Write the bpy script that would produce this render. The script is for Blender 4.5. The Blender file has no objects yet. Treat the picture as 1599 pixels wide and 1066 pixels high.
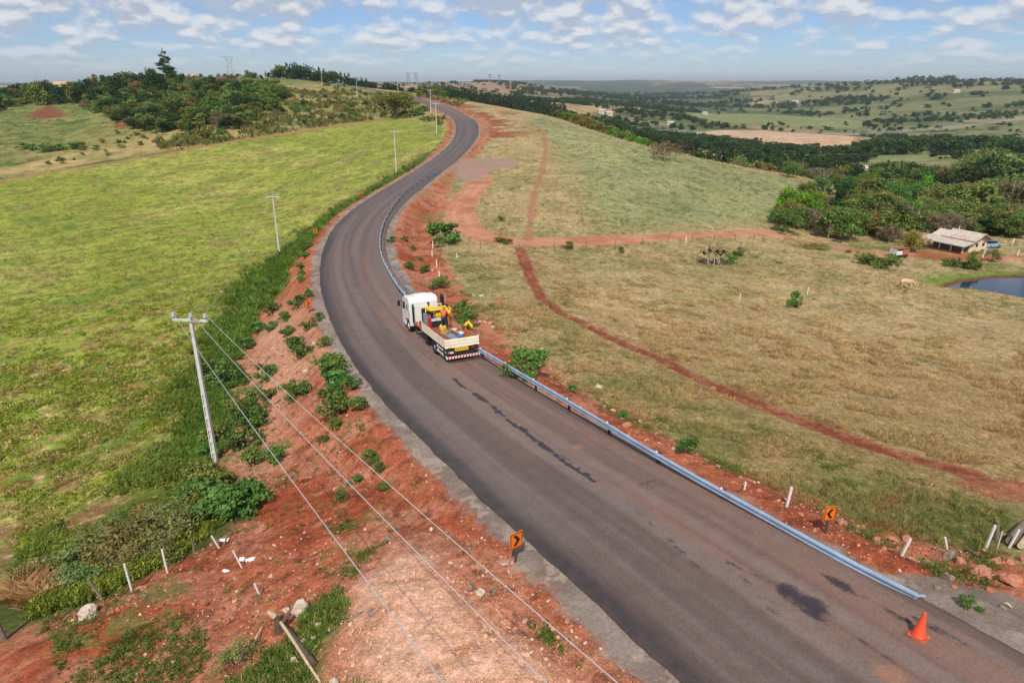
import bpy, bmesh, math, random
import numpy as np
from mathutils import Vector, Matrix, Euler

SC = bpy.context.scene
COL = SC.collection
# ------------------------------------------------------------------ camera, sky, sun, exposure
CAMZ = 30.0
PITCH = math.radians(20.9)
FPX = 1066.0
SP, CP = math.sin(PITCH), math.cos(PITCH)
cam_data = bpy.data.cameras.new('camera')
cam_data.sensor_fit = 'HORIZONTAL'; cam_data.sensor_width = 36.0
cam_data.lens = 36.0 * FPX / 1599.0
cam_data.clip_start = 0.3; cam_data.clip_end = 60000
cam = bpy.data.objects.new('camera', cam_data); COL.objects.link(cam)
cam.location = (0, 0, CAMZ); cam.rotation_euler = (math.pi / 2 - PITCH, 0, 0)
SC.camera = cam
HAZE = 7.5e-5
SUN_EL = math.radians(50)
SHDIR = Vector((0.10, 1.0, 0)).normalized()          # shadows fall this way
sun_vec = Vector((-SHDIR.x * math.cos(SUN_EL), -SHDIR.y * math.cos(SUN_EL), math.sin(SUN_EL)))
sun_d = bpy.data.lights.new('sun', 'SUN'); sun_d.energy = 4.65; sun_d.angle = math.radians(0.5); sun_d.color = (1, 0.95, 0.87)
sun = bpy.data.objects.new('sun', sun_d); COL.objects.link(sun); sun.location = (0, -50, 120)
sun.rotation_euler = (-sun_vec).to_track_quat('-Z', 'Y').to_euler()
SC.view_settings.view_transform = 'Standard'; SC.view_settings.look = 'None'
SC.view_settings.exposure = 0.0; SC.view_settings.gamma = 1.0
SC.view_settings.use_curve_mapping = False
try:
    SC.cycles.volume_bounces = 0; SC.cycles.max_bounces = 5; SC.cycles.diffuse_bounces = 2
    SC.cycles.transparent_max_bounces = 6; SC.cycles.use_denoising = True
except Exception: pass

class NT:
    """small helper round a node tree"""
    def __init__(s, tree): s.t = tree; s.n = tree.nodes; s.l = tree.links
    def node(s, typ, **kw):
        nd = s.n.new(typ)
        for k, v in kw.items():
            if k.startswith('i_'): s.set(nd.inputs[k[2:].replace('__', ' ')], v)
            elif k[0] == 'n' and k[1:].isdigit(): s.set(nd.inputs[int(k[1:])], v)
            else: setattr(nd, k, v)
        return nd
    def set(s, inp, v):
        if isinstance(v, bpy.types.NodeSocket): s.l.new(v, inp)
        else: inp.default_value = v
    def math(s, op, a, b=None, c=None, clamp=False):
        nd = s.n.new('ShaderNodeMath'); nd.operation = op; nd.use_clamp = clamp
        for i, v in enumerate((a, b, c)):
            if v is not None: s.set(nd.inputs[i], v)
        return nd.outputs[0]
    def mix(s, f, a, b, bt='MIX'):
        nd = s.n.new('ShaderNodeMix'); nd.data_type = 'RGBA'; nd.blend_type = bt
        s.set(nd.inputs[0], f); s.set(nd.inputs[6], a); s.set(nd.inputs[7], b)
        return nd.outputs[2]
    def mapr(s, v, a, b, c, d):
        nd = s.n.new('ShaderNodeMapRange'); nd.clamp = True
        for i, q in enumerate((v, a, b, c, d)): s.set(nd.inputs[i], q)
        return nd.outputs[0]
    def noise(s, vec, scale, detail=4, rough=0.55, dist=0.0):
        nd = s.n.new('ShaderNodeTexNoise')
        if vec is not None: s.l.new(vec, nd.inputs['Vector'])
        nd.inputs['Scale'].default_value = scale; nd.inputs['Detail'].default_value = detail
        nd.inputs['Roughness'].default_value = rough; nd.inputs['Distortion'].default_value = dist
        return nd.outputs[0]

def srgb(r, g, b, k=1.0):
    f = lambda c: (c / 12.92 if c <= 0.04045 else ((c + 0.055) / 1.055) ** 2.4)
    return tuple(k * f(c / 255.0) for c in (r, g, b))
def c4(c): return (c[0], c[1], c[2], 1.0)

world = bpy.data.worlds.new('World'); SC.world = world; world.use_nodes = True
w = NT(world.node_tree); w.n.clear()
sky = w.node('ShaderNodeTexSky', sky_type='NISHITA', sun_disc=False)
sky.sun_elevation = SUN_EL; sky.sun_rotation = math.atan2(sun_vec.x, sun_vec.y)
sky.altitude = 500; sky.air_density = 1.0; sky.dust_density = 0.3; sky.ozone_density = 1.4
tc = w.node('ShaderNodeTexCoord'); sx = w.node('ShaderNodeSeparateXYZ'); w.l.new(tc.outputs['Generated'], sx.inputs[0])
az = w.math('ARCTAN2', sx.outputs[0], sx.outputs[1])
elp = w.math('ADD', w.math('MAXIMUM', sx.outputs[2], 0.0), 0.035)
le = w.math('LOGARITHM', elp, math.e)
def cloudfield(off):
    cx = w.node('ShaderNodeCombineXYZ')
    w.set(cx.inputs[0], w.math('MULTIPLY', az, 11.5)); w.set(cx.inputs[1], w.math('MULTIPLY', w.math('ADD', le, off), 2.5)); cx.inputs[2].default_value = 3.7
    a = w.noise(cx.outputs[0], 1.35, 7, 0.55, 0.0)
    b = w.noise(cx.outputs[0], 0.40, 2, 0.5)
    vo = w.node('ShaderNodeTexVoronoi', feature='F1'); w.l.new(cx.outputs[0], vo.inputs['Vector']); vo.inputs['Scale'].default_value = 3.2; vo.inputs['Detail'].default_value = 0.0
    return w.math('ADD', w.math('ADD', w.math('MULTIPLY', a, 0.70), w.math('MULTIPLY', b, 0.42)), w.math('MULTIPLY', w.math('SUBTRACT', 0.45, vo.outputs['Distance']), 0.15))
n0 = cloudfield(0.0); n1 = cloudfield(0.10)
# more cloud higher up, thinner towards the horizon
cov = w.mapr(sx.outputs[2], 0.005, 0.085, 0.535, 0.435)
dens = w.math('MULTIPLY', w.math('SUBTRACT', n0, cov), 6.5, clamp=True)
above = w.math('MULTIPLY', w.math('SUBTRACT', n1, cov), 6.5, clamp=True)
shade = w.math('MULTIPLY', w.math('ADD', w.math('SUBTRACT', n0, n1), 0.045), 9.0, clamp=True)
ccol = w.mix(shade, (5.0, 5.6, 6.7, 1), (8.6, 8.6, 8.8, 1))
fade = w.mapr(sx.outputs[2], 0.0, 0.05, 0.0, 1.0)
dn = w.math('MULTIPLY', w.math('MULTIPLY', w.math('POWER', dens, 0.8), 0.88), fade)
skyc = w.mix(1.0, sky.outputs[0], (0.62, 0.77, 1.10, 1), 'MULTIPLY')
skymix = w.mix(dn, skyc, ccol)
bg = w.node('ShaderNodeBackground'); w.set(bg.inputs[0], skymix); bg.inputs[1].default_value = 0.092
wo = w.node('ShaderNodeOutputWorld'); w.l.new(bg.outputs[0], wo.inputs[0])

# ------------------------------------------------------------------ numeric helpers
rs = np.random.RandomState(7)
def _h(ix, iy, seed):
    n = (ix.astype(np.int64) * 374761393 + iy.astype(np.int64) * 668265263 + seed * 974634777) & 0x7fffffff
    n = ((n ^ (n >> 13)) * 1274126177) & 0x7fffffff
    n = n ^ (n >> 16)
    return (n & 0xffff) / 65535.0
def vn(x, y, seed=0):
    x = np.asarray(x, float); y = np.asarray(y, float)
    ix = np.floor(x); iy = np.floor(y); fx = x - ix; fy = y - iy
    fx = fx * fx * (3 - 2 * fx); fy = fy * fy * (3 - 2 * fy)
    a = _h(ix, iy, seed); b = _h(ix + 1, iy, seed); c = _h(ix, iy + 1, seed); d = _h(ix + 1, iy + 1, seed)
    return (a * (1 - fx) + b * fx) * (1 - fy) + (c * (1 - fx) + d * fx) * fy
def fbm(x, y, scale, octv=4, seed=0, rough=0.55):
    x = np.asarray(x, float) / scale; y = np.asarray(y, float) / scale
    s = 0; a = 1; t = 0
    for i in range(octv):
        s = s + a * vn(x + 17.3 * i, y - 9.1 * i, seed + i); t += a; a *= rough; x = x * 2.03 + y * 0.31; y = y * 2.03 - x * 0.12
    return s / t
def sst(a, b, v):
    t = np.clip((v - a) / (b - a), 0, 1); return t * t * (3 - 2 * t)

def den(py): return SP + (py - 533.0) / FPX * CP
def pix(px, py, drop):
    yy = (py - 533.0) / FPX
    Z = drop / (SP + yy * CP)
    return (Z * (px - 799.5) / FPX, Z * (CP - yy * SP), CAMZ - drop)
def qpt(px, Z, drop):
    D = (Z - drop * SP) / CP
    return (Z * (px - 799.5) / FPX, D, CAMZ - drop)
def project(x, y, z):
    x = np.asarray(x, float); y = np.asarray(y, float); d = CAMZ - np.asarray(z, float)
    Z = y * CP + d * SP
    Z = np.where(Z > 0.1, Z, 0.1)
    return 799.5 + FPX * x / Z, 533 + FPX * (d * CP - y * SP) / Z

CTRL = [(337,720,21.8),(207,925,18.3),(0,1000,18.6),(60,930,20),(0,850,22.5),(150,800,22.5),(300,600,23.5),(150,600,24.5),(0,600,25),
 (437,397,26),(300,400,26),(100,400,26.5),(0,400,26.5),(619,268,20.4),(520,330,23.5),(450,300,24.5),(250,280,24),(60,300,25),(0,282,24.5),
 (300,232,20),(180,252,22),(590,187,15),(450,210,17.5),(682,208,15.7),(660,230,17.5),(400,190,14.5),(200,215,19.5),(100,230,21.5),(0,240,22.5),
 (0,200,17.5),(100,190,16.5),(230,185,14.5),(0,175,14),(100,165,12),(300,165,10.5),(300,140,4.5),(450,150,7),(400,130,1.5),(520,165,11),(540,175,13),
 (558,150,8),(770,185,13.5),(850,180,13.3),(750,165,12),(700,152,10.2),(800,170,13.5),
 (917,202,15.5),(975,220,17.5),(1062,240,20.5),(1142,257,23),(1200,270,25),(1264,278,27),(1318,300,29.5),(1038,250,20),(820,378,22),(850,300,20),
 (850,240,17.5),(950,300,21.5),(950,350,22.8),(1050,320,24),(1100,365,24.8),(1190,365,26.5),(1190,310,26.5),(1250,330,28.5),
 (760,440,20.8),(700,400,20.8),(900,430,22),(1000,500,22),(1200,450,24.5),(1410,443,26.3),(1300,500,24),(1500,520,24.3),(1599,600,21.5),(1300,600,19.8),
 (1000,600,19),(1000,640,18),(1300,700,17.5),(1599,700,18),(1400,800,15.9),(1599,850,15),(1500,920,14.4),(1599,950,14),(850,520,19.8),
 (1500,395,28.8),(1599,395,28.8),(1500,446,28.75),(1599,468,28.6),(1450,430,28.1),(1440,405,28.7),(1380,400,28.7),(1300,390,28),(1350,365,29.5),(1200,375,26.8),
 (1450,365,30),(1599,350,32),(1400,320,36),(1599,300,42),(1450,280,48),(1350,250,52),(1599,250,50),(1250,235,58),
 (1200,215,62),(1000,200,55),(930,172,36),(1045,185,50),(1400,215,68),(1599,200,60),(1500,190,62),(1400,180,62),(1300,175,65),(1200,160,60),
 (1050,155,60),(850,150,35),(700,140,22),(1400,160,48),(1400,145,30),(1400,135,16),(1599,160,40),(1599,140,20),
 (450,1066,16.2),(250,1066,17.2),(600,950,15.2)]
QCT = [(250,400,0.5),(450,520,-1),(416,585,-1.8),(350,450,-1.5),(100,420,6),(0,400,8),(250,560,4),(0,560,14),(450,800,5),(350,700,6),(600,620,9),
 (600,900,18),(300,1200,30),(0,1000,35),(450,1500,25),(850,420,23),(950,330,29),(1000,400,42),(750,520,17),(700,600,16.5),(650,700,14),
 (1142,270,37),(1250,290,41),(1062,310,43),(1062,420,52),(765,600,23),(850,700,28),
 (1599,2300,-4),(1400,2400,-1),(1300,2500,9),(1200,2600,28),(1400,3500,45),(1100,3500,64),(1000,5000,62),(900,3000,48),(700,3000,26),
 (900,7000,12),(1000,7500,8),(1100,9000,12),(1250,9500,12),(1500,9000,4),(1250,5000,75),(600,2500,9),(650,3000,12),(780,2600,2),(200,3000,40),(0,3000,50),
 (0,12000,40),(400,12000,40),(800,14000,35),(1200,14000,30),(1599,14000,30)]
ACT = [(-60,12,18.5),(-60,100,26),(-60,600,25),(-60,3000,45),(60,12,14),(60,100,20),(60,600,50),(60,3000,50),(0,4,14),(90,12,13.5),(90,200,18),(90,3000,50),
 (-90,12,18),(-90,200,22),(-90,3000,40),(180,12,14),(180,100,16),(180,3000,50),(140,30,12),(-140,30,16),(60,14000,40),(-60,14000,40),(180,14000,60)]
cp = [pix(*c) for c in CTRL] + [qpt(*c) for c in QCT] + [(r*math.sin(math.radians(a)), r*math.cos(math.radians(a)), CAMZ-d) for a, r, d in ACT]
cp = np.array(cp)
def _emb(x, y):
    r = np.sqrt(x*x + y*y) + 4.0
    return np.stack([1.9*x/r, 1.9*y/r, np.log(r)], -1)
CE = _emb(cp[:, 0], cp[:, 1])
def _phi(d2): return np.sqrt(d2 + 0.012)
_n = len(CE)
_A = np.zeros((_n+4, _n+4))
_A[:_n, :_n] = _phi(((CE[:, None]-CE[None])**2).sum(-1)) - np.eye(_n)*0.006
_A[:_n, _n] = 1; _A[:_n, _n+1:] = CE; _A[_n, :_n] = 1; _A[_n+1:, :_n] = CE.T
_W = np.linalg.solve(_A, np.concatenate([CAMZ - cp[:, 2], np.zeros(4)]))
def base_h(x, y):
    x = np.asarray(x, float).ravel(); y = np.asarray(y, float).ravel()
    out = np.empty(len(x))
    for i in range(0, len(x), 40000):
        E = _emb(x[i:i+40000], y[i:i+40000])
        d2 = (E**2).sum(1)[:, None] + (CE**2).sum(1)[None] - 2*E@CE.T
        out[i:i+40000] = _phi(np.maximum(d2, 0))@_W[:_n] + _W[_n] + E@_W[_n+1:]
    r = np.hypot(x, y)
    a = sst(500, 2500, r)
    out = out - a*(fbm(x, y, 900, 4, 11)-0.5)*(16+r*0.004) - sst(60, 300, r)*(fbm(x, y, 70, 3, 12)-0.5)*1.6*(1-a)
    return CAMZ - out

# ------------------------------------------------------------------ main road geometry
YD = [(151,9),(165,11.5),(180,13.3),(205,15.5),(235,17.5),(270,19),(320,20.1),(380,20.5),(440,20.2),(500,19.5),(565,18.5),(650,17.2),(760,15.7),(880,14.3),(1000,13.5),(1066,13.0)]
def rdrop(py): return float(np.interp(py, [a for a, b in YD], [b for a, b in YD]))
LE = [(640,152),(655,160),(682,170),(700,180),(711,190),(712.5,205),(707.5,220),(695,235),(675,250),(645,269),(600,295),(560,319),(532,342),(517,360),(505,387),(499,412),
 (499,442),(507.5,475),(522,520),(535,545),(553.6,569),(570.7,591),(595,620.5),(627,650),(656,676.6),(678,700),(699,721.7),(740,763),(780,800),(850,849),(880,878),(960,948),(1020,1000),(1110,1068)]
RE = [(650,151),(680,160),(705,167),(730,180),(745,190),(749,205),(742,220),(722,242),(700,260),(675,282),(650,300),(630,319),(612,340),(603,362),(600,382),(605,407),(622,440),(646,469),
 (690,510),(754,561),(780,582),(825,611),(878,643),(946,682),(1025,728),(1082,758),(1169,800),(1220,827),(1278,856),(1340,886),(1436,936),(1512,975),(1599,1019)]
def resample(P, step):
    P = np.asarray(P, float)
    for _ in range(2):
        Q = [P[0]]
        for a, b in zip(P[:-1], P[1:]): Q += [0.75*a+0.25*b, 0.25*a+0.75*b]
        Q.append(P[-1]); P = np.array(Q)
    s = np.concatenate([[0], np.cumsum(np.linalg.norm(np.diff(P[:, :2], axis=0), axis=1))])
    t = np.arange(0, s[-1], step)
    return np.stack([np.interp(t, s, P[:, k]) for k in range(P.shape[1])], 1)
FARC = [qpt(470,620,-1.0), qpt(520,505,2.2), qpt(560,464,4.6), qpt(600,437,6.6)]
Lw = resample([pix(x, y, rdrop(y)) for x, y in LE], 0.5)
Rw = resample([pix(x, y, rdrop(y)) for x, y in RE], 0.5)
dirl = Lw[-1]-Lw[-20]; dirl /= np.linalg.norm(dirl[:2])
dz = np.array([1, 1, 0.0])
Lw = np.concatenate([Lw, [Lw[-1]+dirl*dz*k*2.0+np.array([0, 0, 0.8*(1-math.exp(-k/3))]) for k in range(1, 30)]])
dirr = Rw[-1]-Rw[-20]; dirr /= np.linalg.norm(dirr[:2])
Rw = np.concatenate([Rw, [Rw[-1]+(dirl*0.7+dirr*0.3)*dz*k*2.0+np.array([0, 0, 0.8*(1-math.exp(-k/3))]) for k in range(1, 30)]])
cen = []; hw = []
j0 = 0
for p in Lw[::2]:
    d = np.hypot(Rw[:, 0]-p[0], Rw[:, 1]-p[1]); d[:max(0, j0-3)] = 1e9; d[j0+60:] = 1e9
    j = int(np.argmin(d)); j0 = max(j0, j)
    cen.append((p+Rw[j])/2); hw.append(min(d[j]/2, 5.2))
cen = np.array(cen); hw = np.array(hw)
far = np.array(FARC)
cen = np.concatenate([far, cen]); hw = np.concatenate([[3.6]*4, hw])
s0 = np.concatenate([[0], np.cumsum(np.linalg.norm(np.diff(cen[:, :2], axis=0), axis=1))])
SS = np.arange(0, s0[-1], 1.0)
RC = np.stack([np.interp(SS, s0, cen[:, k]) for k in range(3)], 1); RH = np.interp(SS, s0, hw)
def gsm(a, n):
    k = np.exp(-0.5*(np.arange(-3*n, 3*n+1)/n)**2); k /= k.sum()
    pad = np.concatenate([2*a[0]-a[1:3*n+1][::-1], a, 2*a[-1]-a[-3*n-1:-1][::-1]])
    return np.convolve(pad, k, 'valid')
for k in range(2): RC[:, k] = gsm(RC[:, k], 3)
RC[:, 2] = gsm(RC[:, 2], 8); RH = np.maximum(gsm(RH, 9), 3.2)
RT = np.gradient(RC[:, :2], axis=0); RT /= np.linalg.norm(RT, axis=1)[:, None]
RN = np.stack([-RT[:, 1], RT[:, 0]], 1)                # +: image right side (driving towards the camera it is the left hand)
def road_near(x, y):
    """signed lateral offset from the centre, nearest station index (float), for arrays"""
    x = np.asarray(x, float).ravel(); y = np.asarray(y, float).ravel()
    lat = np.full(len(x), 1e4); st = np.zeros(len(x))
    lo = RC[:, :2].min(0)-70; hi = RC[:, :2].max(0)+70
    idx = np.where((x > lo[0]) & (x < hi[0]) & (y > lo[1]) & (y < hi[1]))[0]
    sub = RC[::3, :2]
    for i in range(0, len(idx), 30000):
        ii = idx[i:i+30000]
        d2 = (x[ii, None]-sub[None, :, 0])**2 + (y[ii, None]-sub[None, :, 1])**2
        j = np.clip(np.argmin(d2, 1)*3, 1, len(RC)-2)
        for _ in range(2):
            dx = x[ii]-RC[j, 0]; dy = y[ii]-RC[j, 1]
            t = dx*RT[j, 0]+dy*RT[j, 1]
            j = np.clip(j+np.round(t).astype(int), 1, len(RC)-2)
        dx = x[ii]-RC[j, 0]; dy = y[ii]-RC[j, 1]
        t = np.clip(dx*RT[j, 0]+dy*RT[j, 1], -1, 1)
        lat[ii] = dx*RN[j, 0]+dy*RN[j, 1]
        over = np.abs(dx*RT[j, 0]+dy*RT[j, 1]) > 3
        lat[ii[over]] = 1e4
        st[ii] = j+t
    return lat, st
YC = np.minimum.accumulate(project(RC[:, 0], RC[:, 1], RC[:, 2])[1][::-1])[::-1]
SIDE = 1.0 if RN[len(RN)//2, 0] > 0 else -1.0
RN = RN*SIDE                                          # now + points to image right
POND = None
def ground_h(x, y, full=False):
    sh = np.shape(x)
    x = np.asarray(x, float).ravel(); y = np.asarray(y, float).ravel()
    b = base_h(x, y)
    lat, st = road_near(x, y)
    i = np.clip(st, 0, len(SS)-1.001); k = i.astype(int); f = i-k
    zr = RC[k, 2]*(1-f)+RC[k+1, 2]*f; h = RH[k]*(1-f)+RH[k+1]*f
    e = np.abs(lat)-h                                    # distance outside the asphalt edge
    flat = 1.5
    so = np.maximum(e-flat, 0)
    sl = np.where(lat < 0, 0.62, 0.45)
    lo = zr-0.06-0.05*np.clip(e, 0, flat)-so*sl
    hi = zr-0.06+so*0.6
    z = np.where(np.abs(lat) < 9e3, np.minimum(np.maximum(b, lo), hi), b)
    fade = sst(45, 60, np.abs(lat)); z = z*(1-fade)+b*fade
    if POND is not None:
        d = poly_sd(x, y, POND)
        z = np.where(d < 6, np.minimum(z, CAMZ-29.05+np.clip(d*0.35, -1.5, 9)+ (d > 0)*0.0), z)
    if full: return z.reshape(sh), lat.reshape(sh), e.reshape(sh), st.reshape(sh), b.reshape(sh)
    return z.reshape(sh)
def W(px, py):
    """first point where the view ray of a photo pixel meets the ground"""
    yy = (py-533.0)/FPX
    d = np.array([(px-799.5)/FPX, CP-yy*SP, -(SP+yy*CP)])
    t = np.exp(np.linspace(math.log(6), math.log(16000), 1100))
    P = d[None]*t[:, None]
    z = ground_h(P[:, 0], P[:, 1])
    below = np.where(CAMZ+P[:, 2] < z)[0]
    if len(below) == 0: j = len(t)-1; return (P[j, 0], P[j, 1], z[j])
    j = below[0]
    a, b = t[max(j-1, 0)], t[j]
    tt = np.linspace(a, b, 24); P = d[None]*tt[:, None]; z = ground_h(P[:, 0], P[:, 1])
    bl = np.where(CAMZ+P[:, 2] < z)[0]; k = bl[0] if len(bl) else 23
    return (float(P[k, 0]), float(P[k, 1]), float(z[k]))
def Q(px, Z):
    """ground point at a photo column and a depth"""
    x = Z*(px-799.5)/FPX; y = Z/CP*0.98
    for _ in range(4):
        z = float(ground_h([x], [y])[0]); y = (Z-(CAMZ-z)*SP)/CP
    return (x, y, float(ground_h([x], [y])[0]))
def poly_sd(x, y, P):
    """signed distance to a polygon, negative inside"""
    x = np.asarray(x, float); y = np.asarray(y, float); P = np.asarray(P, float)
    d = np.full(x.shape, 1e18); ins = np.zeros(x.shape, bool)
    m = len(P)
    bx0, by0 = P.min(0); bx1, by1 = P.max(0); mg = 0.35*max(bx1-bx0, by1-by0)+20
    k = (x > bx0-mg) & (x < bx1+mg) & (y > by0-mg) & (y < by1+mg)
    X = x[k]; Y = y[k]; dd = np.full(X.shape, 1e18); ii = np.zeros(X.shape, bool)
    for i in range(m):
        a = P[i]; b = P[(i+1) % m]; e = b-a; L = e@e+1e-12
        t = np.clip(((X-a[0])*e[0]+(Y-a[1])*e[1])/L, 0, 1)
        dd = np.minimum(dd, (X-a[0]-t*e[0])**2+(Y-a[1]-t*e[1])**2)
        c = ((a[1] > Y) != (b[1] > Y)); 
        with np.errstate(divide='ignore', invalid='ignore'):
            xi = a[0]+(Y-a[1])*(b[0]-a[0])/(b[1]-a[1])
        ii ^= c & (X < xi)
    dd = np.sqrt(dd); dd[ii] *= -1
    d = np.full(x.shape, 1e3); d[k] = dd
    return d
def line_d(x, y, P):
    """distance to a polyline"""
    x = np.asarray(x, float); y = np.asarray(y, float); P = np.asarray(P, float)[:, :2]
    d = np.full(x.shape, 1e3)
    lo = P.min(0)-15; hi = P.max(0)+15
    k = (x > lo[0]) & (x < hi[0]) & (y > lo[1]) & (y < hi[1])
    X = x[k]; Y = y[k]; dd = np.full(X.shape, 1e12)
    for a, b in zip(P[:-1], P[1:]):
        e = b-a; L = e@e+1e-12
        t = np.clip(((X-a[0])*e[0]+(Y-a[1])*e[1])/L, 0, 1)
        dd = np.minimum(dd, (X-a[0]-t*e[0])**2+(Y-a[1]-t*e[1])**2)
    d[k] = np.sqrt(dd)
    return d
def Wb(px, py):
    """many pixels at once: first ground hits (n,3)"""
    px = np.asarray(px, float); py = np.asarray(py, float); n = len(px)
    yy = (py-533.0)/FPX
    d = np.stack([(px-799.5)/FPX, CP-yy*SP, -(SP+yy*CP)], 1)
    t = np.exp(np.linspace(math.log(6), math.log(9000), 320))
    Pt = d[:, None, :]*t[None, :, None]
    z = ground_h(Pt[..., 0], Pt[..., 1]); bel = (CAMZ+Pt[..., 2] < z)
    j = np.where(bel.any(1), bel.argmax(1), 319)
    a = t[np.maximum(j-1, 0)]; b = t[j]
    for _ in range(9):
        m = (a+b)/2; Pm = d*m[:, None]; zz = ground_h(Pm[:, 0], Pm[:, 1]); u = CAMZ+Pm[:, 2] < zz
        b = np.where(u, m, b); a = np.where(u, a, m)
    Pm = d*b[:, None]; return np.stack([Pm[:, 0], Pm[:, 1], ground_h(Pm[:, 0], Pm[:, 1])], 1)
def W(px, py): return tuple(float(v) for v in Wb([px], [py])[0])
def Wpoly(pts): return Wb([p[0] for p in pts], [p[1] for p in pts])[:, :2]
POND_W = Wpoly([(1466,441),(1500,436),(1560,431),(1640,428),(1720,430),(1760,452),(1700,474),(1599,462),(1540,452),(1500,446)])
POND = POND_W
# ------------------------------------------------------------------ object helpers
def tag(o, label=None, cat=None, group=None, kind=None):
    if label: o['label'] = label
    if cat: o['category'] = cat
    if group: o['group'] = group
    if kind: o['kind'] = kind
    return o
def link(name, me, parent=None, loc=None, rz=None, scale=None, mats=None):
    o = bpy.data.objects.new(name, me); COL.objects.link(o)
    if parent is not None: o.parent = parent
    if loc is not None: o.location = loc
    if rz is not None: o.rotation_euler = (0, 0, rz)
    if scale is not None: o.scale = (scale,)*3 if not hasattr(scale, '__len__') else scale
    return o
def empty(name, loc=(0, 0, 0), rz=0.0, mat=None):
    o = bpy.data.objects.new(name, None); COL.objects.link(o); o.empty_display_size = 0.2
    if mat is not None: o.matrix_world = mat
    else: o.location = loc; o.rotation_euler = (0, 0, rz)
    return o
def np_mesh(name, V, F, smooth=True, mats=(), midx=None):
    """V (n,3) array, F (m,3|4) array"""
    me = bpy.data.meshes.new(name); V = np.ascontiguousarray(V, np.float32); F = np.ascontiguousarray(F, np.int32)
    k = F.shape[1]
    me.vertices.add(len(V)); me.vertices.foreach_set('co', V.ravel())
    me.loops.add(F.size); me.loops.foreach_set('vertex_index', F.ravel())
    me.polygons.add(len(F)); me.polygons.foreach_set('loop_start', np.arange(0, F.size, k, dtype=np.int32))
    if smooth: me.polygons.foreach_set('use_smooth', np.ones(len(F), bool))
    for m in mats: me.materials.append(m)
    if midx is not None: me.polygons.foreach_set('material_index', np.asarray(midx, np.int32))
    me.update(calc_edges=True)
    return me
def set_col(me, arr, name='col'):
    a = me.color_attributes.new(name, 'FLOAT_COLOR', 'POINT')
    b = np.ones((len(me.vertices), 4), np.float32); b[:, :3] = arr
    a.data.foreach_set('color', b.ravel())
def set_f(me, arr, name):
    a = me.attributes.new(name, 'FLOAT', 'POINT'); a.data.foreach_set('value', np.asarray(arr, np.float32))

MATS = {}
def mat_simple(name, col, rough=0.7, metal=0.0, var=0.12, scale=8.0, bump=0.0, spec=0.4, dirt=None, dirt_amt=0.3):
    if name in MATS: return MATS[name]
    m = bpy.data.materials.new(name); m.use_nodes = True; t = NT(m.node_tree); b = t.n['Principled BSDF']
    tc = t.node('ShaderNodeTexCoord'); n = t.noise(tc.outputs['Object'], scale, 5, 0.6)
    f = t.mapr(n, 0.3, 0.7, 1-var, 1+var)
    cx = t.node('ShaderNodeCombineXYZ'); [t.set(cx.inputs[i], f) for i in range(3)]
    c = t.mix(1.0, c4(col), cx.outputs[0], 'MULTIPLY')
    if dirt is not None:
        n2 = t.noise(tc.outputs['Object'], scale*0.35, 6, 0.65)
        c = t.mix(t.mapr(n2, 0.45, 0.7, 0, dirt_amt), c, c4(dirt))
    t.set(b.inputs['Base Color'], c); b.inputs['Roughness'].default_value = rough; b.inputs['Metallic'].default_value = metal
    b.inputs['Specular IOR Level'].default_value = spec
    if bump:
        bp = t.node('ShaderNodeBump'); bp.inputs['Strength'].default_value = bump; bp.inputs['Distance'].default_value = 0.02
        t.l.new(n, bp.inputs['Height']); t.l.new(bp.outputs[0], b.inputs['Normal'])
    MATS[name] = m; return m

def mat_ground(name, scales, amp, hue=(1, 1, 1), bump=0.5, bdist=0.1):
    """vertex albedo broken up by noises at several real sizes"""
    m = bpy.data.materials.new(name); m.use_nodes = True; t = NT(m.node_tree); b = t.n['Principled BSDF']
    at = t.node('ShaderNodeAttribute', attribute_name='col'); geo = t.node('ShaderNodeNewGeometry')
    c = at.outputs['Color']; hsum = None
    for k, (s, a) in enumerate(zip(scales, amp)):
        n = t.noise(geo.outputs['Position'], 1.0/s, 3, 0.6)
        f = t.mapr(n, 0.32, 0.68, 1-a, 1+a)
        cx = t.node('ShaderNodeCombineXYZ')
        t.set(cx.inputs[0], f); t.set(cx.inputs[1], f if k % 2 else t.math('POWER', f, 0.8)); t.set(cx.inputs[2], t.math('POWER', f, 1.15))
        c = t.mix(1.0, c, cx.outputs[0], 'MULTIPLY')
        hsum = n if hsum is None else t.math('ADD', hsum, n)
    t.set(b.inputs['Base Color'], c); b.inputs['Roughness'].default_value = 0.95; b.inputs['Specular IOR Level'].default_value = 0.12
    bp = t.node('ShaderNodeBump'); bp.inputs['Strength'].default_value = bump; bp.inputs['Distance'].default_value = bdist
    t.set(bp.inputs['Height'], hsum); t.l.new(bp.outputs[0], b.inputs['Normal'])
    MATS[name] = m; return m

# ------------------------------------------------------------------ where things lie (regions on the ground, metres)
FIELD = Wpoly([(-900,420),(-500,352),(-200,312),(0,283),(180,253),(300,233),(450,209),(590,188),(650,186),(697,200),(704,215),(668,240),(632,268),(595,285),(548,312),(505,345),(470,372),(445,395),(415,415),(375,465),(345,520),(320,600),(295,680),(270,745),(200,800),(110,850),(40,880),(-100,960),(-900,1300)])
TRACK = Wpoly([(-700,392),(-300,328),(0,283),(90,267),(180,253),(300,233),(450,209),(600,186)])
HILLTOPRED = Wpoly([(35,183),(75,163),(110,181),(60,186)])
HILLRED2 = Wpoly([(165,190),(185,191),(205,199),(190,202)])
HILLRED3 = Wpoly([(305,124),(350,122),(400,127),(380,131),(320,129)])
STRAW = [Wpoly([(-200,285),(0,262),(100,240),(160,228),(220,215),(330,208),(430,200),(560,185),(600,184),(450,205),(300,229),(180,249),(0,279),(-200,310)])]
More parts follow.
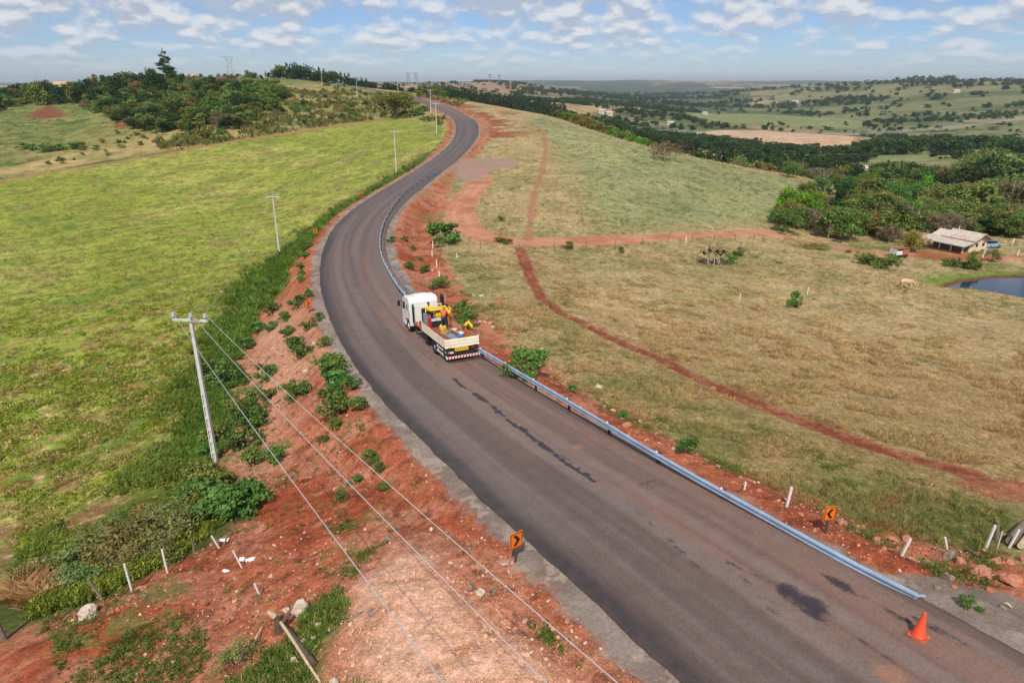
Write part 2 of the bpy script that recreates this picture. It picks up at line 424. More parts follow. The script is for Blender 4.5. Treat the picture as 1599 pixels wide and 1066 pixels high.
SLOPEL = Wpoly([(612,285),(550,318),(508,350),(470,398),(445,420),(438,455),(400,490),(362,560),(345,640),(345,722),(398,790),(340,846),(262,892),(160,944),(60,975),(-20,1010),(-300,1150),(-200,1400),(500,1600),(1400,1500),(1100,1000),(800,780),(640,620),(540,480),(560,360)])
SLAB = Wpoly([(612,842),(650,846),(700,880),(760,935),(830,1000),(930,1075),(980,1180),(500,1200),(525,1050),(528,990),(545,925)])
SLAB2 = Wpoly([(430,480),(480,500),(500,560),(440,640),(420,740),(380,760),(350,700),(360,600),(400,540)])
GRASSB = Wpoly([(340,1062),(400,1040),(450,1010),(485,985),(510,962),(528,985),(530,1040),(530,1120),(360,1120)])
DROAD = Wpoly([(715,258),(745,265),(748,285),(728,308),(716,335),(728,358),(770,374),(820,379),(900,378),(1000,373),(1100,367),(1200,363),(1230,372),(1307,388),(1360,392),(1450,398),(1539,404),(1620,400),(1760,398)])
PULL = Wpoly([(700,262),(722,250),(770,246),(808,250),(800,262),(770,268),(745,282),(722,285)])
PATH1 = Wpoly([(812,388),(818,405),(828,432),(848,468),(880,490),(915,506),(950,526),(1030,560),(1110,600),(1165,625),(1200,638),(1300,676),(1400,708),(1500,735),(1560,760),(1640,790),(1800,850)])
PATH2 = Wpoly([(824,374),(828,345),(834,305),(846,270),(852,235),(850,212),(838,197),(800,188)])
PATH1R = [Wpoly([(1520,760),(1560,748),(1640,752),(1640,800),(1580,780)]), Wpoly([(1340,790),(1400,780),(1420,800),(1370,812)]), Wpoly([(1150,625),(1200,640),(1260,665),(1210,650)])]
YARD = Wpoly([(1440,392),(1480,398),(1540,400),(1560,408),(1480,408),(1420,400)])
BROWNF = Wpoly([(1066,212),(1120,204),(1180,203),(1250,208),(1330,213),(1345,222),(1290,230),(1240,225),(1160,220)])
BROWN2 = Wpoly([(1060,232),(1100,236),(1140,243),(1145,256),(1100,250)])
TANF = [Wpoly([(845,182),(880,172),(920,165),(1000,168),(1010,172),(930,178),(905,186),(870,183)]), Wpoly([(1350,244),(1420,240),(1480,232),(1490,238),(1400,250),(1352,252)])]
GREENV = [Wpoly([(1060,175),(1180,178),(1300,184),(1360,190),(1350,200),(1200,195),(1100,190)]), Wpoly([(1330,236),(1450,232),(1599,215),(1760,210),(1760,236),(1599,236),(1480,250),(1340,254)])]
HILLG = Wpoly([(800,190),(850,181),(917,203),(975,221),(1062,241),(1142,258),(1200,271),(1318,301),(1300,330),(1200,350),(1000,364),(930,365),(905,330),(880,270),(850,230)])
def P(r, g, b): return np.array(srgb(r, g, b))
KG = 0.78
def mixc(c, m, col):
    m = np.clip(m, 0, 1)[:, None]; return c*(1-m)+np.asarray(col)*m
def ground_cover(x, y, z, lat, e, st, base):
    r = np.hypot(x, y)
    n1 = fbm(x, y, 18, 4, 21); n2 = fbm(x, y, 5, 4, 22); n3 = fbm(x, y, 1.4, 3, 23); n4 = fbm(x, y, 0.5, 2, 24); nb = fbm(x, y, 60, 4, 25)
    jag = (n2-0.5)*2+(n3-0.5)*1.2                                # ragged borders
    jf = np.clip(r/60, 1, 8)
    N = len(x)
    # --- right pasture and the general case
    dry = P(176,154,110); gr = P(118,122,66); g2 = P(96,112,54); hg = P(144,144,100)
    c = np.tile(dry, (N, 1))
    c = mixc(c, sst(0.46, 0.64, n1*0.5+n2*0.5)*0.55, gr)
    c = mixc(c, sst(0.5, 0.62, n2*0.5+n3*0.5)*0.5, P(200,174,130))
    c = mixc(c, sst(0.60, 0.72, n3*0.6+n2*0.4)*0.55, g2)
    c = mixc(c, sst(0.6, 0.7, n4*0.5+n3*0.5)*0.5, P(140,98,70))
    side = (lat > 0) & (lat < 100)
    c = mixc(c, sst(62, 36, y)*sst(6, 14, x)*0.62, P(174,150,106)*(0.9+0.2*n3[:, None]))
    # greener belt beside the road bank
    c = mixc(c, np.where(side, sst(9, 3, np.abs(e-5))*sst(0.45, 0.6, n2)*0.5, 0), P(108,122,62))
    d = poly_sd(x, y, HILLG)
    hgm = sst(3, -8, d+jag*3)
    hc = np.tile(hg, (N, 1)); hc = mixc(hc, sst(0.4, 0.6, nb*0.4+n1*0.6), P(150,156,100)); hc = mixc(hc, sst(0.52, 0.68, n2*0.5+n3*0.5)*0.6, P(112,124,70)); hc = mixc(hc, sst(0.45, 0.62, n1*0.5+nb*0.5)*0.5, P(160,150,108))
    hc = mixc(hc, sst(0.6, 0.72, n3)*0.6, P(92,108,56))
    c = c*(1-hgm[:, None])+hc*hgm[:, None]
    # top of the hill, bare patches near the road
    m = np.where((y > 200) & (y < 430) & side, sst(26, 6, e+jag*5)*sst(0.47, 0.53, n1*0.5+n2*0.5), 0); c = mixc(c, m, P(150,92,66))
    # --- left beyond the track: hill
    left = (lat < 0) | ((lat > 9e3) & (x < -10))
    lc = np.tile(P(118,128,66), (N, 1)); lc = mixc(lc, sst(0.45, 0.6, n1), P(140,140,80)); lc = mixc(lc, sst(0.52, 0.62, n2*0.6+n1*0.4), P(92,104,50))
    lc = mixc(lc, sst(0.6, 0.7, n3), P(84,92,44))
    for k, pl in enumerate(STRAW):
        d = poly_sd(x, y, pl); lc = mixc(lc, sst(2, -5, d+jag*3)*(0.35+0.65*sst(0.4, 0.6, n2)), P(186,160,108))
    hillm = sst(-190, -120, x)*sst(215, 240, y-x*0.05)*sst(0.38, 0.58, n2*0.6+n1*0.4)
    lc = mixc(lc, hillm*0.85, P(172,148,98))
    for pl in (HILLTOPRED, HILLRED2, HILLRED3): lc = mixc(lc, sst(1.5, -2.5, poly_sd(x, y, pl)+jag*3), P(132,82,58))
    c = np.where(left[:, None] & (r < 700)[:, None], lc, c)
    reg = np.zeros(N, int)                                       # 0 ground
    reg[side & (r < 330)] = 2                                     # pasture
    # --- left field
    d = poly_sd(x, y, FIELD); m = sst(0.8, -0.8, d+jag*1.6*np.clip(jf*0.5, 1, 3))
    w1_, w0_ = W(235, 770), W(20, 865); rowd = np.array([w1_[0]-w0_[0], w1_[1]-w0_[1]]); rowd /= np.linalg.norm(rowd); u = x*rowd[0]+y*rowd[1]; v = -x*rowd[1]+y*rowd[0]
    st_ = fbm(u/4+n2*2, v+n2*2, 1.3, 3, 31); st2 = fbm(u/2.5+n1*8, v+n1*8, 6.5, 4, 32)
    fc = np.tile(P(148,156,64), (N, 1)); fc = mixc(fc, sst(0.42, 0.6, st2*0.4+n1*0.6), P(168,170,84)); fc = mixc(fc, sst(0.48, 0.62, st_*0.35+n3*0.65)*0.7, P(108,122,52))
    fc = mixc(fc, sst(0.55, 0.66, n1*0.4+st2*0.6)*0.6, P(112,124,50))
    straw = sst(0.56, 0.66, st_)*sst(70, 20, r)
    fc = mixc(fc, straw*0.8, P(196,172,120))
    soil = sst(0.50, 0.60, st2*0.5+st_*0.5)*sst(62, 34, r+(n1-0.5)*30)*sst(-8, -20, x)
    fc = mixc(fc, soil*0.7, P(128,88,60))
    nf = fbm(u/3.5+3, v*1.0, 0.55, 3, 34); nk = sst(110, 55, r)
    fc = mixc(fc, sst(0.50, 0.62, nf*0.6+n3*0.4)*(0.35+0.65*nk)*0.75, P(158,112,78)); fc = mixc(fc, sst(0.56, 0.68, 1-nf)*(0.3+0.7*nk)*0.7, P(112,140,44)); fc = mixc(fc, sst(0.60, 0.70, n4*0.6+nf*0.4)*nk*0.8, P(206,178,130))
    fc = mixc(fc, sst(0.56, 0.66, n2*0.5+st2*0.5)*0.55, P(100,128,44)); fc = mixc(fc, sst(0.60, 0.68, n1*0.3+n2*0.7)*0.55, P(160,136,88))
    near = sst(34, 24, r+(n1-0.5)*14); fc = mixc(fc, near*0.5, P(160,136,92))
    c = c*(1-m[:, None])+fc*m[:, None]; reg[d < 0] = 1
    # weedy toe strip between field and bank
    ds = poly_sd(x, y, SLOPEL)
    toe = left & (d > -3.0) & (ds > -0.8) & (r < 190) & (y > 5) & (x > -60)
    c = mixc(c, np.where(toe, sst(-3.0, 0.5, d+jag)*0.9, 0), P(84,98,44)*0.9)
    # --- track, dirt roads, footpaths
    d = line_d(x, y, TRACK); c = mixc(c, sst(2.1, 0.9, d+jag*0.5), P(164,122,84)); reg[(d < 1.6) & (r < 330)] = 5
    # --- red banks along the road
    nz = fbm(x, y, 2.6, 4, 41); nz2 = fbm(x, y, 0.7, 3, 42); nzl = fbm(x, y, 9, 3, 43)
    red = np.tile(P(180,104,72), (N, 1)); red = mixc(red, sst(0.42, 0.62, nzl)*0.8, P(162,80,50)); red = mixc(red, sst(90, 150, r)*0.75*sst(0.4, 0.6, n3*0.5+n2*0.5), P(150,130,88)); red = mixc(red, sst(0.5, 0.66, nz)*0.6, P(200,136,108))
    red = mixc(red, sst(0.6, 0.72, nz2)*0.45, P(196,142,112)); red = mixc(red, sst(0.62, 0.74, 1-nz2)*0.6, P(112,58,42))
    dsl = poly_sd(x, y, SLAB); red = mixc(red, sst(1.2, -1.6, dsl+(nz-0.5)*4)*0.9, P(226,180,150)*(0.86+0.28*nz[:, None]))
    red = mixc(red, sst(1.0, -1.2, dsl+(nz-0.5)*4)*sst(0.54, 0.66, nz2*0.5+nz*0.5)*0.7, P(190,128,92))
    dsl2 = poly_sd(x, y, SLAB2); red = mixc(red, sst(3.0, -2.2, dsl2+(nz-0.5)*5)*0.8, P(208,156,126)*(0.86+0.28*nz[:, None]))
    wg = sst(0.56, 0.66, fbm(x, y, 3.3, 4, 44))*sst(0.42, 0.6, nz2)
    wg = wg*sst(-1.0, 1.0, dsl)*sst(1.5, 5, e)
    red = mixc(red, wg*0.72, P(110,118,56))
    rl = sst(0.8, -0.5, ds+jag*0.8)
    pyv = np.interp(st, np.arange(len(SS)), YC)
    east = np.interp(pyv, [125, 150, 200, 270, 320, 380, 440, 500, 565, 650, 800, 900, 1000], [1.5, 2, 4.5, 3.5, 7.5, 7, 6.5, 4.4, 3.8, 3.0, 3.1, 4.6, 6])
    west = np.interp(pyv, [125, 200, 300, 400, 1000], [1.5, 3.0, 2.2, 3.0, 4.0])
    # stations are counted from the far end
    rr = np.where(side, sst(1.0, -1.0, e-east+jag*1.5), 0); rlr = np.where((lat < 0) & (np.abs(lat) < 60), sst(0.6, -0.6, e-west+jag), 0)
    m = np.maximum(np.maximum(rr, rlr), np.where(left & (y < 175), rl, 0))
    c = c*(1-m[:, None])+red*m[:, None]; reg[m > 0.5] = 3
    dg = poly_sd(x, y, GRASSB); mg = sst(0.5, -0.6, dg+(nz-0.5)*2.5); c = mixc(c, mg*0.9, P(92,120,44))
    db = line_d(x, y, DROAD); wd = np.where((x > 20), 1.7, 2.6)
    m = sst(0.7, -0.5, db-wd+jag*0.45)
    dc = np.tile(P(190,134,104), (N, 1)); dc = mixc(dc, sst(0.3, 0.9, db)*sst(1.5, 0.9, db), P(198,146,116)); dc = mixc(dc, sst(0.4, 0.7, nz), P(176,116,88))
    c = c*(1-m[:, None])+dc*m[:, None]; reg[(m > 0.5) & (e > 1.2)] = 6
    m = sst(1.5, -1.5, poly_sd(x, y, PULL)+jag); c = mixc(c, m*0.9, P(160,132,116)); reg[(m > 0.5) & (e > 1.2)] = 6
    d = poly_sd(x, y, YARD); c = mixc(c, sst(1, -1, d+jag), P(160,96,66))
    d = line_d(x, y, PATH1); m = sst(1.0, 0.45, d+jag*0.3); c = mixc(c, m*0.97, mixc(np.tile(P(140,72,52), (N, 1)), sst(0.5, 0.65, nz2), P(168,104,78))); reg[(m > 0.3)] = 7
    c = mixc(c, sst(2.2, 0.6, d+jag*1.1)*sst(0.48, 0.58, nz2)*0.55, P(150,96,66))
    d = line_d(x, y, PATH2); m = sst(1.0, 0.2, d+jag*0.6); c = mixc(c, m*0.75, P(168,114,86)); reg[(m > 0.5)] = 7
    for pl in PATH1R: c = mixc(c, sst(0.6, -0.8, poly_sd(x, y, pl)+jag*1.2), P(172,112,82))
    # --- gravel shoulders
    gw = np.where(lat < 0, np.interp(pyv, [125, 200, 320, 420, 560, 1066], [0.6, 0.8, 0.75, 1.0, 0.85, 0.8]), np.interp(pyv, [125, 300, 380, 440, 480, 520, 600, 830, 890, 960, 1010], [0.6, 0.7, 1.2, 1.2, 0.9, 0.4, 0.15, 0.15, 0.15, 0.2, 2.9]))
    m = np.where(np.abs(lat) < 60, sst(0.28, -0.22, e-gw+(n3-0.5)*0.7+(n4-0.5)*0.4), 0)
    gc = np.tile(P(150,134,122), (N, 1)); gc = mixc(gc, sst(0.4, 0.62, n3), P(134,116,104)); gc = mixc(gc, sst(0.6, 0.7, nz2), P(168,150,136))
    c = c*(1-m[:, None])+gc*m[:, None]; reg[(m > 0.5) & (r < 330)] = 4
    # --- pond rim, lush grass round it
    d = poly_sd(x, y, POND_W); c = mixc(c, sst(5, 0.5, d+jag)*sst(0, 2, y-98), P(104,126,52)); c = mixc(c, sst(0.9, 0.1, d), P(104,72,52))
    # green yard round the house
    hx, hy = W(1440, 400)[:2]; dd = np.hypot((x-hx)/26, (y-hy)/9); m = sst(1.2, 0.7, dd+jag*0.1)*sst(0.4, 0.55, n2)
    c = mixc(c, m*0.8*(poly_sd(x, y, YARD) > 1), P(96,118,50))
    # --- far country: pastures, woods, fields
    farm = sst(380, 520, r)*np.where(x > -60, 1, sst(500, 640, r))
    s = np.clip(r/1500, 0.6, 4)
    f1 = fbm(x, y, 420, 4, 51); f2 = fbm(x, y, 150, 4, 52); f3 = fbm(x, y, 45, 3, 53)
    fr = np.tile(P(126,126,84), (N, 1)); fr = mixc(fr, sst(0.45, 0.56, f1), P(150,134,98)); fr = mixc(fr, sst(0.5, 0.58, f2), P(100,108,64))
    fr = mixc(fr, sst(0.57, 0.61, f1*0.4+f2*0.6), P(66,84,44)); fr = mixc(fr, sst(0.62, 0.68, f3)*0.7, P(60,76,40))
    cell = _h(np.floor((x*0.8+y*0.6)/(380*s)+f1*1.1), np.floor((-x*0.6+y*0.8)/(520*s)+f2*0.9), 61)
    fr = mixc(fr, (cell > 0.78)*0.75*sst(900, 1500, r), P(196,168,130)); fr = mixc(fr, (cell < 0.16)*0.8*sst(900, 1500, r), P(58,78,42))
    fr = mixc(fr, ((cell > 0.66) & (cell < 0.78))*0.6*sst(1500, 3000, r), P(150,120,98))
    fr = mixc(fr, sst(3500, 5500, r)*sst(0.46, 0.5, f2)*0.85, P(52,72,42))
    azm = x/np.maximum(y, 1)
    m = sst(450, 700, r)*sst(0.12, 0.05, azm)*sst(-0.3, -0.2, azm)*sst(5500, 4000, r); fr = mixc(fr, m*sst(0.40, 0.52, f1)*0.8, P(166,132,104))
    m = sst(1300, 1600, r)*sst(3500, 3000, r)*sst(0.3, 0.4, azm); fr = mixc(fr, m*0.6, mixc(np.tile(P(118,122,78), (N, 1)), sst(0.5, 0.6, f2), P(92,100,60)))
    for pl in TANF: fr = mixc(fr, sst(8, -8, poly_sd(x, y, pl)+(f3-0.5)*20), P(176,150,112))
    for pl in GREENV: fr = mixc(fr, sst(10, -10, poly_sd(x, y, pl)+(f3-0.5)*25), P(130,136,86))
    for pl in (BROWNF, BROWN2): fr = mixc(fr, sst(6, -6, poly_sd(x, y, pl)+(f3-0.5)*12), P(198,162,128)*(0.92+0.16*fbm(x*0.3, y, 12, 3, 71)[:, None]))
    c = c*(1-farm[:, None])+fr*farm[:, None]
    reg[r > 520] = 8
    reg[(np.abs(lat) < 60) & (e < 0) & (r < 330)] = 3
    return c*KG, reg

# ------------------------------------------------------------------ the ground: one polar sheet with its centre under the drone
azv = np.concatenate([np.linspace(-180, -62, 18)[:-1], np.linspace(-62, -41, 26)[:-1], np.linspace(-41, 41, 860), np.linspace(41, 62, 26)[1:], np.linspace(62, 180, 18)[1:]])
azv = np.radians(azv)
rr_ = [1.5, 3, 4.5, 6, 7]; 
while rr_[-1] < 18000:
    r0 = rr_[-1]
    if r0 < 10: rr_.append(r0+0.5)
    else:
        k = 0.0078 if r0 < 420 else (0.011 if r0 < 3000 else 0.016)
        rr_.append(r0+min(max(0.05, (r0*r0+324)/(18*683)*1.25), r0*k))
rad = np.array(rr_)
A_, R_ = np.meshgrid(azv, rad)
gx = (R_*np.sin(A_)).ravel(); gy = (R_*np.cos(A_)).ravel()
gz, glat, ge, gst, gb = ground_h(gx, gy, True)
gcol, greg = ground_cover(gx, gy, gz, glat, ge, gst, gb)
gr_ = R_.ravel()
off = sst(0.1, 0.8, ge)
relief = (fbm(gx, gy, 1.1, 3, 81)-0.5)*0.2*(greg == 3)+(fbm(gx, gy, 0.45, 2, 84)-0.5)*0.12*(greg == 3)+(fbm(gx, gy, 1.8, 3, 82)-0.5)*0.16*((greg == 2) | (greg == 1))+(fbm(gx, gy, 0.5, 2, 83)-0.5)*0.03
gz = gz+relief*off*sst(160, 60, gr_)
d = line_d(gx, gy, PATH1); gz = gz-0.10*sst(0.7, 0.3, d)
nr, na = len(rad), len(azv)
ii, jj = np.meshgrid(np.arange(nr-1), np.arange(na-1), indexing='ij')
v0 = (ii*na+jj).ravel()
GF = np.stack([v0, v0+1, v0+na+1, v0+na], 1)[:, ::-1]
GV = np.stack([gx, gy, gz], 1)
fn = np.cross(GV[GF[:, 1]]-GV[GF[:, 0]], GV[GF[:, 3]]-GV[GF[:, 0]])
if fn[:, 2].mean() < 0: GF = GF[:, ::-1]; fn = -fn
GN = np.zeros_like(GV)
fn /= np.linalg.norm(fn, axis=1)[:, None]+1e-12
for k in range(4): np.add.at(GN, GF[:, k], fn)
GN /= np.linalg.norm(GN, axis=1)[:, None]+1e-12
m_grass = mat_ground('grassy_ground', (0.12, 0.45, 2.2, 8), (0.38, 0.28, 0.20, 0.13), bump=0.7, bdist=0.12)
m_soil = mat_ground('red_soil', (0.06, 0.22, 0.9, 4), (0.30, 0.26, 0.16, 0.08), bump=0.8, bdist=0.08)
m_gravel = mat_ground('gravel', (0.035, 0.12, 0.6), (0.30, 0.16, 0.10), bump=0.6, bdist=0.03)
m_dirt = mat_ground('packed_dirt', (0.1, 0.6, 3), (0.12, 0.10, 0.08), bump=0.3, bdist=0.03)
m_far = mat_ground('far_country', (3, 14, 60), (0.28, 0.22, 0.14), bump=0.4, bdist=1.5)
REG = {0: ('ground', m_grass), 1: ('field', m_grass), 2: ('pasture', m_grass), 3: ('road_bank', m_soil), 4: ('gravel_shoulder', m_gravel),
       5: ('field_track', m_dirt), 6: ('dirt_road', m_dirt), 7: ('footpath', m_soil), 8: ('far_hills', m_far)}
freg = greg[GF[:, 0]]
# small stray islands go back to what surrounds them
for k, (nm, mt) in REG.items():
    sel = GF[freg == k]
    if len(sel) == 0: continue
    uq, inv = np.unique(sel, return_inverse=True)
    me = np_mesh(nm, GV[uq], inv.reshape(sel.shape), True, (mt,))
    set_col(me, gcol[uq])
    me.normals_split_custom_set_from_vertices(GN[uq].astype(np.float32).tolist())
    o = link(nm, me); tag(o, kind='structure')

# ------------------------------------------------------------------ asphalt
def build_road():
    st = [len(SS)-2.0]
    while st[-1] > 1:
        k = int(st[-1]); rr = math.hypot(RC[k, 0], RC[k, 1])
        st.append(st[-1]-min(max(0.14, (rr*rr+260)/(16*683)*1.6), 2.5))
    st = np.clip(np.array(st), 0, len(SS)-1.001)
    k = st.astype(int); f = (st-k)[:, None]
    C = RC[k]*(1-f)+RC[k+1]*f; N_ = RN[k]*(1-f)+RN[k+1]*f; H_ = RH[k]*(1-f[:, 0])+RH[k+1]*f[:, 0]
    nc = 57; t = np.linspace(-1, 1, nc)
    w_ = H_[:, None]*t[None]
    jl = (fbm(st, st*0, 1.3, 4, 5)-0.5)*0.22; jr = (fbm(st, st*0+40, 1.5, 4, 6)-0.5)*0.16
    w_ = w_+np.where(t < 0, (-t)**8, 0)[None]*jl[:, None]+np.where(t > 0, t**8, 0)[None]*jr[:, None]
    X = C[:, 0, None]+N_[:, 0, None]*w_; Y = C[:, 1, None]+N_[:, 1, None]*w_
    Z = C[:, 2, None]+0.0*w_+0.02*(1-t**2)[None]
    # closed edge: skirt down
    X = np.concatenate([X[:, :1], X, X[:, -1:]], 1); Y = np.concatenate([Y[:, :1], Y, Y[:, -1:]], 1); Z = np.concatenate([Z[:, :1]-0.12, Z, Z[:, -1:]-0.12], 1)
    T = np.concatenate([[-1.0], t, [1.0]]); n, m = X.shape
    x = X.ravel(); y = Y.ravel(); S = np.repeat(st, m); L = np.tile(T, n); WM = (H_[:, None]*T[None]).ravel(); h = np.repeat(H_, m)
    # colour: grey aggregate, red dust on the inner lane, dark fresh margin outside, tar streaks
    a = fbm(S/9, WM, 0.9, 4, 91); b = fbm(S/40, WM*1.6, 0.8, 3, 92); cc = fbm(x, y, 1.2, 4, 93); dd = fbm(x, y, 0.35, 3, 94); lg = fbm(S, S*0, 14, 3, 95)
    c = np.tile(P(110,92,84), (len(x), 1))
    SY = np.interp(S, np.arange(len(SS)), YC)
    dust = sst(-0.25, 0.35, L+(a-0.5)*0.5+(lg-0.5)*0.5)
    dustS = np.interp(SY, [120, 175, 190, 300, 430, 520, 1066], [0.9, 0.8, 0.15, 0.3, 0.6, 1, 1])
    c = mixc(c, dust*dustS*0.85, P(136,106,92)); c = mixc(c, dust*dustS*sst(0.5, 0.65, a)*0.5, P(142,108,92))
    c = mixc(c, sst(0.5, 0.62, b)*0.45, P(122,113,108)); c = mixc(c, sst(0.5, 0.62, 1-b)*0.45, P(90,80,78))
    dk = np.interp(SY, [120, 150, 185, 189, 260, 340, 450, 600], [0.3, 0.2, 0.2, 1.0, 0.85, 0.55, 0.2, 0.0])
    c = mixc(c, dk*0.6*(0.6+0.4*a), P(80,74,76))
    # fresh darker edge, left side
    el = (WM+h); c = mixc(c, sst(1.2, 0.25, el+(a-0.5)*1.1)*sst(300, 380, SY)*(0.55+0.35*dd), P(54,50,52))
    er = (h-WM); c = mixc(c, sst(0.55, 0.15, er+(a-0.5)*0.4)*0.5*sst(450, 520, SY), P(74,66,64))
    # lighter band where wheels polish
    for w0 in (-2.1, 0.1, 1.6): c = mixc(c, sst(0.5, 0.0, np.abs(WM-w0+(lg-0.5)*0.6))*0.16, P(140,128,122))
    tar = np.zeros(len(x))
    # tar streak running down the middle near the truck
    def streak(s0, s1, off0, off1, wid, amt, sd):
        nonlocal tar
        q = (S-s0)/(s1-s0); ok = (q > 0) & (q < 1); o = off0+(off1-off0)*np.clip(q, 0, 1)+(fbm(S, S*0, 5, 3, sd)-0.5)*0.5
        mm = sst(wid, wid*0.3, np.abs(WM-o)+(dd-0.5)*wid*1.8)*ok*amt*(0.45+0.9*sst(0.35, 0.6, fbm(S, WM, 1.2, 3, sd+3)))
        tar = np.maximum(tar, np.clip(mm, 0, 1.5))
    def sta(px, py):
        p = W(px, py); la, s_ = road_near([p[0]], [p[1]]); return float(s_[0]), float(la[0])
    for a_, b_, wd_, am_ in (((705,590),(935,755),0.17,1.7), ((880,710),(960,765),0.09,0.6), ((990,800),(1090,890),0.10,0.6), ((600,480),(690,580),0.10,0.5), ((1170,930),(1280,965),0.14,0.7), ((1290,905),(1440,985),0.12,0.6), ((1130,880),(1230,930),0.10,0.5), ((1340,1000),(1420,1050),0.12,0.6)):
        s0_, l0_ = sta(*a_); s1_, l1_ = sta(*b_); streak(s0_, s1_, l0_, l1_, wd_, am_, int(a_[0]))
    for px, py, ra, rb, am in ((1238,932,0.95,0.36,0.95), (1300,908,0.62,0.18,0.95), (1165,912,0.35,0.2,0.8), (1268,962,0.8,0.16,0.8), (1210,958,0.5,0.15,0.6), (1440,975,0.5,0.12,0.6), (1490,1000,0.6,0.12,0.5), (612,483,0.3,0.1,0.5), (1010,755,0.12,0.5,0.5)):
        p = W(px, py); tt = RT[min(int(sta(px, py)[0]), len(RT)-1)]
        du = (x-p[0])*tt[0]+(y-p[1])*tt[1]; dv = -(x-p[0])*tt[1]+(y-p[1])*tt[0]
        q = np.sqrt((du/ra)**2+(dv/rb)**2)
        tar = np.maximum(tar, sst(1.7, 0.2, q+(cc-0.5)*1.6+(dd-0.5)*1.2)*am*1.1)
    for px, py, ra in ((1388,1055,0.35), (1310,870,0.3), (900,700,0.3)):
        p = W(px, py); q = np.hypot(x-p[0], (y-p[1]))/ra; c = mixc(c, sst(1.3, 0.4, q+(cc-0.5)*1.5)*0.5, P(186,128,96))
    # fresh seam across the road at the far curve
    i, j = np.meshgrid(np.arange(n-1), np.arange(m-1), indexing='ij'); v = (i*m+j).ravel()
    F = np.stack([v, v+1, v+m+1, v+m], 1)
    V = np.stack([x, y, Z.ravel()], 1)
    f_ = np.cross(V[F[:, 1]]-V[F[:, 0]], V[F[:, 3]]-V[F[:, 0]])
    if f_[:, 2].mean() < 0: F = F[:, ::-1]
    me = np_mesh('road', V, F, True, (mat_asph,)); set_col(me, c*KG); set_f(me, tar, 'tar')
    tag(link('road', me), kind='structure')
mat_asph = mat_ground('asphalt', (0.02, 0.09, 0.8), (0.28, 0.14, 0.09), bump=0.35, bdist=0.01)
mat_asph.node_tree.nodes['Principled BSDF'].inputs['Roughness'].default_value = 0.82
mat_asph.node_tree.nodes['Principled BSDF'].inputs['Specular IOR Level'].default_value = 0.35
def add_tar(m):
    t = NT(m.node_tree); b = t.n['Principled BSDF']; old = b.inputs['Base Color'].links[0].from_socket
    at = t.node('ShaderNodeAttribute', attribute_name='tar'); geo = t.node('ShaderNodeNewGeometry')
    na = t.noise(geo.outputs['Position'], 12.0, 5, 0.72); nb = t.noise(geo.outputs['Position'], 1.4, 3, 0.6)
    v = t.math('ADD', at.outputs['Fac'], t.math('MULTIPLY', t.math('SUBTRACT', t.math('ADD', t.math('MULTIPLY', na, 0.65), t.math('MULTIPLY', nb, 0.35)), 0.5), 3.0))
    v = t.math('MULTIPLY', v, t.mapr(at.outputs['Fac'], 0.05, 0.3, 0, 1))
    mk_ = t.mapr(v, 0.30, 0.85, 0, 0.85)
    t.set(b.inputs['Base Color'], t.mix(mk_, old, c4(P(42,41,52)*KG)))
    # cracks, scuffs and pale grit
    g = t.noise(geo.outputs['Position'], 9, 4, 0.7); sp = t.mapr(g, 0.70, 0.76, 0, 0.5); old2 = b.inputs['Base Color'].links[0].from_socket
    t.set(b.inputs['Base Color'], t.mix(sp, old2, c4(P(150,132,120)*KG)))
add_tar(mat_asph)
build_road()

# ------------------------------------------------------------------ pond
def build_pond():
    m = bpy.data.materials.new('pond_water'); m.use_nodes = True; t = NT(m.node_tree); b = t.n['Principled BSDF']
    b.inputs['Base Color'].default_value = (0.012, 0.03, 0.06, 1); b.inputs['Roughness'].default_value = 0.06; b.inputs['IOR'].default_value = 1.33
    geo = t.node('ShaderNodeNewGeometry'); n = t.noise(geo.outputs['Position'], 1.8, 3, 0.5); bp = t.node('ShaderNodeBump'); bp.inputs['Strength'].default_value = 0.12; bp.inputs['Distance'].default_value = 0.05
    t.l.new(n, bp.inputs['Height']); t.l.new(bp.outputs[0], b.inputs['Normal'])
    c = POND_W.mean(0); bm = bmesh.new()
    vs = [bm.verts.new((c[0]+(p[0]-c[0])*1.08, c[1]+(p[1]-c[1])*1.12, CAMZ-29.15)) for p in POND_W]
    f = bm.faces.new(vs); f.normal_update()
    if f.normal.z < 0: f.normal_flip()
    me = bpy.data.meshes.new('pond'); bm.to_mesh(me); bm.free(); me.materials.append(m)
    tag(link('pond_water', me), kind='structure')
build_pond()
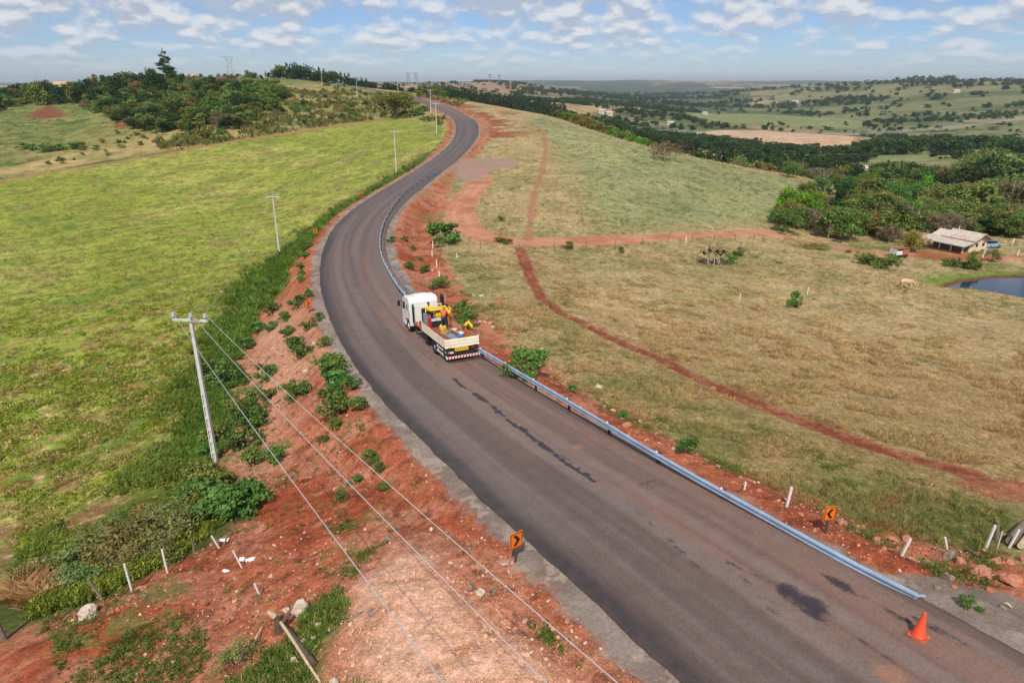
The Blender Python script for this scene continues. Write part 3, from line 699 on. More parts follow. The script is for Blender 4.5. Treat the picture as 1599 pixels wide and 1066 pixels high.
# ------------------------------------------------------------------ plants: meshes
def mat_leaf(name, cols, inst=False, trans=0.25, var=0.22):
    m = bpy.data.materials.new(name); m.use_nodes = True; t = NT(m.node_tree); t.n.clear()
    at = t.node('ShaderNodeAttribute', attribute_name='lv')
    cr = t.node('ShaderNodeValToRGB'); t.l.new(at.outputs['Fac'], cr.inputs[0])
    el = cr.color_ramp.elements; el[0].color = c4(cols[0]); el[1].color = c4(cols[-1])
    for k, cc in enumerate(cols[1:-1]): e = el.new((k+1)/(len(cols)-1)); e.color = c4(cc)
    if inst:
        ti = t.node('ShaderNodeAttribute', attribute_name='tint', attribute_type='INSTANCER')
        c = t.mix(1.0, cr.outputs[0], ti.outputs['Color'], 'MULTIPLY')
    else:
        oi = t.node('ShaderNodeObjectInfo'); r = oi.outputs['Random']
        cx = t.node('ShaderNodeCombineXYZ'); r2 = t.math('FRACT', t.math('MULTIPLY', r, 7.31))
        t.set(cx.inputs[0], t.mapr(r2, 0, 1, 1-var*1.2, 1+var*1.3)); t.set(cx.inputs[1], t.mapr(r, 0, 1, 1-var, 1+var)); t.set(cx.inputs[2], t.mapr(r, 0, 1, 1-var*0.6, 1+var))
        c = t.mix(1.0, cr.outputs[0], cx.outputs[0], 'MULTIPLY')
    d = t.node('ShaderNodeBsdfDiffuse'); t.set(d.inputs[0], c); tr = t.node('ShaderNodeBsdfTranslucent'); t.set(tr.inputs[0], t.mix(1.0, c, (1.1, 1.25, 0.7, 1), 'MULTIPLY'))
    mx = t.node('ShaderNodeMixShader'); mx.inputs[0].default_value = trans; t.l.new(d.outputs[0], mx.inputs[1]); t.l.new(tr.outputs[0], mx.inputs[2])
    o = t.node('ShaderNodeOutputMaterial'); t.l.new(mx.outputs[0], o.inputs[0]); return m
KL = 1.0
def S(*c): return srgb(*c, k=KL)
ML = {
 'green': mat_leaf('leaf_green', [S(72,92,44), S(98,118,58), S(134,150,80)]),
 'dark': mat_leaf('leaf_dark', [S(44,62,34), S(60,80,42), S(80,100,54)]),
 'bright': mat_leaf('leaf_bright', [S(78,112,34), S(100,138,44), S(136,166,66)]),
 'olive': mat_leaf('leaf_olive', [S(88,94,50), S(118,120,66), S(152,148,92)]),
 'brown': mat_leaf('leaf_brown', [S(84,76,58), S(108,98,72), S(132,120,88)], trans=0.1),
 'yellow': mat_leaf('leaf_yellow', [S(110,110,40), S(142,140,56), S(170,160,74)]),
 'pine': mat_leaf('leaf_pine', [S(40,58,38), S(54,74,46), S(70,90,54)], trans=0.1),
 'straw': mat_leaf('leaf_straw', [S(150,126,80), S(180,156,106), S(204,184,136)]),
 'castor': mat_leaf('leaf_castor', [S(70,98,48), S(96,124,60), S(140,160,92)], trans=0.25),
}
m_bark = mat_simple('bark', S(120,104,86), 0.9, var=0.3, scale=6, bump=0.5)
m_bark_pale = mat_simple('pale_bark', S(178,166,146), 0.9, var=0.2, scale=5, bump=0.4)
m_bark_dark = mat_simple('dark_bark', S(84,70,58), 0.9, var=0.3, scale=6, bump=0.5)

def leaves(n, lobes, size, rng, flat=0.0, aspect=0.6, shell=0.45):
    """a cloud of leaf faces over ellipsoid lobes: V, F, lv"""
    lobes = np.array(lobes, float)                                # cx cy cz rx ry rz
    vol = (lobes[:, 3]*lobes[:, 4]*lobes[:, 5])**0.67; k = rng.choice(len(lobes), n, p=vol/vol.sum())
    u = rng.normal(size=(n, 3)); u /= np.linalg.norm(u, axis=1)[:, None]
    r = (shell+(1-shell)*rng.rand(n))*(0.86+0.3*rng.rand(n))
    L = lobes[k]; c = L[:, :3]+u*r[:, None]*L[:, 3:6]
    nrm = u*0.8+rng.normal(size=(n, 3))*0.75; nrm[:, 2] += 0.25+flat; nrm /= np.linalg.norm(nrm, axis=1)[:, None]
    t = np.cross(nrm, rng.normal(size=(n, 3))); t /= np.linalg.norm(t, axis=1)[:, None]; b = np.cross(nrm, t)
    s = (size*(0.55+0.9*rng.rand(n)))[:, None]
    V = np.stack([c-t*s, c-b*s*aspect+nrm*s*0.15, c+t*s-nrm*s*0.2, c+b*s*aspect+nrm*s*0.15], 1).reshape(-1, 3)
    F = np.arange(4*n).reshape(n, 4)
    lob = rng.rand(len(lobes))*0.5
    lv = np.clip(lob[k]+rng.rand(n)*0.5, 0, 1)
    return V, F, np.repeat(lv, 4)
def leaf_mesh(name, n, lobes, size, rng, mat, **kw):
    V, F, lv = leaves(n, lobes, size, rng, **kw)
    me = np_mesh(name, V, F, False, (mat,)); set_f(me, lv, 'lv'); return me
def tube_np(pts, rad, sides=6):
    pts = np.array(pts, float); rad = np.array(rad, float); V = []; F = []
    for i, p in enumerate(pts):
        d = pts[min(i+1, len(pts)-1)]-pts[max(i-1, 0)]; d /= np.linalg.norm(d)+1e-9
        a = np.cross(d, (0, 0, 1) if abs(d[2]) < 0.9 else (1, 0, 0)); a /= np.linalg.norm(a); b = np.cross(d, a)
        for k in range(sides):
            q = 2*math.pi*k/sides; V.append(p+rad[i]*(a*math.cos(q)+b*math.sin(q)))
    for i in range(len(pts)-1):
        for k in range(sides):
            k2 = (k+1) % sides; F.append([i*sides+k, i*sides+k2, (i+1)*sides+k2, (i+1)*sides+k])
    return np.array(V), np.array(F)
def join_np(parts):
    V = []; F = []; n = 0
    for v, f in parts: V.append(v); F.append(f+n); n += len(v)
    return np.concatenate(V), np.concatenate(F)
def limbs(H, rb, lobes, rng, split=0.35, bend=0.05, twigs=0):
    top = np.array([rng.uniform(-.04, .04)*H, rng.uniform(-.04, .04)*H, H*0.78]); parts = []
    tr = [np.array([0, 0, -0.25]), np.array([0, 0, H*0.1]), top*0.5+rng.normal(size=3)*H*bend*0.4, top]
    parts.append(tube_np(tr, [rb*1.3, rb, rb*0.7, rb*0.25], 7))
    for L in lobes:
        s = rng.uniform(split*0.7, split*1.3); p0 = top*s; p2 = np.array(L[:3]); p1 = (p0+p2)/2+np.array([0, 0, -0.04*H])+rng.normal(size=3)*0.03*H
        parts.append(tube_np([p0, p1, p2], [rb*0.5, rb*0.32, rb*0.1], 5))
        for _ in range(twigs):
            u = rng.normal(size=3); u[2] = abs(u[2]); u /= np.linalg.norm(u); parts.append(tube_np([p1*0.3+p2*0.7, p2+u*np.array(L[3:6])*0.6, p2+u*np.array(L[3:6])*1.05], [rb*0.16, rb*0.1, rb*0.04], 4))
    return join_np(parts)
def crown_lobes(H, W_, n, rng, base=0.3, flat=0.7):
    out = []
    for k in range(n):
        a = rng.uniform(0, 6.28); q = rng.uniform(0, 1)**0.6; zc = H*(base+(1-base)*(0.25+0.62*rng.rand()))
        rr = W_*0.5*q*(1.05-0.75*abs((zc/H-base)/(1-base)-0.45)); s = W_*rng.uniform(0.15, 0.27)
        out.append((rr*math.cos(a), rr*math.sin(a), zc-s*flat*0.6, s, s, s*flat))
    out.append((0, 0, H*0.86-W_*0.1, W_*0.2, W_*0.2, W_*0.16*flat+0.05*H))
    return out
PROTO = {}
def mk(kind, seed, H, W_, nl, n, size, mat, bark, base=0.3, rb=0.14, flat=0.75, twigs=0, shell=0.45, **kw):
    rng = np.random.RandomState(seed); lo = crown_lobes(H, W_, nl, rng, base, flat)
    tv, tf = limbs(H, rb, lo, rng, max(0.25, base), twigs=twigs)
    PROTO.setdefault(kind, []).append((leaf_mesh(kind+'_crown', n, lo, size, rng, ML[mat], shell=shell, **kw), np_mesh(kind+'_trunk', tv, tf, True, (bark,)), H))
for s_ in range(4):
    mk('broadleaf', 10+s_, 8, 7.5, 15, 2600, 0.24, 'green', m_bark, base=0.16)
    mk('woodland', 20+s_, 6, 6.5, 11, 900, 0.30, 'dark', m_bark_dark, base=0.05)
    mk('scrubgreen', 30+s_, 5, 5.5, 10, 800, 0.28, 'green', m_bark, base=0.03)
for s_ in range(3):
    mk('olivetree', 40+s_, 7, 7.5, 13, 1900, 0.22, 'olive', m_bark, base=0.15, twigs=2)
    mk('bare', 50+s_, 7, 7.5, 14, 1500, 0.17, 'brown', m_bark_pale, base=0.18, twigs=7, shell=0.3)
    mk('brighttree', 60+s_, 9, 8, 15, 2600, 0.26, 'bright', m_bark, base=0.1)
    mk('yellowtree', 70+s_, 5, 6, 12, 1900, 0.17, 'yellow', m_bark_dark, base=0.2)
    mk('shrub', 80+s_, 2.0, 2.3, 11, 1100, 0.10, 'green', m_bark, base=0.02, rb=0.04)
    mk('castor', 90+s_, 1.5, 1.7, 12, 900, 0.078, 'castor', m_bark, base=0.05, rb=0.03, flat=0.7, aspect=0.8)
    mk('drybush', 100+s_, 1.8, 2.3, 12, 1500, 0.062, 'olive', m_bark_pale, base=0.02, rb=0.03, twigs=4)
    mk('farbroad', 110+s_, 8, 8, 8, 260, 0.60, 'dark', m_bark_dark, base=0.05)
def conif(kind, seed, H, W_, n, size, mat, tiers, open_=0.5, base=0.25, taper=True, rb=0.16):
    rng = np.random.RandomState(seed); lo = []; parts = [tube_np([(0, 0, -0.3), (0.1, 0, H*0.5), (0, 0, H*0.97)], [rb*1.3, rb*0.8, rb*0.15], 7)]
    for k in range(tiers):
        q = k/(tiers-1); z = H*(base+(0.97-base)*q); R = W_*0.5*((1-q)**0.6 if taper else (1-(2*q-0.9)**2*0.5))+0.25
        for j in range(max(2, int(5*(1-q*0.6)))):
            a = rng.uniform(0, 6.28); rr = R*rng.uniform(0.35, 0.8); x, y = rr*math.cos(a), rr*math.sin(a); zz = z+rng.uniform(-.03, .03)*H
            lo.append((x, y, zz, R*0.42, R*0.42, H*0.035*(1+open_)))
            parts.append(tube_np([(0, 0, zz-0.04*H), (x, y, zz)], [rb*0.3, rb*0.08], 4))
    tv, tf = join_np(parts)
    PROTO.setdefault(kind, []).append((leaf_mesh(kind+'_crown', n, lo, size, rng, ML[mat], flat=0.4, shell=0.2), np_mesh(kind+'_trunk', tv, tf, True, (m_bark_dark,)), H))
for s_ in range(3):
    conif('pinetree', 120+s_, 12, 5.5, 1100, 0.30, 'pine', 8, 0.9, base=0.12)
    conif('gum', 130+s_, 13, 5.5, 900, 0.36, 'pine', 7, 1.3, base=0.22, taper=False)
conif('tiered', 140, 18, 14, 3800, 0.36, 'pine', 10, 0.55, base=0.16, rb=0.3)
for s_ in range(2): mk('umbrella', 150+s_, 9, 11, 16, 3000, 0.26, 'green', m_bark, base=0.42, rb=0.22, flat=0.6)
def mk_palm():
    rng = np.random.RandomState(5); H = 11; tv, tf = tube_np([(0, 0, -.3), (0.1, 0, 4), (0.15, 0, H-0.6)], [0.32, 0.24, 0.2], 9); V = []; F = []; lv = []
    for k in range(26):
        a = rng.uniform(0, 6.28); up = rng.uniform(-0.3, 1.0); L = rng.uniform(2.4, 3.2); p = np.array([0.15, 0, H-0.5]); d = np.array([math.cos(a), math.sin(a), up]); pts = []
        for i in range(9): pts.append(p.copy()); p = p+d/np.linalg.norm(d)*L/8; d[2] -= 0.24
        for i in range(8):
            for sgn in (-1, 1):
                t = pts[i+1]-pts[i]; t /= np.linalg.norm(t); b = np.cross(t, (0, 0, 1)); b /= np.linalg.norm(b)
                q = pts[i]+b*sgn*0.5*(1-i/10)+t*0.25+np.array([0, 0, -0.28]); n0 = len(V)
                V += [pts[i], pts[i+1], q+t*0.15, q]; F.append([n0, n0+1, n0+2, n0+3]); v_ = rng.rand(); lv += [v_]*4
    me = np_mesh('palm_crown', np.array(V), np.array(F), False, (ML['green'],)); set_f(me, lv, 'lv')
    PROTO['palm'] = [(me, np_mesh('palm_trunk', tv, tf, True, (m_bark_pale,)), H)]
mk_palm()
def mk_banana():
    rng = np.random.RandomState(6); parts = []; V = []; F = []; lv = []
    for s in range(9):
        bx, by = rng.normal(size=2)*0.55; h = rng.uniform(1.4, 2.6); parts.append(tube_np([(bx, by, -0.1), (bx*1.2, by*1.2, h)], [0.055, 0.03], 6))
        for k in range(6):
            a = rng.uniform(0, 6.28); p = np.array([bx*1.2, by*1.2, h]); d = np.array([math.cos(a)*0.6, math.sin(a)*0.6, 1.1]); pts = []
            for i in range(5): pts.append(p.copy()); p = p+d/np.linalg.norm(d)*0.36; d[2] -= 0.5
            for i in range(4):
                t = pts[i+1]-pts[i]; b = np.cross(t, (0, 0, 1)); b /= np.linalg.norm(b)+1e-6; w0 = [0.05, .16, .17, .12, .02]; n0 = len(V)
                V += [pts[i]-b*w0[i], pts[i]+b*w0[i], pts[i+1]+b*w0[i+1], pts[i+1]-b*w0[i+1]]; F.append([n0, n0+1, n0+2, n0+3]); v_ = rng.rand(); lv += [v_]*4
    tv, tf = join_np(parts); me = np_mesh('banana_crown', np.array(V), np.array(F), False, (ML['brown'],)); set_f(me, lv, 'lv')
    PROTO['banana'] = [(me, np_mesh('banana_trunk', tv, tf, True, (m_bark_pale,)), 3.4)]
mk_banana()

rt = random.Random(3)
PN = {'shrub': ('foliage', 'stem'), 'castor': ('foliage', 'stem'), 'drybush': ('foliage', 'stem'), 'banana': ('foliage', 'stem')}
MASS = {}
def plant(kind, p, h, label, cat='tree', group=None, name=None, wide=1.0, parts=True, rz=None, idx=None, mass=None):
    pr = PROTO[kind]; vi = rt.randrange(len(pr)) if idx is None else idx % len(pr); cr, tr, H = pr[vi]
    if mass:
        s = h/H; MASS.setdefault(mass, []).append(((p[0], p[1], p[2]-0.03*h), rt.uniform(0, 6.28), (s*wide, s*wide, s), kind, vi)); return
    s = h/H; sc = (s*wide, s*wide*rt.uniform(0.92, 1.08), s); rz = rt.uniform(0, 6.28) if rz is None else rz
    nm = name or 'tree'; a, b = PN.get(kind, ('crown', 'trunk'))
    if parts:
        r = empty(nm, (p[0], p[1], p[2]-0.03*h), rz); r.scale = sc
        link(a, cr, r); link(b, tr, r)
    else:
        r = link(nm, cr, None, (p[0], p[1], p[2]-0.03*h), rz, sc)
    tag(r, label, cat, group); return r
def samp(poly, sx_, sy_, jit=0.45, seed=0):
    """jittered spots inside a photo polygon, dropped on the ground there"""
    P_ = np.array(poly, float); rg = np.random.RandomState(seed)
    xs = np.arange(P_[:, 0].min(), P_[:, 0].max(), sx_); ys = np.arange(P_[:, 1].min(), P_[:, 1].max(), sy_)
    X, Y = np.meshgrid(xs, ys); X = X+(np.arange(len(ys)) % 2)[:, None]*sx_*0.5
    X = (X+rg.uniform(-jit, jit, X.shape)*sx_).ravel(); Y = (Y+rg.uniform(-jit, jit, Y.shape)*sy_).ravel()
    k = poly_sd(X, Y, P_) < 0
    X = X[k]; Y = Y[k]
    return Wb(X, Y) if len(X) else np.zeros((0, 3)), X, Y
def zat(px, py, p):
    """height above p at which a point over p shows at photo row py"""
    yy = (py-533.0)/FPX; g = p[1]*1.0
    drop = g*(SP+yy*CP)/(CP-yy*SP); return (CAMZ-drop)-p[2]
FOR = []
# woodland covering the hill on the left
pts, X, Y = samp([(-20,146),(40,140),(60,138),(110,132),(160,128),(230,125),(285,128),(300,133),(340,134),(390,131),(440,136),(462,150),(440,163),(420,176),(400,190),(372,200),(330,206),(300,207),(262,208),(215,204),(180,190),(140,174),(105,162),(80,158),(40,166),(-20,176)], 12.5, 7.2, 0.48, 4)
order = np.argsort(-pts[:, 1])
keep = set(random.Random(8).sample(list(range(len(pts))), min(75, len(pts))))
for i in order:
    x_, y_ = X[i], Y[i]; k = rt.choices(['woodland', 'scrubgreen', 'bare', 'olivetree'], [5, 5, 0.7 if x_ < 300 else 0.2, 1.6])[0]
    h = rt.uniform(3.6, 6.2) if y_ > 150 else rt.uniform(4.2, 7)
    where = 'in the woodland covering the hill behind the green field' if x_ < 250 else 'in the scrub on the slope below the hilltop'
    lab = {'woodland': 'dark green bushy tree ', 'scrubgreen': 'mid green bushy tree ', 'bare': 'leafless grey brown tree ', 'olivetree': 'olive green tree '}[k]+where
    plant(k, pts[i], h, lab, 'tree', lab.replace('tree', 'trees', 1), wide=1.25, mass=None if i in keep else 'woodland')
# trees along the skyline of that hill
sky_t = [(8,134),(20,131),(33,126),(45,127),(58,124),(68,120),(78,121),(92,128),(104,127),(118,124),(130,121),(142,117),(152,113),(165,113),(176,114),(188,110),(198,108),(210,109),(222,112),(238,101),(250,110),(273,108),(284,117),(298,119),(313,114),(340,117),(352,114),(362,117),(372,114),(386,108),(398,112),(408,116)]
for n_, (px_, yt) in enumerate(sky_t):
    Zd = 372+22*math.sin(px_) if px_ < 290 else 470; p = Q(px_, Zd); h = zat(px_, yt, p)
    plant(rt.choice(['woodland', 'scrubgreen', 'woodland']), p, max(3.0, min(h, 16)), 'dark rounded tree against the sky along the crest of the left hill', 'tree', 'trees on the crest of the left hill', wide=1.1 if h < 9 else 0.75)
p = Q(262, 392); plant('tiered', p, zat(262, 73, p), 'tall tiered conifer standing alone above the hill woodland against the sky', 'tree', wide=1.05)
p = Q(238, 400); plant('scrubgreen', p, zat(238, 104, p), 'tall round tree just left of the tall tiered conifer', 'tree', wide=0.6)
# shrubs on the dry slope left of the far road
pts, X, Y = samp([(440,150),(500,138),(560,150),(600,158),(640,170),(655,185),(610,180),(560,186),(520,190),(450,200),(400,203),(380,206),(300,222),(290,214),(380,196),(420,182)], 12, 6.5, 0.5, 9)
for i in range(len(pts)):
    k = rt.choice(['scrubgreen', 'shrub', 'drybush', 'woodland', 'drybush'])
    lab = 'low '+{'scrubgreen': 'bright green', 'shrub': 'green', 'drybush': 'greyish', 'woodland': 'dark green'}[k]+' shrub on the dry slope left of the far road'
    plant(k, pts[i], rt.uniform(0.7, 2.6), lab, 'shrub', lab.replace('low ', '').replace('shrub', 'shrubs'), 'shrub', wide=1.3)
pts, X, Y = samp([(505,130),(560,140),(620,152),(600,158),(540,148),(480,140)], 10, 6, 0.5, 10)
for i in range(len(pts)): plant('scrubgreen', pts[i], rt.uniform(1.5, 2.8), 'green bush on the verge just below the hilltop stretch of road', 'shrub', 'bushes on the verge below the hilltop road', 'shrub', wide=1.4)
# tall wood on the hilltop
row = [(418,112),(427,106),(436,108),(441,102),(450,99),(456,97),(463,94),(470,97),(477,99),(484,101),(491,103),(498,103),(505,106),(512,108),(519,107),(526,110),(533,112),(540,116),(548,115),(556,119),(564,120),(571,123),(578,126),(585,129)]
for n_, (px_, yt) in enumerate(row):
    for r_ in range(2):
        Zd = 560-14*r_-(0.3*(px_-418)); q = px_+rt.uniform(-3, 3); p = Q(q, Zd); h = min(max(zat(q, yt+r_*3+rt.uniform(-2, 2), p), 5), 20)
        plant(rt.choice(['gum', 'gum', 'woodland', 'pinetree']), p, h, 'tall dark tree in the wood crowning the hilltop beside the poles', 'tree', 'tall trees on the hilltop', wide=1.25 if px_ > 440 else 0.9, mass='hilltop_wood' if r_ else None)
for px_, yt, Zd in ((432,104,540),(426,110,545),(438,99,540)):
    p = Q(px_, Zd); plant('scrubgreen', p, zat(px_, yt, p), {432: 'round green tree at the left end of the hilltop wood', 426: 'small round tree beside the leftmost hilltop pole', 438: 'slim dark tree between the round tree and the hilltop wood'}[px_], 'tree', wide=0.8)
p = W(617,184); plant('umbrella', p, zat(617,140,p), 'spreading green tree beside the track below the far bend', 'tree', wide=1.35, idx=1)
for px_, py_, h, l in ((600,180,2,'left'),(645,182,3,'right'),(632,178,2,'right'),(655,180,3.5,'far right'),(662,174,3,'extreme right')):
    plant('scrubgreen', W(px_, py_), h, 'leafy thicket bush at the '+l+' foot of the spreading track tree' if px_ != 632 else 'smaller leafy bush close behind the spreading track tree', 'shrub', None, 'shrub', wide=1.5)
for px_, yt, Zd in ((663,128,400),(655,133,420),(678,130,440),(684,131,450),(690,134,430)):
    p = Q(px_, Zd); plant('scrubgreen', p, min(max(zat(px_, yt, p), 3), 12), 'green tree beyond the far road where it drops behind the hill', 'tree', 'trees beyond the far road', wide=0.9)
# plantation
for k_ in range(5):
    Zd = 560+k_*34
    for px_ in np.arange(692+k_*1.5, 868+k_*4, 7.6):
        p = Q(px_+rt.uniform(-2, 2), Zd+rt.uniform(-8, 8)); h = rt.uniform(10, 13)
        plant('gum' if rt.random() < 0.5 else 'pinetree', p, h, 'slim dark tree in the dense plantation right of the far road', 'tree', 'plantation trees', wide=1.35, mass='plantation_trees')
ADJ = {'bare': 'leafless grey brown', 'olivetree': 'olive green', 'broadleaf': 'full green', 'scrubgreen': 'mid green', 'brighttree': 'bright green', 'woodland': 'dark green', 'pinetree': 'dark conical', 'gum': 'dark slender', 'farbroad': 'dark'}
def place_word(px_, marks):
    for x1, wd in marks:
        if px_ < x1: return wd
    return marks[-1][1]
def band(spots, kinds, hr, label, group, Zr, wide=1.1, parts=True, cat='tree', n=None, ex=0, mass=None, frac=1.0, marks=None):
    """trees along a photo line of crown tops, standing Zr metres off"""
    xs = [a for a, b in spots]; ys = [b for a, b in spots]
    for k in range(n):
        px_ = xs[0]+(xs[-1]-xs[0])*(k+rt.uniform(0.1, 0.9))/n; Zd = rt.uniform(*Zr); p = Q(px_, Zd)
        h = zat(px_, np.interp(px_, xs, ys)+rt.uniform(-3, 4), p)+ex; h = min(max(h, hr[0]), hr[1])
        kd = rt.choice(kinds); lb = label
        if marks: lb = ADJ[kd]+' tree '+label+' '+place_word(px_, marks)
        plant(kd, p, h, lb, cat, (lb if marks else group).replace('tree ', 'trees ', 1), wide=wide*(1 if h < 1.3*hr[0] else 0.85), parts=parts, mass=mass if (mass and rt.random() >= frac) else None)
band([(872,178),(900,176),(925,184),(960,196),(1000,208),(1030,222),(1060,232)], ['broadleaf', 'brighttree', 'scrubgreen', 'olivetree'], (4.5, 11), 'in the belt just behind the grassy ridge', 'x', (262, 300), n=36, marks=[(1000,'near its upper end'),(2000,'near the lone brown tree')])
band([(880,172),(930,178),(1000,190),(1060,200),(1100,208),(1150,214)], ['farbroad', 'woodland'], (6, 13), 'dark tree in the valley wood beyond the grassy ridge', 'valley wood beyond the ridge', (520, 720), n=80, wide=1.4, mass='valley_wood', frac=0)
band([(1080,226),(1140,222),(1165,224),(1200,232),(1240,236),(1290,240),(1335,246)], ['pinetree', 'gum', 'woodland', 'pinetree'], (8, 16), 'in the pine belt behind the ridge end', 'x', (285, 345), n=64, wide=1.15, mass='pine_wood', frac=0.2, marks=[(1200,'towards its upper end'),(1280,'in its middle'),(2000,'towards its lower end')])
band([(1150,238),(1200,246),(1260,252),(1330,256)], ['pinetree', 'olivetree', 'gum'], (7, 11), 'standing out in front of the pine belt', 'x', (262, 285), n=16, wide=1.1, marks=[(1240,'at its upper half'),(2000,'at its lower half')])
band([(1150,229),(1230,228),(1300,228),(1345,222),(1370,212),(1440,210),(1500,206),(1599,200)], ['farbroad'], (6, 13), 'dark tree along the valley bottom beyond the bare brown field', 'valley bottom trees', (520, 640), n=90, wide=1.5, mass='valley_trees', frac=0)
band([(1340,268),(1372,252),(1400,248),(1440,256),(1480,262),(1530,230),(1545,224),(1570,238),(1610,236)], ['woodland', 'broadleaf', 'pinetree', 'olivetree'], (5, 17), 'on the valley side', 'x', (275, 400), n=120, wide=1.25, mass='hillside_wood', frac=0.08, marks=[(1440,'above the shed'),(1530,'above the farmhouse'),(2000,'above the palm')])
band([(1230,262),(1300,268),(1350,276),(1400,276),(1480,286),(1540,276),(1599,268),(1640,262)], ['olivetree', 'bare', 'broadleaf', 'scrubgreen'], (5, 12), 'in the second row of the woods', 'x', (195, 265), n=84, wide=1.25, mass='hillside_wood', frac=0.15, marks=[(1320,'left of the shed'),(1430,'behind the shed'),(1550,'behind the farmhouse'),(2000,'round the palm')])
band([(1262,306),(1300,306),(1350,308),(1400,312),(1440,306),(1500,310),(1560,318),(1599,322),(1650,320)], ['olivetree', 'bare', 'broadleaf', 'broadleaf', 'olivetree', 'brighttree', 'woodland'], (5, 10), 'in the front row of the woods', 'x', (148, 185), n=64, wide=1.2, marks=[(1330,'left of the shed'),(1420,'behind the shed'),(1480,'behind the farmhouse porch'),(1560,'behind the farmhouse gable'),(2000,'right of the farmhouse')])
band([(1215,322),(1262,318),(1320,322),(1370,325),(1400,330)], ['broadleaf', 'olivetree', 'scrubgreen', 'broadleaf', 'bare'], (5, 9), 'at the near edge of the woods', 'x', (131, 146), n=17, wide=1.15, marks=[(1300,'left of the shed'),(2000,'just behind the shed')])
band([(1440,326),(1500,322),(1560,326),(1640,330)], ['broadleaf', 'olivetree', 'woodland', 'olivetree', 'bare'], (5, 9), 'close behind the farmhouse roof', 'x', (139, 150), n=20, wide=1.2, marks=[(1500,'towards the left'),(1560,'in the middle'),(2000,'towards the right edge')])
# trees one can point to
one = [
 ('bare', W(1038,251), 214, 'lone brownish tree standing on the grassy ridge', 1.15),
 ('brighttree', Q(1228,150), 286, 'tallest bright green tree at the left end of the farmhouse woods', 0.95),
 ('brighttree', Q(1250,146), 294, 'broad bright green tree second from the left end of the farmhouse woods', 0.9),
 ('broadleaf', Q(1213,140), 322, 'small bright tree at the end of the dirt road beside the woods', 1.0),
 ('olivetree', Q(1290,142), 318, 'greyish green round tree right of the bright trees', 1.15),
 ('olivetree', Q(1325,138), 320, 'pale olive tree at the front edge of the woods', 1.1),
 ('bare', Q(1388,132), 345, 'small leafless tree left of the shed', 1.0),
 ('yellowtree', Q(1428,124), 358, 'yellowish tree between the shed and the farmhouse', 1.15),
 ('scrubgreen', Q(1516,112), 387, 'small green tree on the bank between the farmhouse and the pond', 0.8),
 ('olivetree', Q(1548,116), 386, 'thin small tree right of the farmhouse', 0.8),
 ('bare', Q(1252,285), 247, 'pale bare tree in front of the dark pines', 0.9),
 ('palm', Q(1561,258), 258, 'tall palm with a pale trunk above the farmhouse woods', 0.85),
 ('brighttree', Q(1440,225), 268, 'bright green leafy tree in the woods uphill of the farmhouse', 0.8),
 ('pinetree', Q(1377,235), 250, 'tall dark conifer in the woods left of the farmhouse', 1.3),
 ('brighttree', Q(1590,225), 292, 'bright green tree below the palm at the right edge', 1.2),
 ('woodland', Q(1600,340), 226, 'large dark spreading tree high on the valley side at right edge', 1.2),
 ('woodland', Q(1537,350), 222, 'large dark spreading tree above the palm', 1.3),
]
for kd, p, yt, lab, wd in one:
    px_ = project(*p)[0]; plant(kd, p, min(max(zat(px_, yt, p), 2.2), 15), lab, 'tree', None, 'palm_tree' if kd == 'palm' else 'tree', wide=wd, idx=1)
plant('scrubgreen', W(690,381), 3.4, 'dense round green bush beside the loop of the dirt road', 'bush', None, 'bush', wide=1.35)
plant('banana', W(1112,414), 3.0, 'dry straggly banana clump in the tan pasture', 'banana plant', None, 'banana_plant', wide=1.5)
for px_, py_, h, kd, lab, wd in ((1140,412,1.5,'shrub','green weed clump right of the dry banana clump',1.3),(1152,399,1.6,'shrub','small green bush at the road behind the banana clump',0.9),(1240,480,2.2,'castor','slender green sapling in the middle of the tan pasture',0.7),
   (1270,388,1.2,'drybush','low dark bush beside the dirt road in the pasture',2.6),(970,395,1.1,'castor','tiny green sapling by the dirt road fence',0.7),(886,388,1.2,'shrub','low dark bush in the dirt road verge',1.2),
   (1360,415,2.3,'shrub','wide green bush on the lawn left of the pond',1.6),(1383,421,2.6,'shrub','denser bright green bush nearest the pond on the lawn',1.3),(1478,415,1.5,'shrub','round dark shrub below the farmhouse porch',1.1),(1494,417,1.8,'castor','bright green shrub below the farmhouse corner',1.0),
   (785,380,1.0,'shrub','low green tuft bush inside the dirt road bend',2.2),(780,345,1.2,'drybush','small dark bush on the hillside above the road bend',1.2),
   (827,588,2.0,'shrub','leafy green bush behind the guardrail right of the truck',1.15),(824,572,1.5,'castor','smaller upper part bush beside the guardrail bush',1.2),(727,507,1.5,'shrub','green bush behind the truck bed',1.3),(722,488,1.3,'castor','green bush beyond the truck engine unit',1.2),(733,515,1.1,'shrub','small green bush just right of the truck',1.0),
   (1074,708,0.9,'castor','small dark green plant behind the guardrail',1.0),(972,652,0.5,'castor','tiny plant between red rocks behind the guardrail',1.2),(893,612,0.6,'castor','tiny plant behind the guardrail near the truck',1.0),
   (1515,948,0.45,'shrub','small green tuft on the gravel beside the rail end',1.0),(685,450,1.4,'shrub','elongated green bush on the red bank behind the cab',1.5),(665,425,1.0,'castor','small green plant on the red bank above the loose rails',1.3),(640,420,1.0,'castor','small green plant on the bank beside the guardrail bend',1.3),
   (645,390,1.0,'drybush','greyish weed on the red bank at the bend',1.3),(612,378,0.9,'castor','green weed by the shoulder inside the bend',1.2),(655,407,0.8,'drybush','sparse weed on the red bank right of the bend',1.2),(632,376,0.8,'castor','second green weed inside the bend',1.2)):
    plant(kd, W(px_, py_), h, lab, 'bush', None, 'bush', wide=wd)
plant('drybush', W(75,236), 3.2, 'long dark shrub clump in the pasture beyond the field', 'shrub', None, 'shrub', wide=2.6)
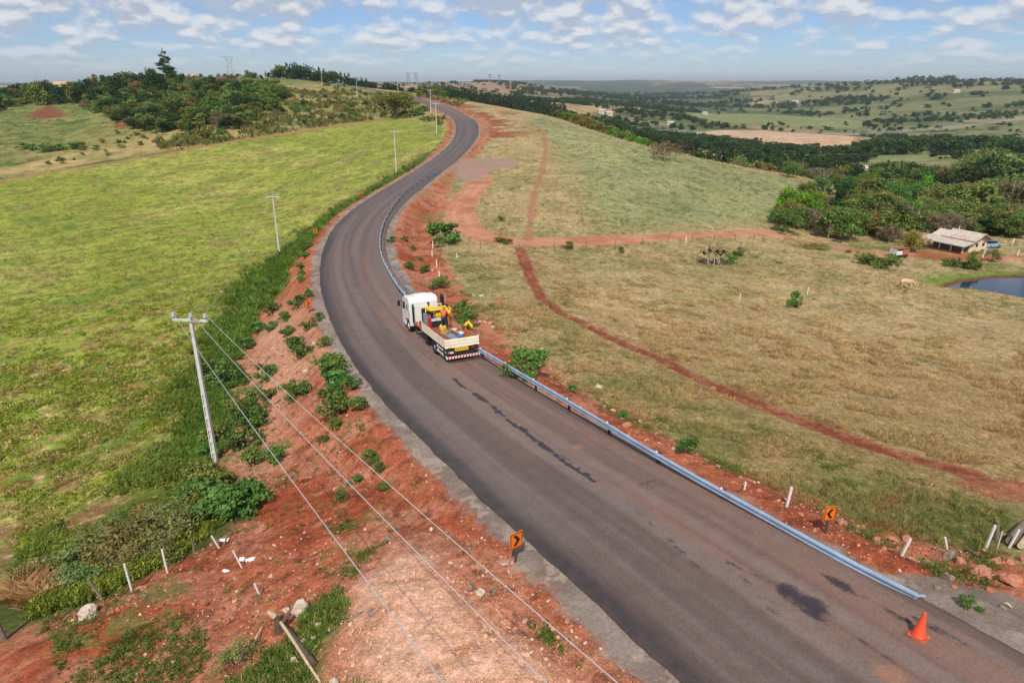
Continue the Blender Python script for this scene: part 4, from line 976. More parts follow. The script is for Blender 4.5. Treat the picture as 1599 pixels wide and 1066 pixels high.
for px_ in (38, 55, 95, 112, 125): plant('scrubgreen', W(px_, 236-abs(px_-75)*0.08), 2.4, 'dark bush of the long clump in the pasture beyond the field', 'shrub', 'bushes of the long clump', 'shrub', wide=1.7)
pts, X, Y = samp([(180,205),(260,214),(400,204),(560,192),(590,186),(400,212),(260,232),(200,236),(140,250),(60,262),(120,240)], 22, 8, 0.5, 12)
for i in range(len(pts)): plant(rt.choice(['shrub', 'drybush', 'scrubgreen']), pts[i], rt.uniform(0.8, 1.8), 'small shrub in the straw coloured grass above the track', 'shrub', 'small shrubs above the track', 'shrub', wide=1.5)
pts, X, Y = samp([(1210,180),(1260,150),(1400,140),(1599,140),(1599,200),(1400,215),(1260,200)], 24, 8, 0.5, 13)
# bushes on the near bank, left of the road
slope = [(518,582,1.6,'castor'),(524,608,1.5,'castor'),(520,592,1.5,'castor'),(527,645,1.5,'castor'),(523,628,1.4,'castor'),(549,607,1.0,'castor'),(562,639,0.9,'castor'),(516,570,0.9,'castor'),(418,592,1.3,'castor'),(405,576,0.6,'castor'),(458,620,1.3,'shrub'),(475,612,1.1,'shrub'),
 (450,522,1.0,'shrub'),(462,546,1.3,'castor'),(474,556,1.2,'castor'),(423,515,1.0,'shrub'),(445,500,1.1,'shrub'),(483,514,0.9,'castor'),(497,500,0.8,'castor'),(466,478,1.3,'castor'),(482,462,0.9,'castor'),(508,540,0.9,'castor'),(383,660,1.9,'shrub'),(378,650,1.6,'shrub'),(400,662,1.6,'shrub'),
 (383,698,1.6,'castor'),(397,724,1.2,'castor'),(430,720,1.0,'castor'),(352,600,2.3,'shrub'),(338,590,2.0,'shrub'),(370,600,1.4,'shrub'),(392,632,1.4,'shrub'),(412,630,1.3,'shrub'),(524,668,0.7,'castor'),(505,690,0.5,'castor'),(360,808,1.9,'castor'),(340,802,2.1,'castor'),(382,800,1.7,'castor'),(398,790,1.4,'castor'),(330,812,1.5,'shrub'),
 (580,722,0.7,'shrub'),(591,735,0.6,'shrub'),(575,715,0.6,'shrub'),(555,755,0.5,'shrub'),(535,780,0.5,'shrub'),(600,762,0.5,'shrub'),(425,488,1.3,'castor'),(402,520,1.4,'castor'),(385,545,1.3,'castor'),(438,452,1.2,'shrub'),(470,440,0.9,'castor'),(472,430,0.8,'castor'),(478,402,0.9,'castor'),(482,388,1.1,'castor'),(470,420,1.0,'shrub')]
for n_, (px_, py_, h, kd) in enumerate(slope):
    lab = ('broad' if kd == 'castor' else 'fine')+' leaved bush '+('at the foot of the red bank below the near pole' if py_ > 780 and px_ < 420 else 'in the row on the red bank beside the shoulder' if px_ > 505 and py_ < 660 else 'in the clump right of the near pole' if px_ < 420 else 'on the red bank between the two nearest poles' if py_ < 640 else 'low on the red bank under the wires')
    plant(kd, W(px_, py_), h, lab, 'bush', lab.replace('bush', 'bushes'), 'bush', wide=1.15)
# ------------------------------------------------------------------ ground cover: one object per kind, instanced
def mat_tint(name, rough=0.95, leaf=True):
    m = bpy.data.materials.new(name); m.use_nodes = True; t = NT(m.node_tree); t.n.clear()
    ti = t.node('ShaderNodeAttribute', attribute_name='tint', attribute_type='INSTANCER'); at = t.node('ShaderNodeAttribute', attribute_name='lv')
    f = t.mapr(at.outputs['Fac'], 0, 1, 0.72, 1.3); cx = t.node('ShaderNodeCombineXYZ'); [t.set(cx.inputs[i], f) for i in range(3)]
    c = t.mix(1.0, ti.outputs['Color'], cx.outputs[0], 'MULTIPLY')
    d = t.node('ShaderNodeBsdfDiffuse'); t.set(d.inputs[0], c); o = t.node('ShaderNodeOutputMaterial')
    if leaf:
        tr = t.node('ShaderNodeBsdfTranslucent'); t.set(tr.inputs[0], c); mx = t.node('ShaderNodeMixShader'); mx.inputs[0].default_value = 0.25
        t.l.new(d.outputs[0], mx.inputs[1]); t.l.new(tr.outputs[0], mx.inputs[2]); t.l.new(mx.outputs[0], o.inputs[0])
    else: t.l.new(d.outputs[0], o.inputs[0])
    return m
m_tuft = mat_tint('grass_blades'); m_peb = mat_tint('pebble_stone', leaf=False)
def tuft(n, h, spread, wid, seed, lean=0.5):
    rg = np.random.RandomState(seed); V = []; lv = []
    for k in range(n):
        a = rg.uniform(0, 6.28); r = spread*rg.rand()**0.7; p = np.array([r*math.cos(a), r*math.sin(a), -0.02]); hh = h*rg.uniform(0.5, 1.15)
        d = np.array([math.cos(a)*lean*rg.rand()+rg.normal()*0.2, math.sin(a)*lean*rg.rand()+rg.normal()*0.2, 1.0]); w_ = np.array([-math.sin(a+rg.normal()), math.cos(a+rg.normal()), 0])*wid*rg.uniform(0.6, 1.3)
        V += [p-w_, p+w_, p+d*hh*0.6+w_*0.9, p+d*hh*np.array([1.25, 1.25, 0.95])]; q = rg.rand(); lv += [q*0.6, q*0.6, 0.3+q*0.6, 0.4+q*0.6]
    me = np_mesh('tuft', np.array(V), np.arange(4*n).reshape(n, 4), False, (m_tuft,)); set_f(me, lv, 'lv'); return me
def weedp(n, h, spread, size, seed):
    rg = np.random.RandomState(seed); lobes = [(rg.normal()*spread*0.5, rg.normal()*spread*0.5, h*rg.uniform(0.3, 0.75), spread*0.35, spread*0.35, h*0.35) for _ in range(6)]
    V, F, lv = leaves(n, lobes, size, rg, aspect=0.4); me = np_mesh('weed', V, F, False, (m_tuft,)); set_f(me, lv, 'lv'); return me
def pebble_mesh(seed):
    rg = np.random.RandomState(seed); bm = bmesh.new(); bmesh.ops.create_icosphere(bm, subdivisions=1, radius=1.0)
    for v in bm.verts:
        v.co *= rg.uniform(0.7, 1.15); v.co.z *= 0.62
    me = bpy.data.meshes.new('pebble'); bm.to_mesh(me); bm.free(); me.materials.append(m_peb); set_f(me, np.full(len(me.vertices), 0.5), 'lv'); return me
def proto_coll(name, meshes):
    c = bpy.data.collections.new(name); 
    for i, me in enumerate(meshes):
        o = bpy.data.objects.new('%s_%02d' % (name, i), me); c.objects.link(o)
    return c
def scatter(name, pts, rz, scl, tint, idx, coll, label=None):
    n = len(pts); me = bpy.data.meshes.new(name); me.vertices.add(n); me.vertices.foreach_set('co', np.asarray(pts, np.float32).ravel())
    rot = np.zeros((n, 3), np.float32); rz = np.asarray(rz)
    if rz.ndim == 2: rot[:] = rz
    else: rot[:, 2] = rz
    a = me.attributes.new('rot', 'FLOAT_VECTOR', 'POINT'); a.data.foreach_set('vector', rot.ravel())
    s = np.asarray(scl, np.float32); s = np.repeat(s[:, None], 3, 1) if s.ndim == 1 else s
    a = me.attributes.new('scl', 'FLOAT_VECTOR', 'POINT'); a.data.foreach_set('vector', np.ascontiguousarray(s).ravel())
    a = me.attributes.new('idx', 'INT', 'POINT'); a.data.foreach_set('value', np.asarray(idx, np.int32))
    a = me.attributes.new('tint', 'FLOAT_VECTOR', 'POINT'); a.data.foreach_set('vector', np.ascontiguousarray(tint, np.float32).ravel())
    o = link(name, me); tag(o, label, None, None, 'stuff')
    g = bpy.data.node_groups.new(name+'_scatter', 'GeometryNodeTree')
    g.interface.new_socket('Geometry', in_out='INPUT', socket_type='NodeSocketGeometry'); g.interface.new_socket('Geometry', in_out='OUTPUT', socket_type='NodeSocketGeometry')
    N = g.nodes; gi = N.new('NodeGroupInput'); go = N.new('NodeGroupOutput'); ip = N.new('GeometryNodeInstanceOnPoints'); ci = N.new('GeometryNodeCollectionInfo')
    ci.inputs['Collection'].default_value = coll; ci.inputs['Separate Children'].default_value = True; ci.inputs['Reset Children'].default_value = True
    def na(nm, typ):
        q = N.new('GeometryNodeInputNamedAttribute'); q.data_type = typ; q.inputs['Name'].default_value = nm; return q.outputs['Attribute']
    g.links.new(gi.outputs[0], ip.inputs['Points']); g.links.new(ci.outputs[0], ip.inputs['Instance']); ip.inputs['Pick Instance'].default_value = True
    g.links.new(na('idx', 'INT'), ip.inputs['Instance Index']); g.links.new(na('rot', 'FLOAT_VECTOR'), ip.inputs['Rotation']); g.links.new(na('scl', 'FLOAT_VECTOR'), ip.inputs['Scale'])
    g.links.new(ip.outputs[0], go.inputs[0])
    md = o.modifiers.new('scatter', 'NODES'); md.node_group = g; return o
rg = np.random.RandomState(99)
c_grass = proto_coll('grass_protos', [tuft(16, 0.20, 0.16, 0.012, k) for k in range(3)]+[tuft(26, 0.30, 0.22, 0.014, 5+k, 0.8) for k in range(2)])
c_weed = proto_coll('weed_protos', [weedp(70, 0.7, 0.32, 0.075, k) for k in range(3)]+[tuft(40, 0.8, 0.25, 0.02, 15+k, 0.35) for k in range(2)])
c_low = proto_coll('low_protos', [weedp(34, 0.22, 0.30, 0.055, 20+k) for k in range(3)]+[tuft(14, 0.14, 0.2, 0.012, 25)])
c_peb = proto_coll('pebble_protos', [pebble_mesh(k) for k in range(6)])
def pick(mask, n):
    i = np.where(mask)[0]; i = rg.choice(i, min(n, len(i)), replace=len(i) < n)
    jr = np.clip(gr_[i]*0.006, 0.03, 0.4); x = gx[i]+rg.normal(size=len(i))*jr; y = gy[i]+rg.normal(size=len(i))*jr
    return i, np.stack([x, y, gz[i]], 1)
vis = (gy > 5) & (np.abs(np.arctan2(gx, gy)) < 0.72)
fade_ = rg.rand(len(gx)) < sst(110, 45, gr_)+0.05
# dry grass of the pasture
dP1 = line_d(gx, gy, PATH1)
i, p = pick(vis & (greg == 2) & (gr_ < 120) & fade_ & (dP1 > 1.0), 60000); v = 0.75+0.55*rg.rand(len(i), 1); t_ = gcol[i]*v*np.array([1.30, 1.27, 1.30])
t_ = np.where((rg.rand(len(i)) < 0.25)[:, None], t_*np.array([1.25, 1.15, 1.0]), t_)
big = fbm(p[:, 0], p[:, 1], 2.5, 2, 7) > 0.56
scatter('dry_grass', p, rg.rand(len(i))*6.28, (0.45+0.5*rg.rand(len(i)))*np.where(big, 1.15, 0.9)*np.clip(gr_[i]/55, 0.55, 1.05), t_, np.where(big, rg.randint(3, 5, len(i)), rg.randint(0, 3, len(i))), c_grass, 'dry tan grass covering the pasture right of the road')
# low crop and weeds of the green field
i, p = pick(vis & (greg == 1) & (gr_ < 120) & fade_ & (rg.rand(len(gx)) < sst(0.30, 0.62, fbm(gx, gy, 1.6, 3, 66))), 20000); t_ = gcol[i]*(0.85+0.7*rg.rand(len(i), 1))*1.35
fp_ = np.array([P(140,158,44), P(96,132,50), P(214,188,138), P(160,104,72), P(176,176,84)])*0.85; fk = fp_[rg.choice(5, len(i), p=[.5, .2, .12, .05, .13])]*(0.7+0.6*rg.rand(len(i), 1)); t_ = np.where(rg.rand(len(i), 1) < 0.6, fk, t_)
scatter('field_weeds', p, rg.rand(len(i))*6.28, (0.6+0.6*rg.rand(len(i)))*np.clip(gr_[i]/50, 0.8, 1.2), t_, rg.randint(0, 4, len(i)), c_low, 'low green weeds and straw covering the field left of the road')
# tall weeds at the foot of the bank
sdF = poly_sd(gx, gy, FIELD); sdS = poly_sd(gx, gy, SLOPEL); left_ = (glat < 0) | (glat > 9e3)
n_ = fbm(gx, gy, 3.0, 3, 55)
toe = vis & left_ & ((ge > 2.2) | (gr_ > 9e3)) & (gr_ < 175) & (gx < -5) & (sdF > -2.0*n_) & (sdS > -0.5) & (n_ > 0.30) & (gy > 8)
toe &= (gr_ > 42) | (sdS > 0.9)
toe &= (gr_ > 42) | (n_ > 0.52) | (rg.rand(len(gx)) < 0.12)
toe &= (rg.rand(len(gx)) < np.where(sdF > 1, 1, 0.3)) & ((gr_ < 70) | (n_ > np.interp(gr_, [70, 110, 180], [0.35, 0.47, 0.55])))
i, p = pick(toe, 6500); base_ = np.array(P(106,134,58)); t_ = (base_*(0.6+0.8*rg.rand(len(i), 1)))*np.where(rg.rand(len(i), 1) < 0.12, np.array([[1.8, 1.5, 1.5]]), 1.0)*0.8
scatter('tall_weeds', p, rg.rand(len(i))*6.28, (0.6+0.9*rg.rand(len(i)))*np.clip(gr_[i]/90, 0.5, 0.85)*(0.6+0.9*n_[i]), np.where((gr_[i] < 42)[:, None], t_*np.array([1.5, 1.12, 1.0]), t_), np.where(gr_[i] < 42, rg.choice([0, 1, 2, 0, 1, 2, 3], len(i)), rg.randint(0, 5, len(i))), c_weed, 'tall dark green weeds along the foot of the red bank')
# weeds creeping into the field edge
edge = vis & (greg == 1) & (sdF > -3) & (gr_ < 130) & (n_ > 0.55) & (gx < -5)
i, p = pick(edge, 900); t_ = np.array(P(112,126,56))*(0.8+0.7*rg.rand(len(i), 1))
scatter('edge_weeds', p, rg.rand(len(i))*6.28, 0.45+0.5*rg.rand(len(i)), t_, rg.randint(0, 5, len(i)), c_weed, 'green weeds along the edge of the field')
# sparse weeds on the red bank
nb_ = fbm(gx, gy, 2.8, 4, 44); dslab = poly_sd(gx, gy, SLAB); dg_ = poly_sd(gx, gy, GRASSB)
wk = vis & (greg == 3) & (gr_ < 110) & (ge > 1.6) & (dslab > 0.3) & ((nb_ > 0.575) | (rg.rand(len(gx)) < np.where((gx < -5) & (gy > 26), 0.16, 0.03)))
i, p = pick(wk, 6000); t_ = np.array(P(104,124,58))*(0.6+0.8*rg.rand(len(i), 1))*0.85
scatter('bank_weeds', p, rg.rand(len(i))*6.28, 0.35+0.5*rg.rand(len(i))**2, t_, rg.choice([0, 1, 2, 3, 3], len(i)), c_low, 'sparse weeds and grass on the red bank')
i, p = pick(vis & (dg_+(n_-0.5)*3 < 0.1), 1500); t_ = np.array(P(112,136,60))*(0.6+0.8*rg.rand(len(i), 1))*0.9; t_ = np.where(rg.rand(len(i), 1) < 0.15, np.array(P(190,170,110))*0.8, t_)
scatter('bright_grass', p, rg.rand(len(i))*6.28, 0.4+0.5*rg.rand(len(i)), t_, rg.randint(0, 5, len(i)), c_grass, 'bright green grass patch round the fallen stump')
# verge grass on the right behind the rail, greener
vg = vis & (dP1 > 1.1) & (glat > 0) & (glat < 60) & (ge > 2.6) & (ge < 10) & (greg == 2) & (gr_ < 80) & (n_ > 0.47)
i, p = pick(vg, 1500); t_ = np.array(P(118,128,66))*(0.65+0.7*rg.rand(len(i), 1))*0.9
scatter('verge_grass', p, rg.rand(len(i))*6.28, 0.45+0.5*rg.rand(len(i)), t_, rg.randint(0, 5, len(i)), c_grass, 'green grass on the verge behind the guardrail')
# weeds beside the dirt road and paths
dd_ = line_d(gx, gy, DROAD); wv = vis & (gx > 5) & (gx < 60) & (dd_ > 2.2) & (dd_ < 4.2) & (gr_ < 190) & (n_ > 0.5) & (gy < np.interp(gx, [0, 12, 45, 60], [86, 92, 112, 118]))
i, p = pick(wv, 700); t_ = np.array(P(100,108,56))*(0.55+0.8*rg.rand(len(i), 1))*0.85
scatter('roadside_weeds', p, rg.rand(len(i))*6.28, 0.35+0.6*rg.rand(len(i)), t_, rg.randint(0, 5, len(i)), c_weed, 'weeds lining the dirt road')
# coarser tussocks farther off
hb_ = vis & (gr_ > 190) & (gr_ < 430) & (gx < -25) & (gx/np.maximum(gy, 1) > -0.5) & (greg == 0) & (fbm(gx, gy, 9, 3, 67) > 0.5)
i, p = pick(hb_, 7000); t_ = np.array([P(96,106,54), P(120,122,66), P(168,148,98), P(82,96,48)])[rg.choice(4, len(i), p=[.35, .3, .15, .2])]*(0.75+0.5*rg.rand(len(i), 1))
scatter('hill_tussocks', p, rg.rand(len(i))*6.28, (0.8+1.9*rg.rand(len(i))**2), t_, rg.randint(0, 3, len(i)), c_weed, 'rough tussocks and weeds over the left hillside')
rb_ = vis & (gr_ > 95) & (gr_ < 290) & (gx > -8) & ((greg == 2) | (greg == 0)) & (ge > 2.5) & (dP1 > 1.5) & (line_d(gx, gy, PATH2) > 1.8) & (line_d(gx, gy, DROAD) > 2.4) & (poly_sd(gx, gy, POND_W) > 1)
i, p = pick(rb_, 9000); t_ = gcol[i]*(0.85+0.75*rg.rand(len(i), 1))*1.15
scatter('ridge_grass', p, rg.rand(len(i))*6.28, 0.7+1.3*rg.rand(len(i))**2, t_, rg.randint(0, 4, len(i)), c_low, 'short uneven grass over the ridge beyond the dirt road')
fb_ = vis & (gr_ > 85) & (gr_ < 260) & (greg == 1)
i, p = pick(fb_, 10000); t_ = np.where(rg.rand(len(i), 1) < 0.88, gcol[i]*1.3, fp_[rg.choice(5, len(i), p=[.3, .3, .1, .15, .15])])*(0.75+0.6*rg.rand(len(i), 1))
scatter('far_field_weeds', p, rg.rand(len(i))*6.28, 0.6+0.8*rg.rand(len(i))**2, t_, rg.randint(0, 4, len(i)), c_low, 'uneven low growth over the far half of the green field')
# rubble
w_ = np.where(greg == 3, 1.0, 0)*sst(0.35, 0.62, fbm(gx, gy, 1.5, 3, 77)+0.1)+0.25*(greg == 4)+0.12*((greg == 7) & (gr_ < 80))
pk = vis & (gr_ < 120) & (rg.rand(len(gx)) < w_) & (ge > 0.15)
i, p = pick(pk, 26000)
pal = np.array([P(196,142,112), P(214,182,154), P(150,100,78), P(128,100,88), P(180,110,80), P(206,150,96), P(158,140,128)])*0.8
t_ = pal[rg.choice(7, len(i), p=[.28, .16, .18, .12, .16, .03, .07])]*(0.8+0.4*rg.rand(len(i), 1))
t_ = np.where((greg[i] == 4)[:, None], np.array(P(158,142,128))*0.8*(0.7+0.5*rg.rand(len(i), 1)), t_)
s_ = 0.011+0.026*rg.rand(len(i))**2.5+0.075*rg.rand(len(i))**18; onsl = poly_sd(p[:, 0], p[:, 1], SLAB) < 0; t_ = np.where(onsl[:, None], t_*0.3+np.array(P(214,168,138))*0.62*(0.8+0.5*rg.rand(len(i), 1)), t_); s_ = s_*np.clip(gr_[i]/28, 1, 2.2); s_ = np.where(greg[i] == 4, s_*0.6, s_)
p[:, 2] += s_*0.2
scatter('rubble', p, rg.rand(len(i), 3)*6.28*np.array([0.1, 0.1, 1]), np.stack([s_*(0.8+0.7*rg.rand(len(i))), s_, s_*(0.6+0.5*rg.rand(len(i)))], 1), t_, rg.randint(0, 6, len(i)), c_peb, 'loose stones and clods on the red banks and shoulders')

# masses of trees: too many or too small to single out
def joined(kind, vi):
    cr, tr, H = PROTO[kind][vi]; nc, nt = len(cr.vertices), len(tr.vertices)
    bm = bmesh.new(); bm.from_mesh(cr); nf = len(bm.faces); bm.from_mesh(tr); bm.faces.ensure_lookup_table()
    for f in bm.faces[nf:]: f.material_index = 1
    me = bpy.data.meshes.new(kind+'_mass'); bm.to_mesh(me); bm.free(); me.materials.append(cr.materials[0]); me.materials.append(tr.materials[0]); return me
allk = sorted({(m[3], m[4]) for v in MASS.values() for m in v}); far0 = [('farbroad', k) for k in range(3)]+[('woodland', 0)]
allk = sorted(set(allk) | set(far0)); c_tree = proto_coll('tree_protos', [joined(*k) for k in allk]); kidx = {k: n for n, k in enumerate(allk)}
MLAB = {'woodland': 'bushy trees filling the woodland on the left hill', 'hilltop_wood': 'tall dark trees filling the wood on the hilltop', 'plantation_trees': 'dense dark plantation right of the far road',
        'valley_wood': 'dark wood in the valley beyond the grassy ridge', 'pine_wood': 'dark pines filling the belt behind the ridge end', 'valley_trees': 'trees along the valley bottom', 'hillside_wood': 'trees filling the woods on the valley side'}
order_i = {n: i for i, n in enumerate(sorted('tree_protos_%02d' % k for k in range(len(allk))))}
for nm, L in MASS.items():
    scatter(nm, [m[0] for m in L], [m[1] for m in L], [m[2] for m in L], np.ones((len(L), 3)), [kidx[(m[3], m[4])] for m in L], c_tree, MLAB[nm])
# hedges, copses and dotted trees over the far hills
rf = gr_; f_a = fbm(gx, gy, 150, 4, 52)*0.6+fbm(gx, gy, 420, 4, 51)*0.4; f_b = fbm(gx, gy, 60, 3, 54)
line_ = np.abs(fbm(gx, gy, 260, 3, 58)-0.5)
dens_ = np.where(f_a > 0.565, 0.55, 0)+np.where(line_ < 0.012, 0.5, 0)+np.where(f_b > 0.6, 0.10, 0.012)
dbr = poly_sd(gx, gy, BROWNF); okf = (gr_ > 520) & (gr_ < 4200) & (dbr > 15) & (poly_sd(gx, gy, BROWN2) > 5)
for pl in GREENV+TANF: okf &= ~((poly_sd(gx, gy, pl) < -5) & (rg.rand(len(gx)) < 0.93))
azg = gx/np.maximum(gy, 1); okf &= (azg > -0.22) | (gr_ > 1000)
okf &= ~((azg < 0.0) & (azg > -0.25) & (gr_ < 3000) & (rg.rand(len(gx)) < 0.85))
i, p = pick((gy > 0) & (np.abs(azg) < 0.95) & okf & (rg.rand(len(gx)) < dens_*0.42), 11000)
s_ = (0.35+0.65*rg.rand(len(i)))*np.clip(gr_[i]/1400, 0.85, 1.5); k_ = np.array([kidx[f] for f in far0])
scatter('far_woods', p, rg.rand(len(i))*6.28, np.stack([s_*1.5, s_*1.5, s_], 1), np.ones((len(i), 3)), k_[rg.randint(0, 4, len(i))], c_tree, 'copses hedgerows and dotted trees over the far hills')
# ------------------------------------------------------------------ solid things
class MB:
    def __init__(s): s.bm = bmesh.new(); s.mi = 0
    def _add(s, vs, fs):
        bv = [s.bm.verts.new(v) for v in vs]
        for f in fs:
            try: q = s.bm.faces.new([bv[i] for i in f]); q.material_index = s.mi
            except ValueError: pass
        return bv
    def box(s, c, d, rot=None):
        x, y, z = d[0]/2, d[1]/2, d[2]/2; vs = [Vector((sx*x, sy*y, sz*z)) for sz in (-1, 1) for sy in (-1, 1) for sx in (-1, 1)]
        R = rot.to_matrix() if isinstance(rot, Euler) else rot
        if R is not None: vs = [R@v for v in vs]
        s._add([v+Vector(c) for v in vs], [(0, 2, 3, 1), (4, 5, 7, 6), (0, 1, 5, 4), (2, 6, 7, 3), (0, 4, 6, 2), (1, 3, 7, 5)]); return s
    def tube(s, pts, r, sides=8, caps=True):
        pts = [Vector(p) for p in pts]; rr = r if hasattr(r, '__len__') else [r]*len(pts); vs = []; fs = []
        up = None
        for i, p in enumerate(pts):
            d = (pts[min(i+1, len(pts)-1)]-pts[max(i-1, 0)]).normalized()
            if up is None: up = Vector((0, 0, 1)) if abs(d.z) < 0.9 else Vector((1, 0, 0))
            a = d.cross(up).normalized(); b = d.cross(a)
            for k in range(sides): q = 2*math.pi*k/sides; vs.append(p+(a*math.cos(q)+b*math.sin(q))*rr[i])
        for i in range(len(pts)-1):
            for k in range(sides): k2 = (k+1) % sides; fs.append((i*sides+k, (i+1)*sides+k, (i+1)*sides+k2, i*sides+k2))
        if caps: fs.append(tuple(range(sides))); fs.append(tuple(reversed([len(vs)-sides+k for k in range(sides)])))
        s._add(vs, fs); return s
    def prism(s, poly, x0, x1, axis='x'):
        """polygon (a,b) swept along an axis"""
        f = {'x': lambda t, a, b: (t, a, b), 'y': lambda t, a, b: (a, t, b), 'z': lambda t, a, b: (a, b, t)}[axis]; n = len(poly)
        vs = [f(x0, *p) for p in poly]+[f(x1, *p) for p in poly]
        s._add(vs, [tuple(range(n)), tuple(reversed(range(n, 2*n)))]+[(i, i+n, (i+1) % n+n, (i+1) % n) for i in range(n)]); return s
    def build(s, name, mat, parent=None, smooth=False, bevel=0.0, loc=None, seg=1):
        bmesh.ops.recalc_face_normals(s.bm, faces=s.bm.faces)
        if bevel: bmesh.ops.bevel(s.bm, geom=[e for e in s.bm.edges if len(e.link_faces) == 2 and e.calc_face_angle(0) > 0.5], offset=bevel, segments=seg, affect='EDGES', clamp_overlap=True)
        me = bpy.data.meshes.new(name); s.bm.to_mesh(me); s.bm.free()
        for m in (mat if isinstance(mat, (list, tuple)) else [mat]): me.materials.append(m)
        if smooth: me.polygons.foreach_set('use_smooth', [True]*len(me.polygons))
        return link(name, me, parent, loc)
m_conc = mat_simple('pole_concrete', P(206,204,196)*0.85, 0.85, scale=5, var=0.1, bump=0.3)
m_porc = mat_simple('insulator_glaze', P(176,186,200)*0.85, 0.25, var=0.1)
m_steel = mat_simple('galvanised_steel', P(176,186,196)*0.9, 0.38, metal=0.75, var=0.12, scale=3)
m_gsteel = mat_simple('rail_zinc', P(168,192,216)*0.88, 0.42, metal=0.35, var=0.16, scale=1.6, dirt=P(140,120,112), dirt_amt=0.45)
m_dsteel = mat_simple('post_steel', P(96,94,92)*0.8, 0.6, metal=0.4, scale=4)
m_wire = mat_simple('aluminium_cable', P(200,200,198)*0.85, 0.5, metal=0.2)
m_rust = mat_simple('rusty_iron', P(150,92,60)*0.8, 0.8, scale=10)
m_orange = mat_simple('sign_orange', P(240,122,30)*0.82, 0.5, var=0.1, scale=6, dirt=P(190,110,60), dirt_amt=0.4)
m_black = mat_simple('sign_black', (0.012, 0.012, 0.013), 0.5, var=0.1)
m_cone = mat_simple('cone_plastic', P(232,84,44)*0.88, 0.5, var=0.12, scale=7, dirt=P(170,84,60), dirt_amt=0.5)
m_coneb = mat_simple('cone_base_dusty', P(196,96,66)*0.8, 0.8, scale=6, var=0.25)
m_white = mat_simple('white_paint', P(236,236,232)*0.82, 0.35, var=0.05, scale=2, dirt=P(196,160,138), dirt_amt=0.35)
m_wstake = mat_simple('stake_white', P(226,218,208)*0.85, 0.7, var=0.12, scale=9)
m_wood = mat_simple('weathered_wood', P(138,122,106)*0.75, 0.9, var=0.3, scale=9, bump=0.5)
m_bone = mat_simple('split_wood', P(206,184,150)*0.8, 0.9, var=0.2, scale=6, bump=0.5)
m_cream = mat_simple('bed_board_cream', P(240,230,204)*0.9, 0.6, var=0.06, scale=5, dirt=P(190,140,104), dirt_amt=0.4)
m_tyre = mat_simple('tyre_rubber', (0.02, 0.02, 0.02), 0.85, scale=20)
m_glass = mat_simple('dark_glass', (0.015, 0.02, 0.025), 0.08, var=0.05)
m_floor = mat_simple('bed_floor', P(150,84,60)*0.8, 0.85, var=0.25, scale=3)
m_chas = mat_simple('chassis_black', (0.02, 0.019, 0.018), 0.6, scale=6)
m_yel = mat_simple('machine_yellow', P(236,190,44)*0.85, 0.45, var=0.08)
m_red = mat_simple('signal_red', P(200,34,34)*0.85, 0.4, var=0.08)
m_rim = mat_simple('rim_white', P(220,220,216)*0.85, 0.5, dirt=P(150,110,90), dirt_amt=0.4)
m_blue = mat_simple('blue_plastic', P(70,110,160)*0.8, 0.6)
m_ply = mat_simple('plywood', P(200,164,120)*0.8, 0.8, scale=3)
m_grey = mat_simple('grey_metal', P(140,142,144)*0.8, 0.5, metal=0.3, scale=4)

# concrete poles
def pole(p, h, label, rz, near=False, lean=0.0):
    r = empty('utility_pole', p, rz); r.rotation_euler = (lean, 0, rz); tag(r, label, 'utility pole', 'concrete poles along the road')
    b = MB()
    if near:
        # H section lower half with real recesses, solid top
        w0, w1 = 0.30, 0.15; zs = np.linspace(0, h, 13); 
        for a, c in zip(zs[:-1], zs[1:]):
            q0 = w0+(w1-w0)*a/h; 
            if c <= h*0.52: 
                for sx_ in (-1, 1): b.box((sx_*q0*0.40, 0, (a+c)/2), (q0*0.22, q0*0.8, c-a))
                b.box((0, 0.0, (a+c)/2), (q0*0.6, q0*0.25, c-a-0.004)); b.box((0, 0, c-0.09), (q0*0.62, q0*0.78, 0.16))
            else: b.box((0, 0, (a+c)/2), (q0, q0*0.8, c-a))
        b.box((0, 0, -0.3), (w0, w0*0.8, 0.7))
    else: b.tube([(0, 0, -0.4), (0, 0, h)], [0.17, 0.09], 8)
    b.build('shaft', m_conc, r)
    MB().box((0.05, -0.12, h-0.15), (2.1, 0.11, 0.12)).build('crossarm', m_conc, r)
    for x in (-0.92, 0.12, 0.98):
        MB().tube([(x, -0.12, h-0.10), (x, -0.12, h+0.02), (x, -0.12, h+0.04), (x, -0.12, h+0.12), (x, -0.12, h+0.14), (x, -0.12, h+0.22), (x, -0.12, h+0.27)], [0.03, 0.05, 0.11, 0.12, 0.09, 0.10, 0.04], 10).build('insulator', m_porc, r)
    if near:
        MB().tube([(0.1, -0.18, h-0.1), (0.55, -0.17, h-0.13), (0.62, -0.17, h-0.05)], 0.03, 6).build('bracket', m_rust, r)
    return r
POLES = [((337,721),9.35,'nearest concrete pole standing at the foot of the red bank',True,-0.12),((437,398),9.2,'second concrete pole from the camera, above the green field edge',False,0.1),((619,269),9.4,'third concrete pole, beside the outer verge of the bend',False,0.2),
 ((682,209),9.2,'fourth concrete pole, in front of the upper bend',False,0.2),((673,176),9.2,'fifth concrete pole, just above the fourth by the upper bend',False,0.3),((622,152),8.5,'pole half hidden behind the spreading green tree',False,0.5),
 ((558,150),9.0,'pole on the hill slope right of the hilltop wood',False,0.6),((503,129),9.0,'pole in front of the middle of the hilltop wood',False,0.5),((416,122),9.0,'leftmost and farthest pole, alone on the hill crest',False,0.4)]
TOPS = []
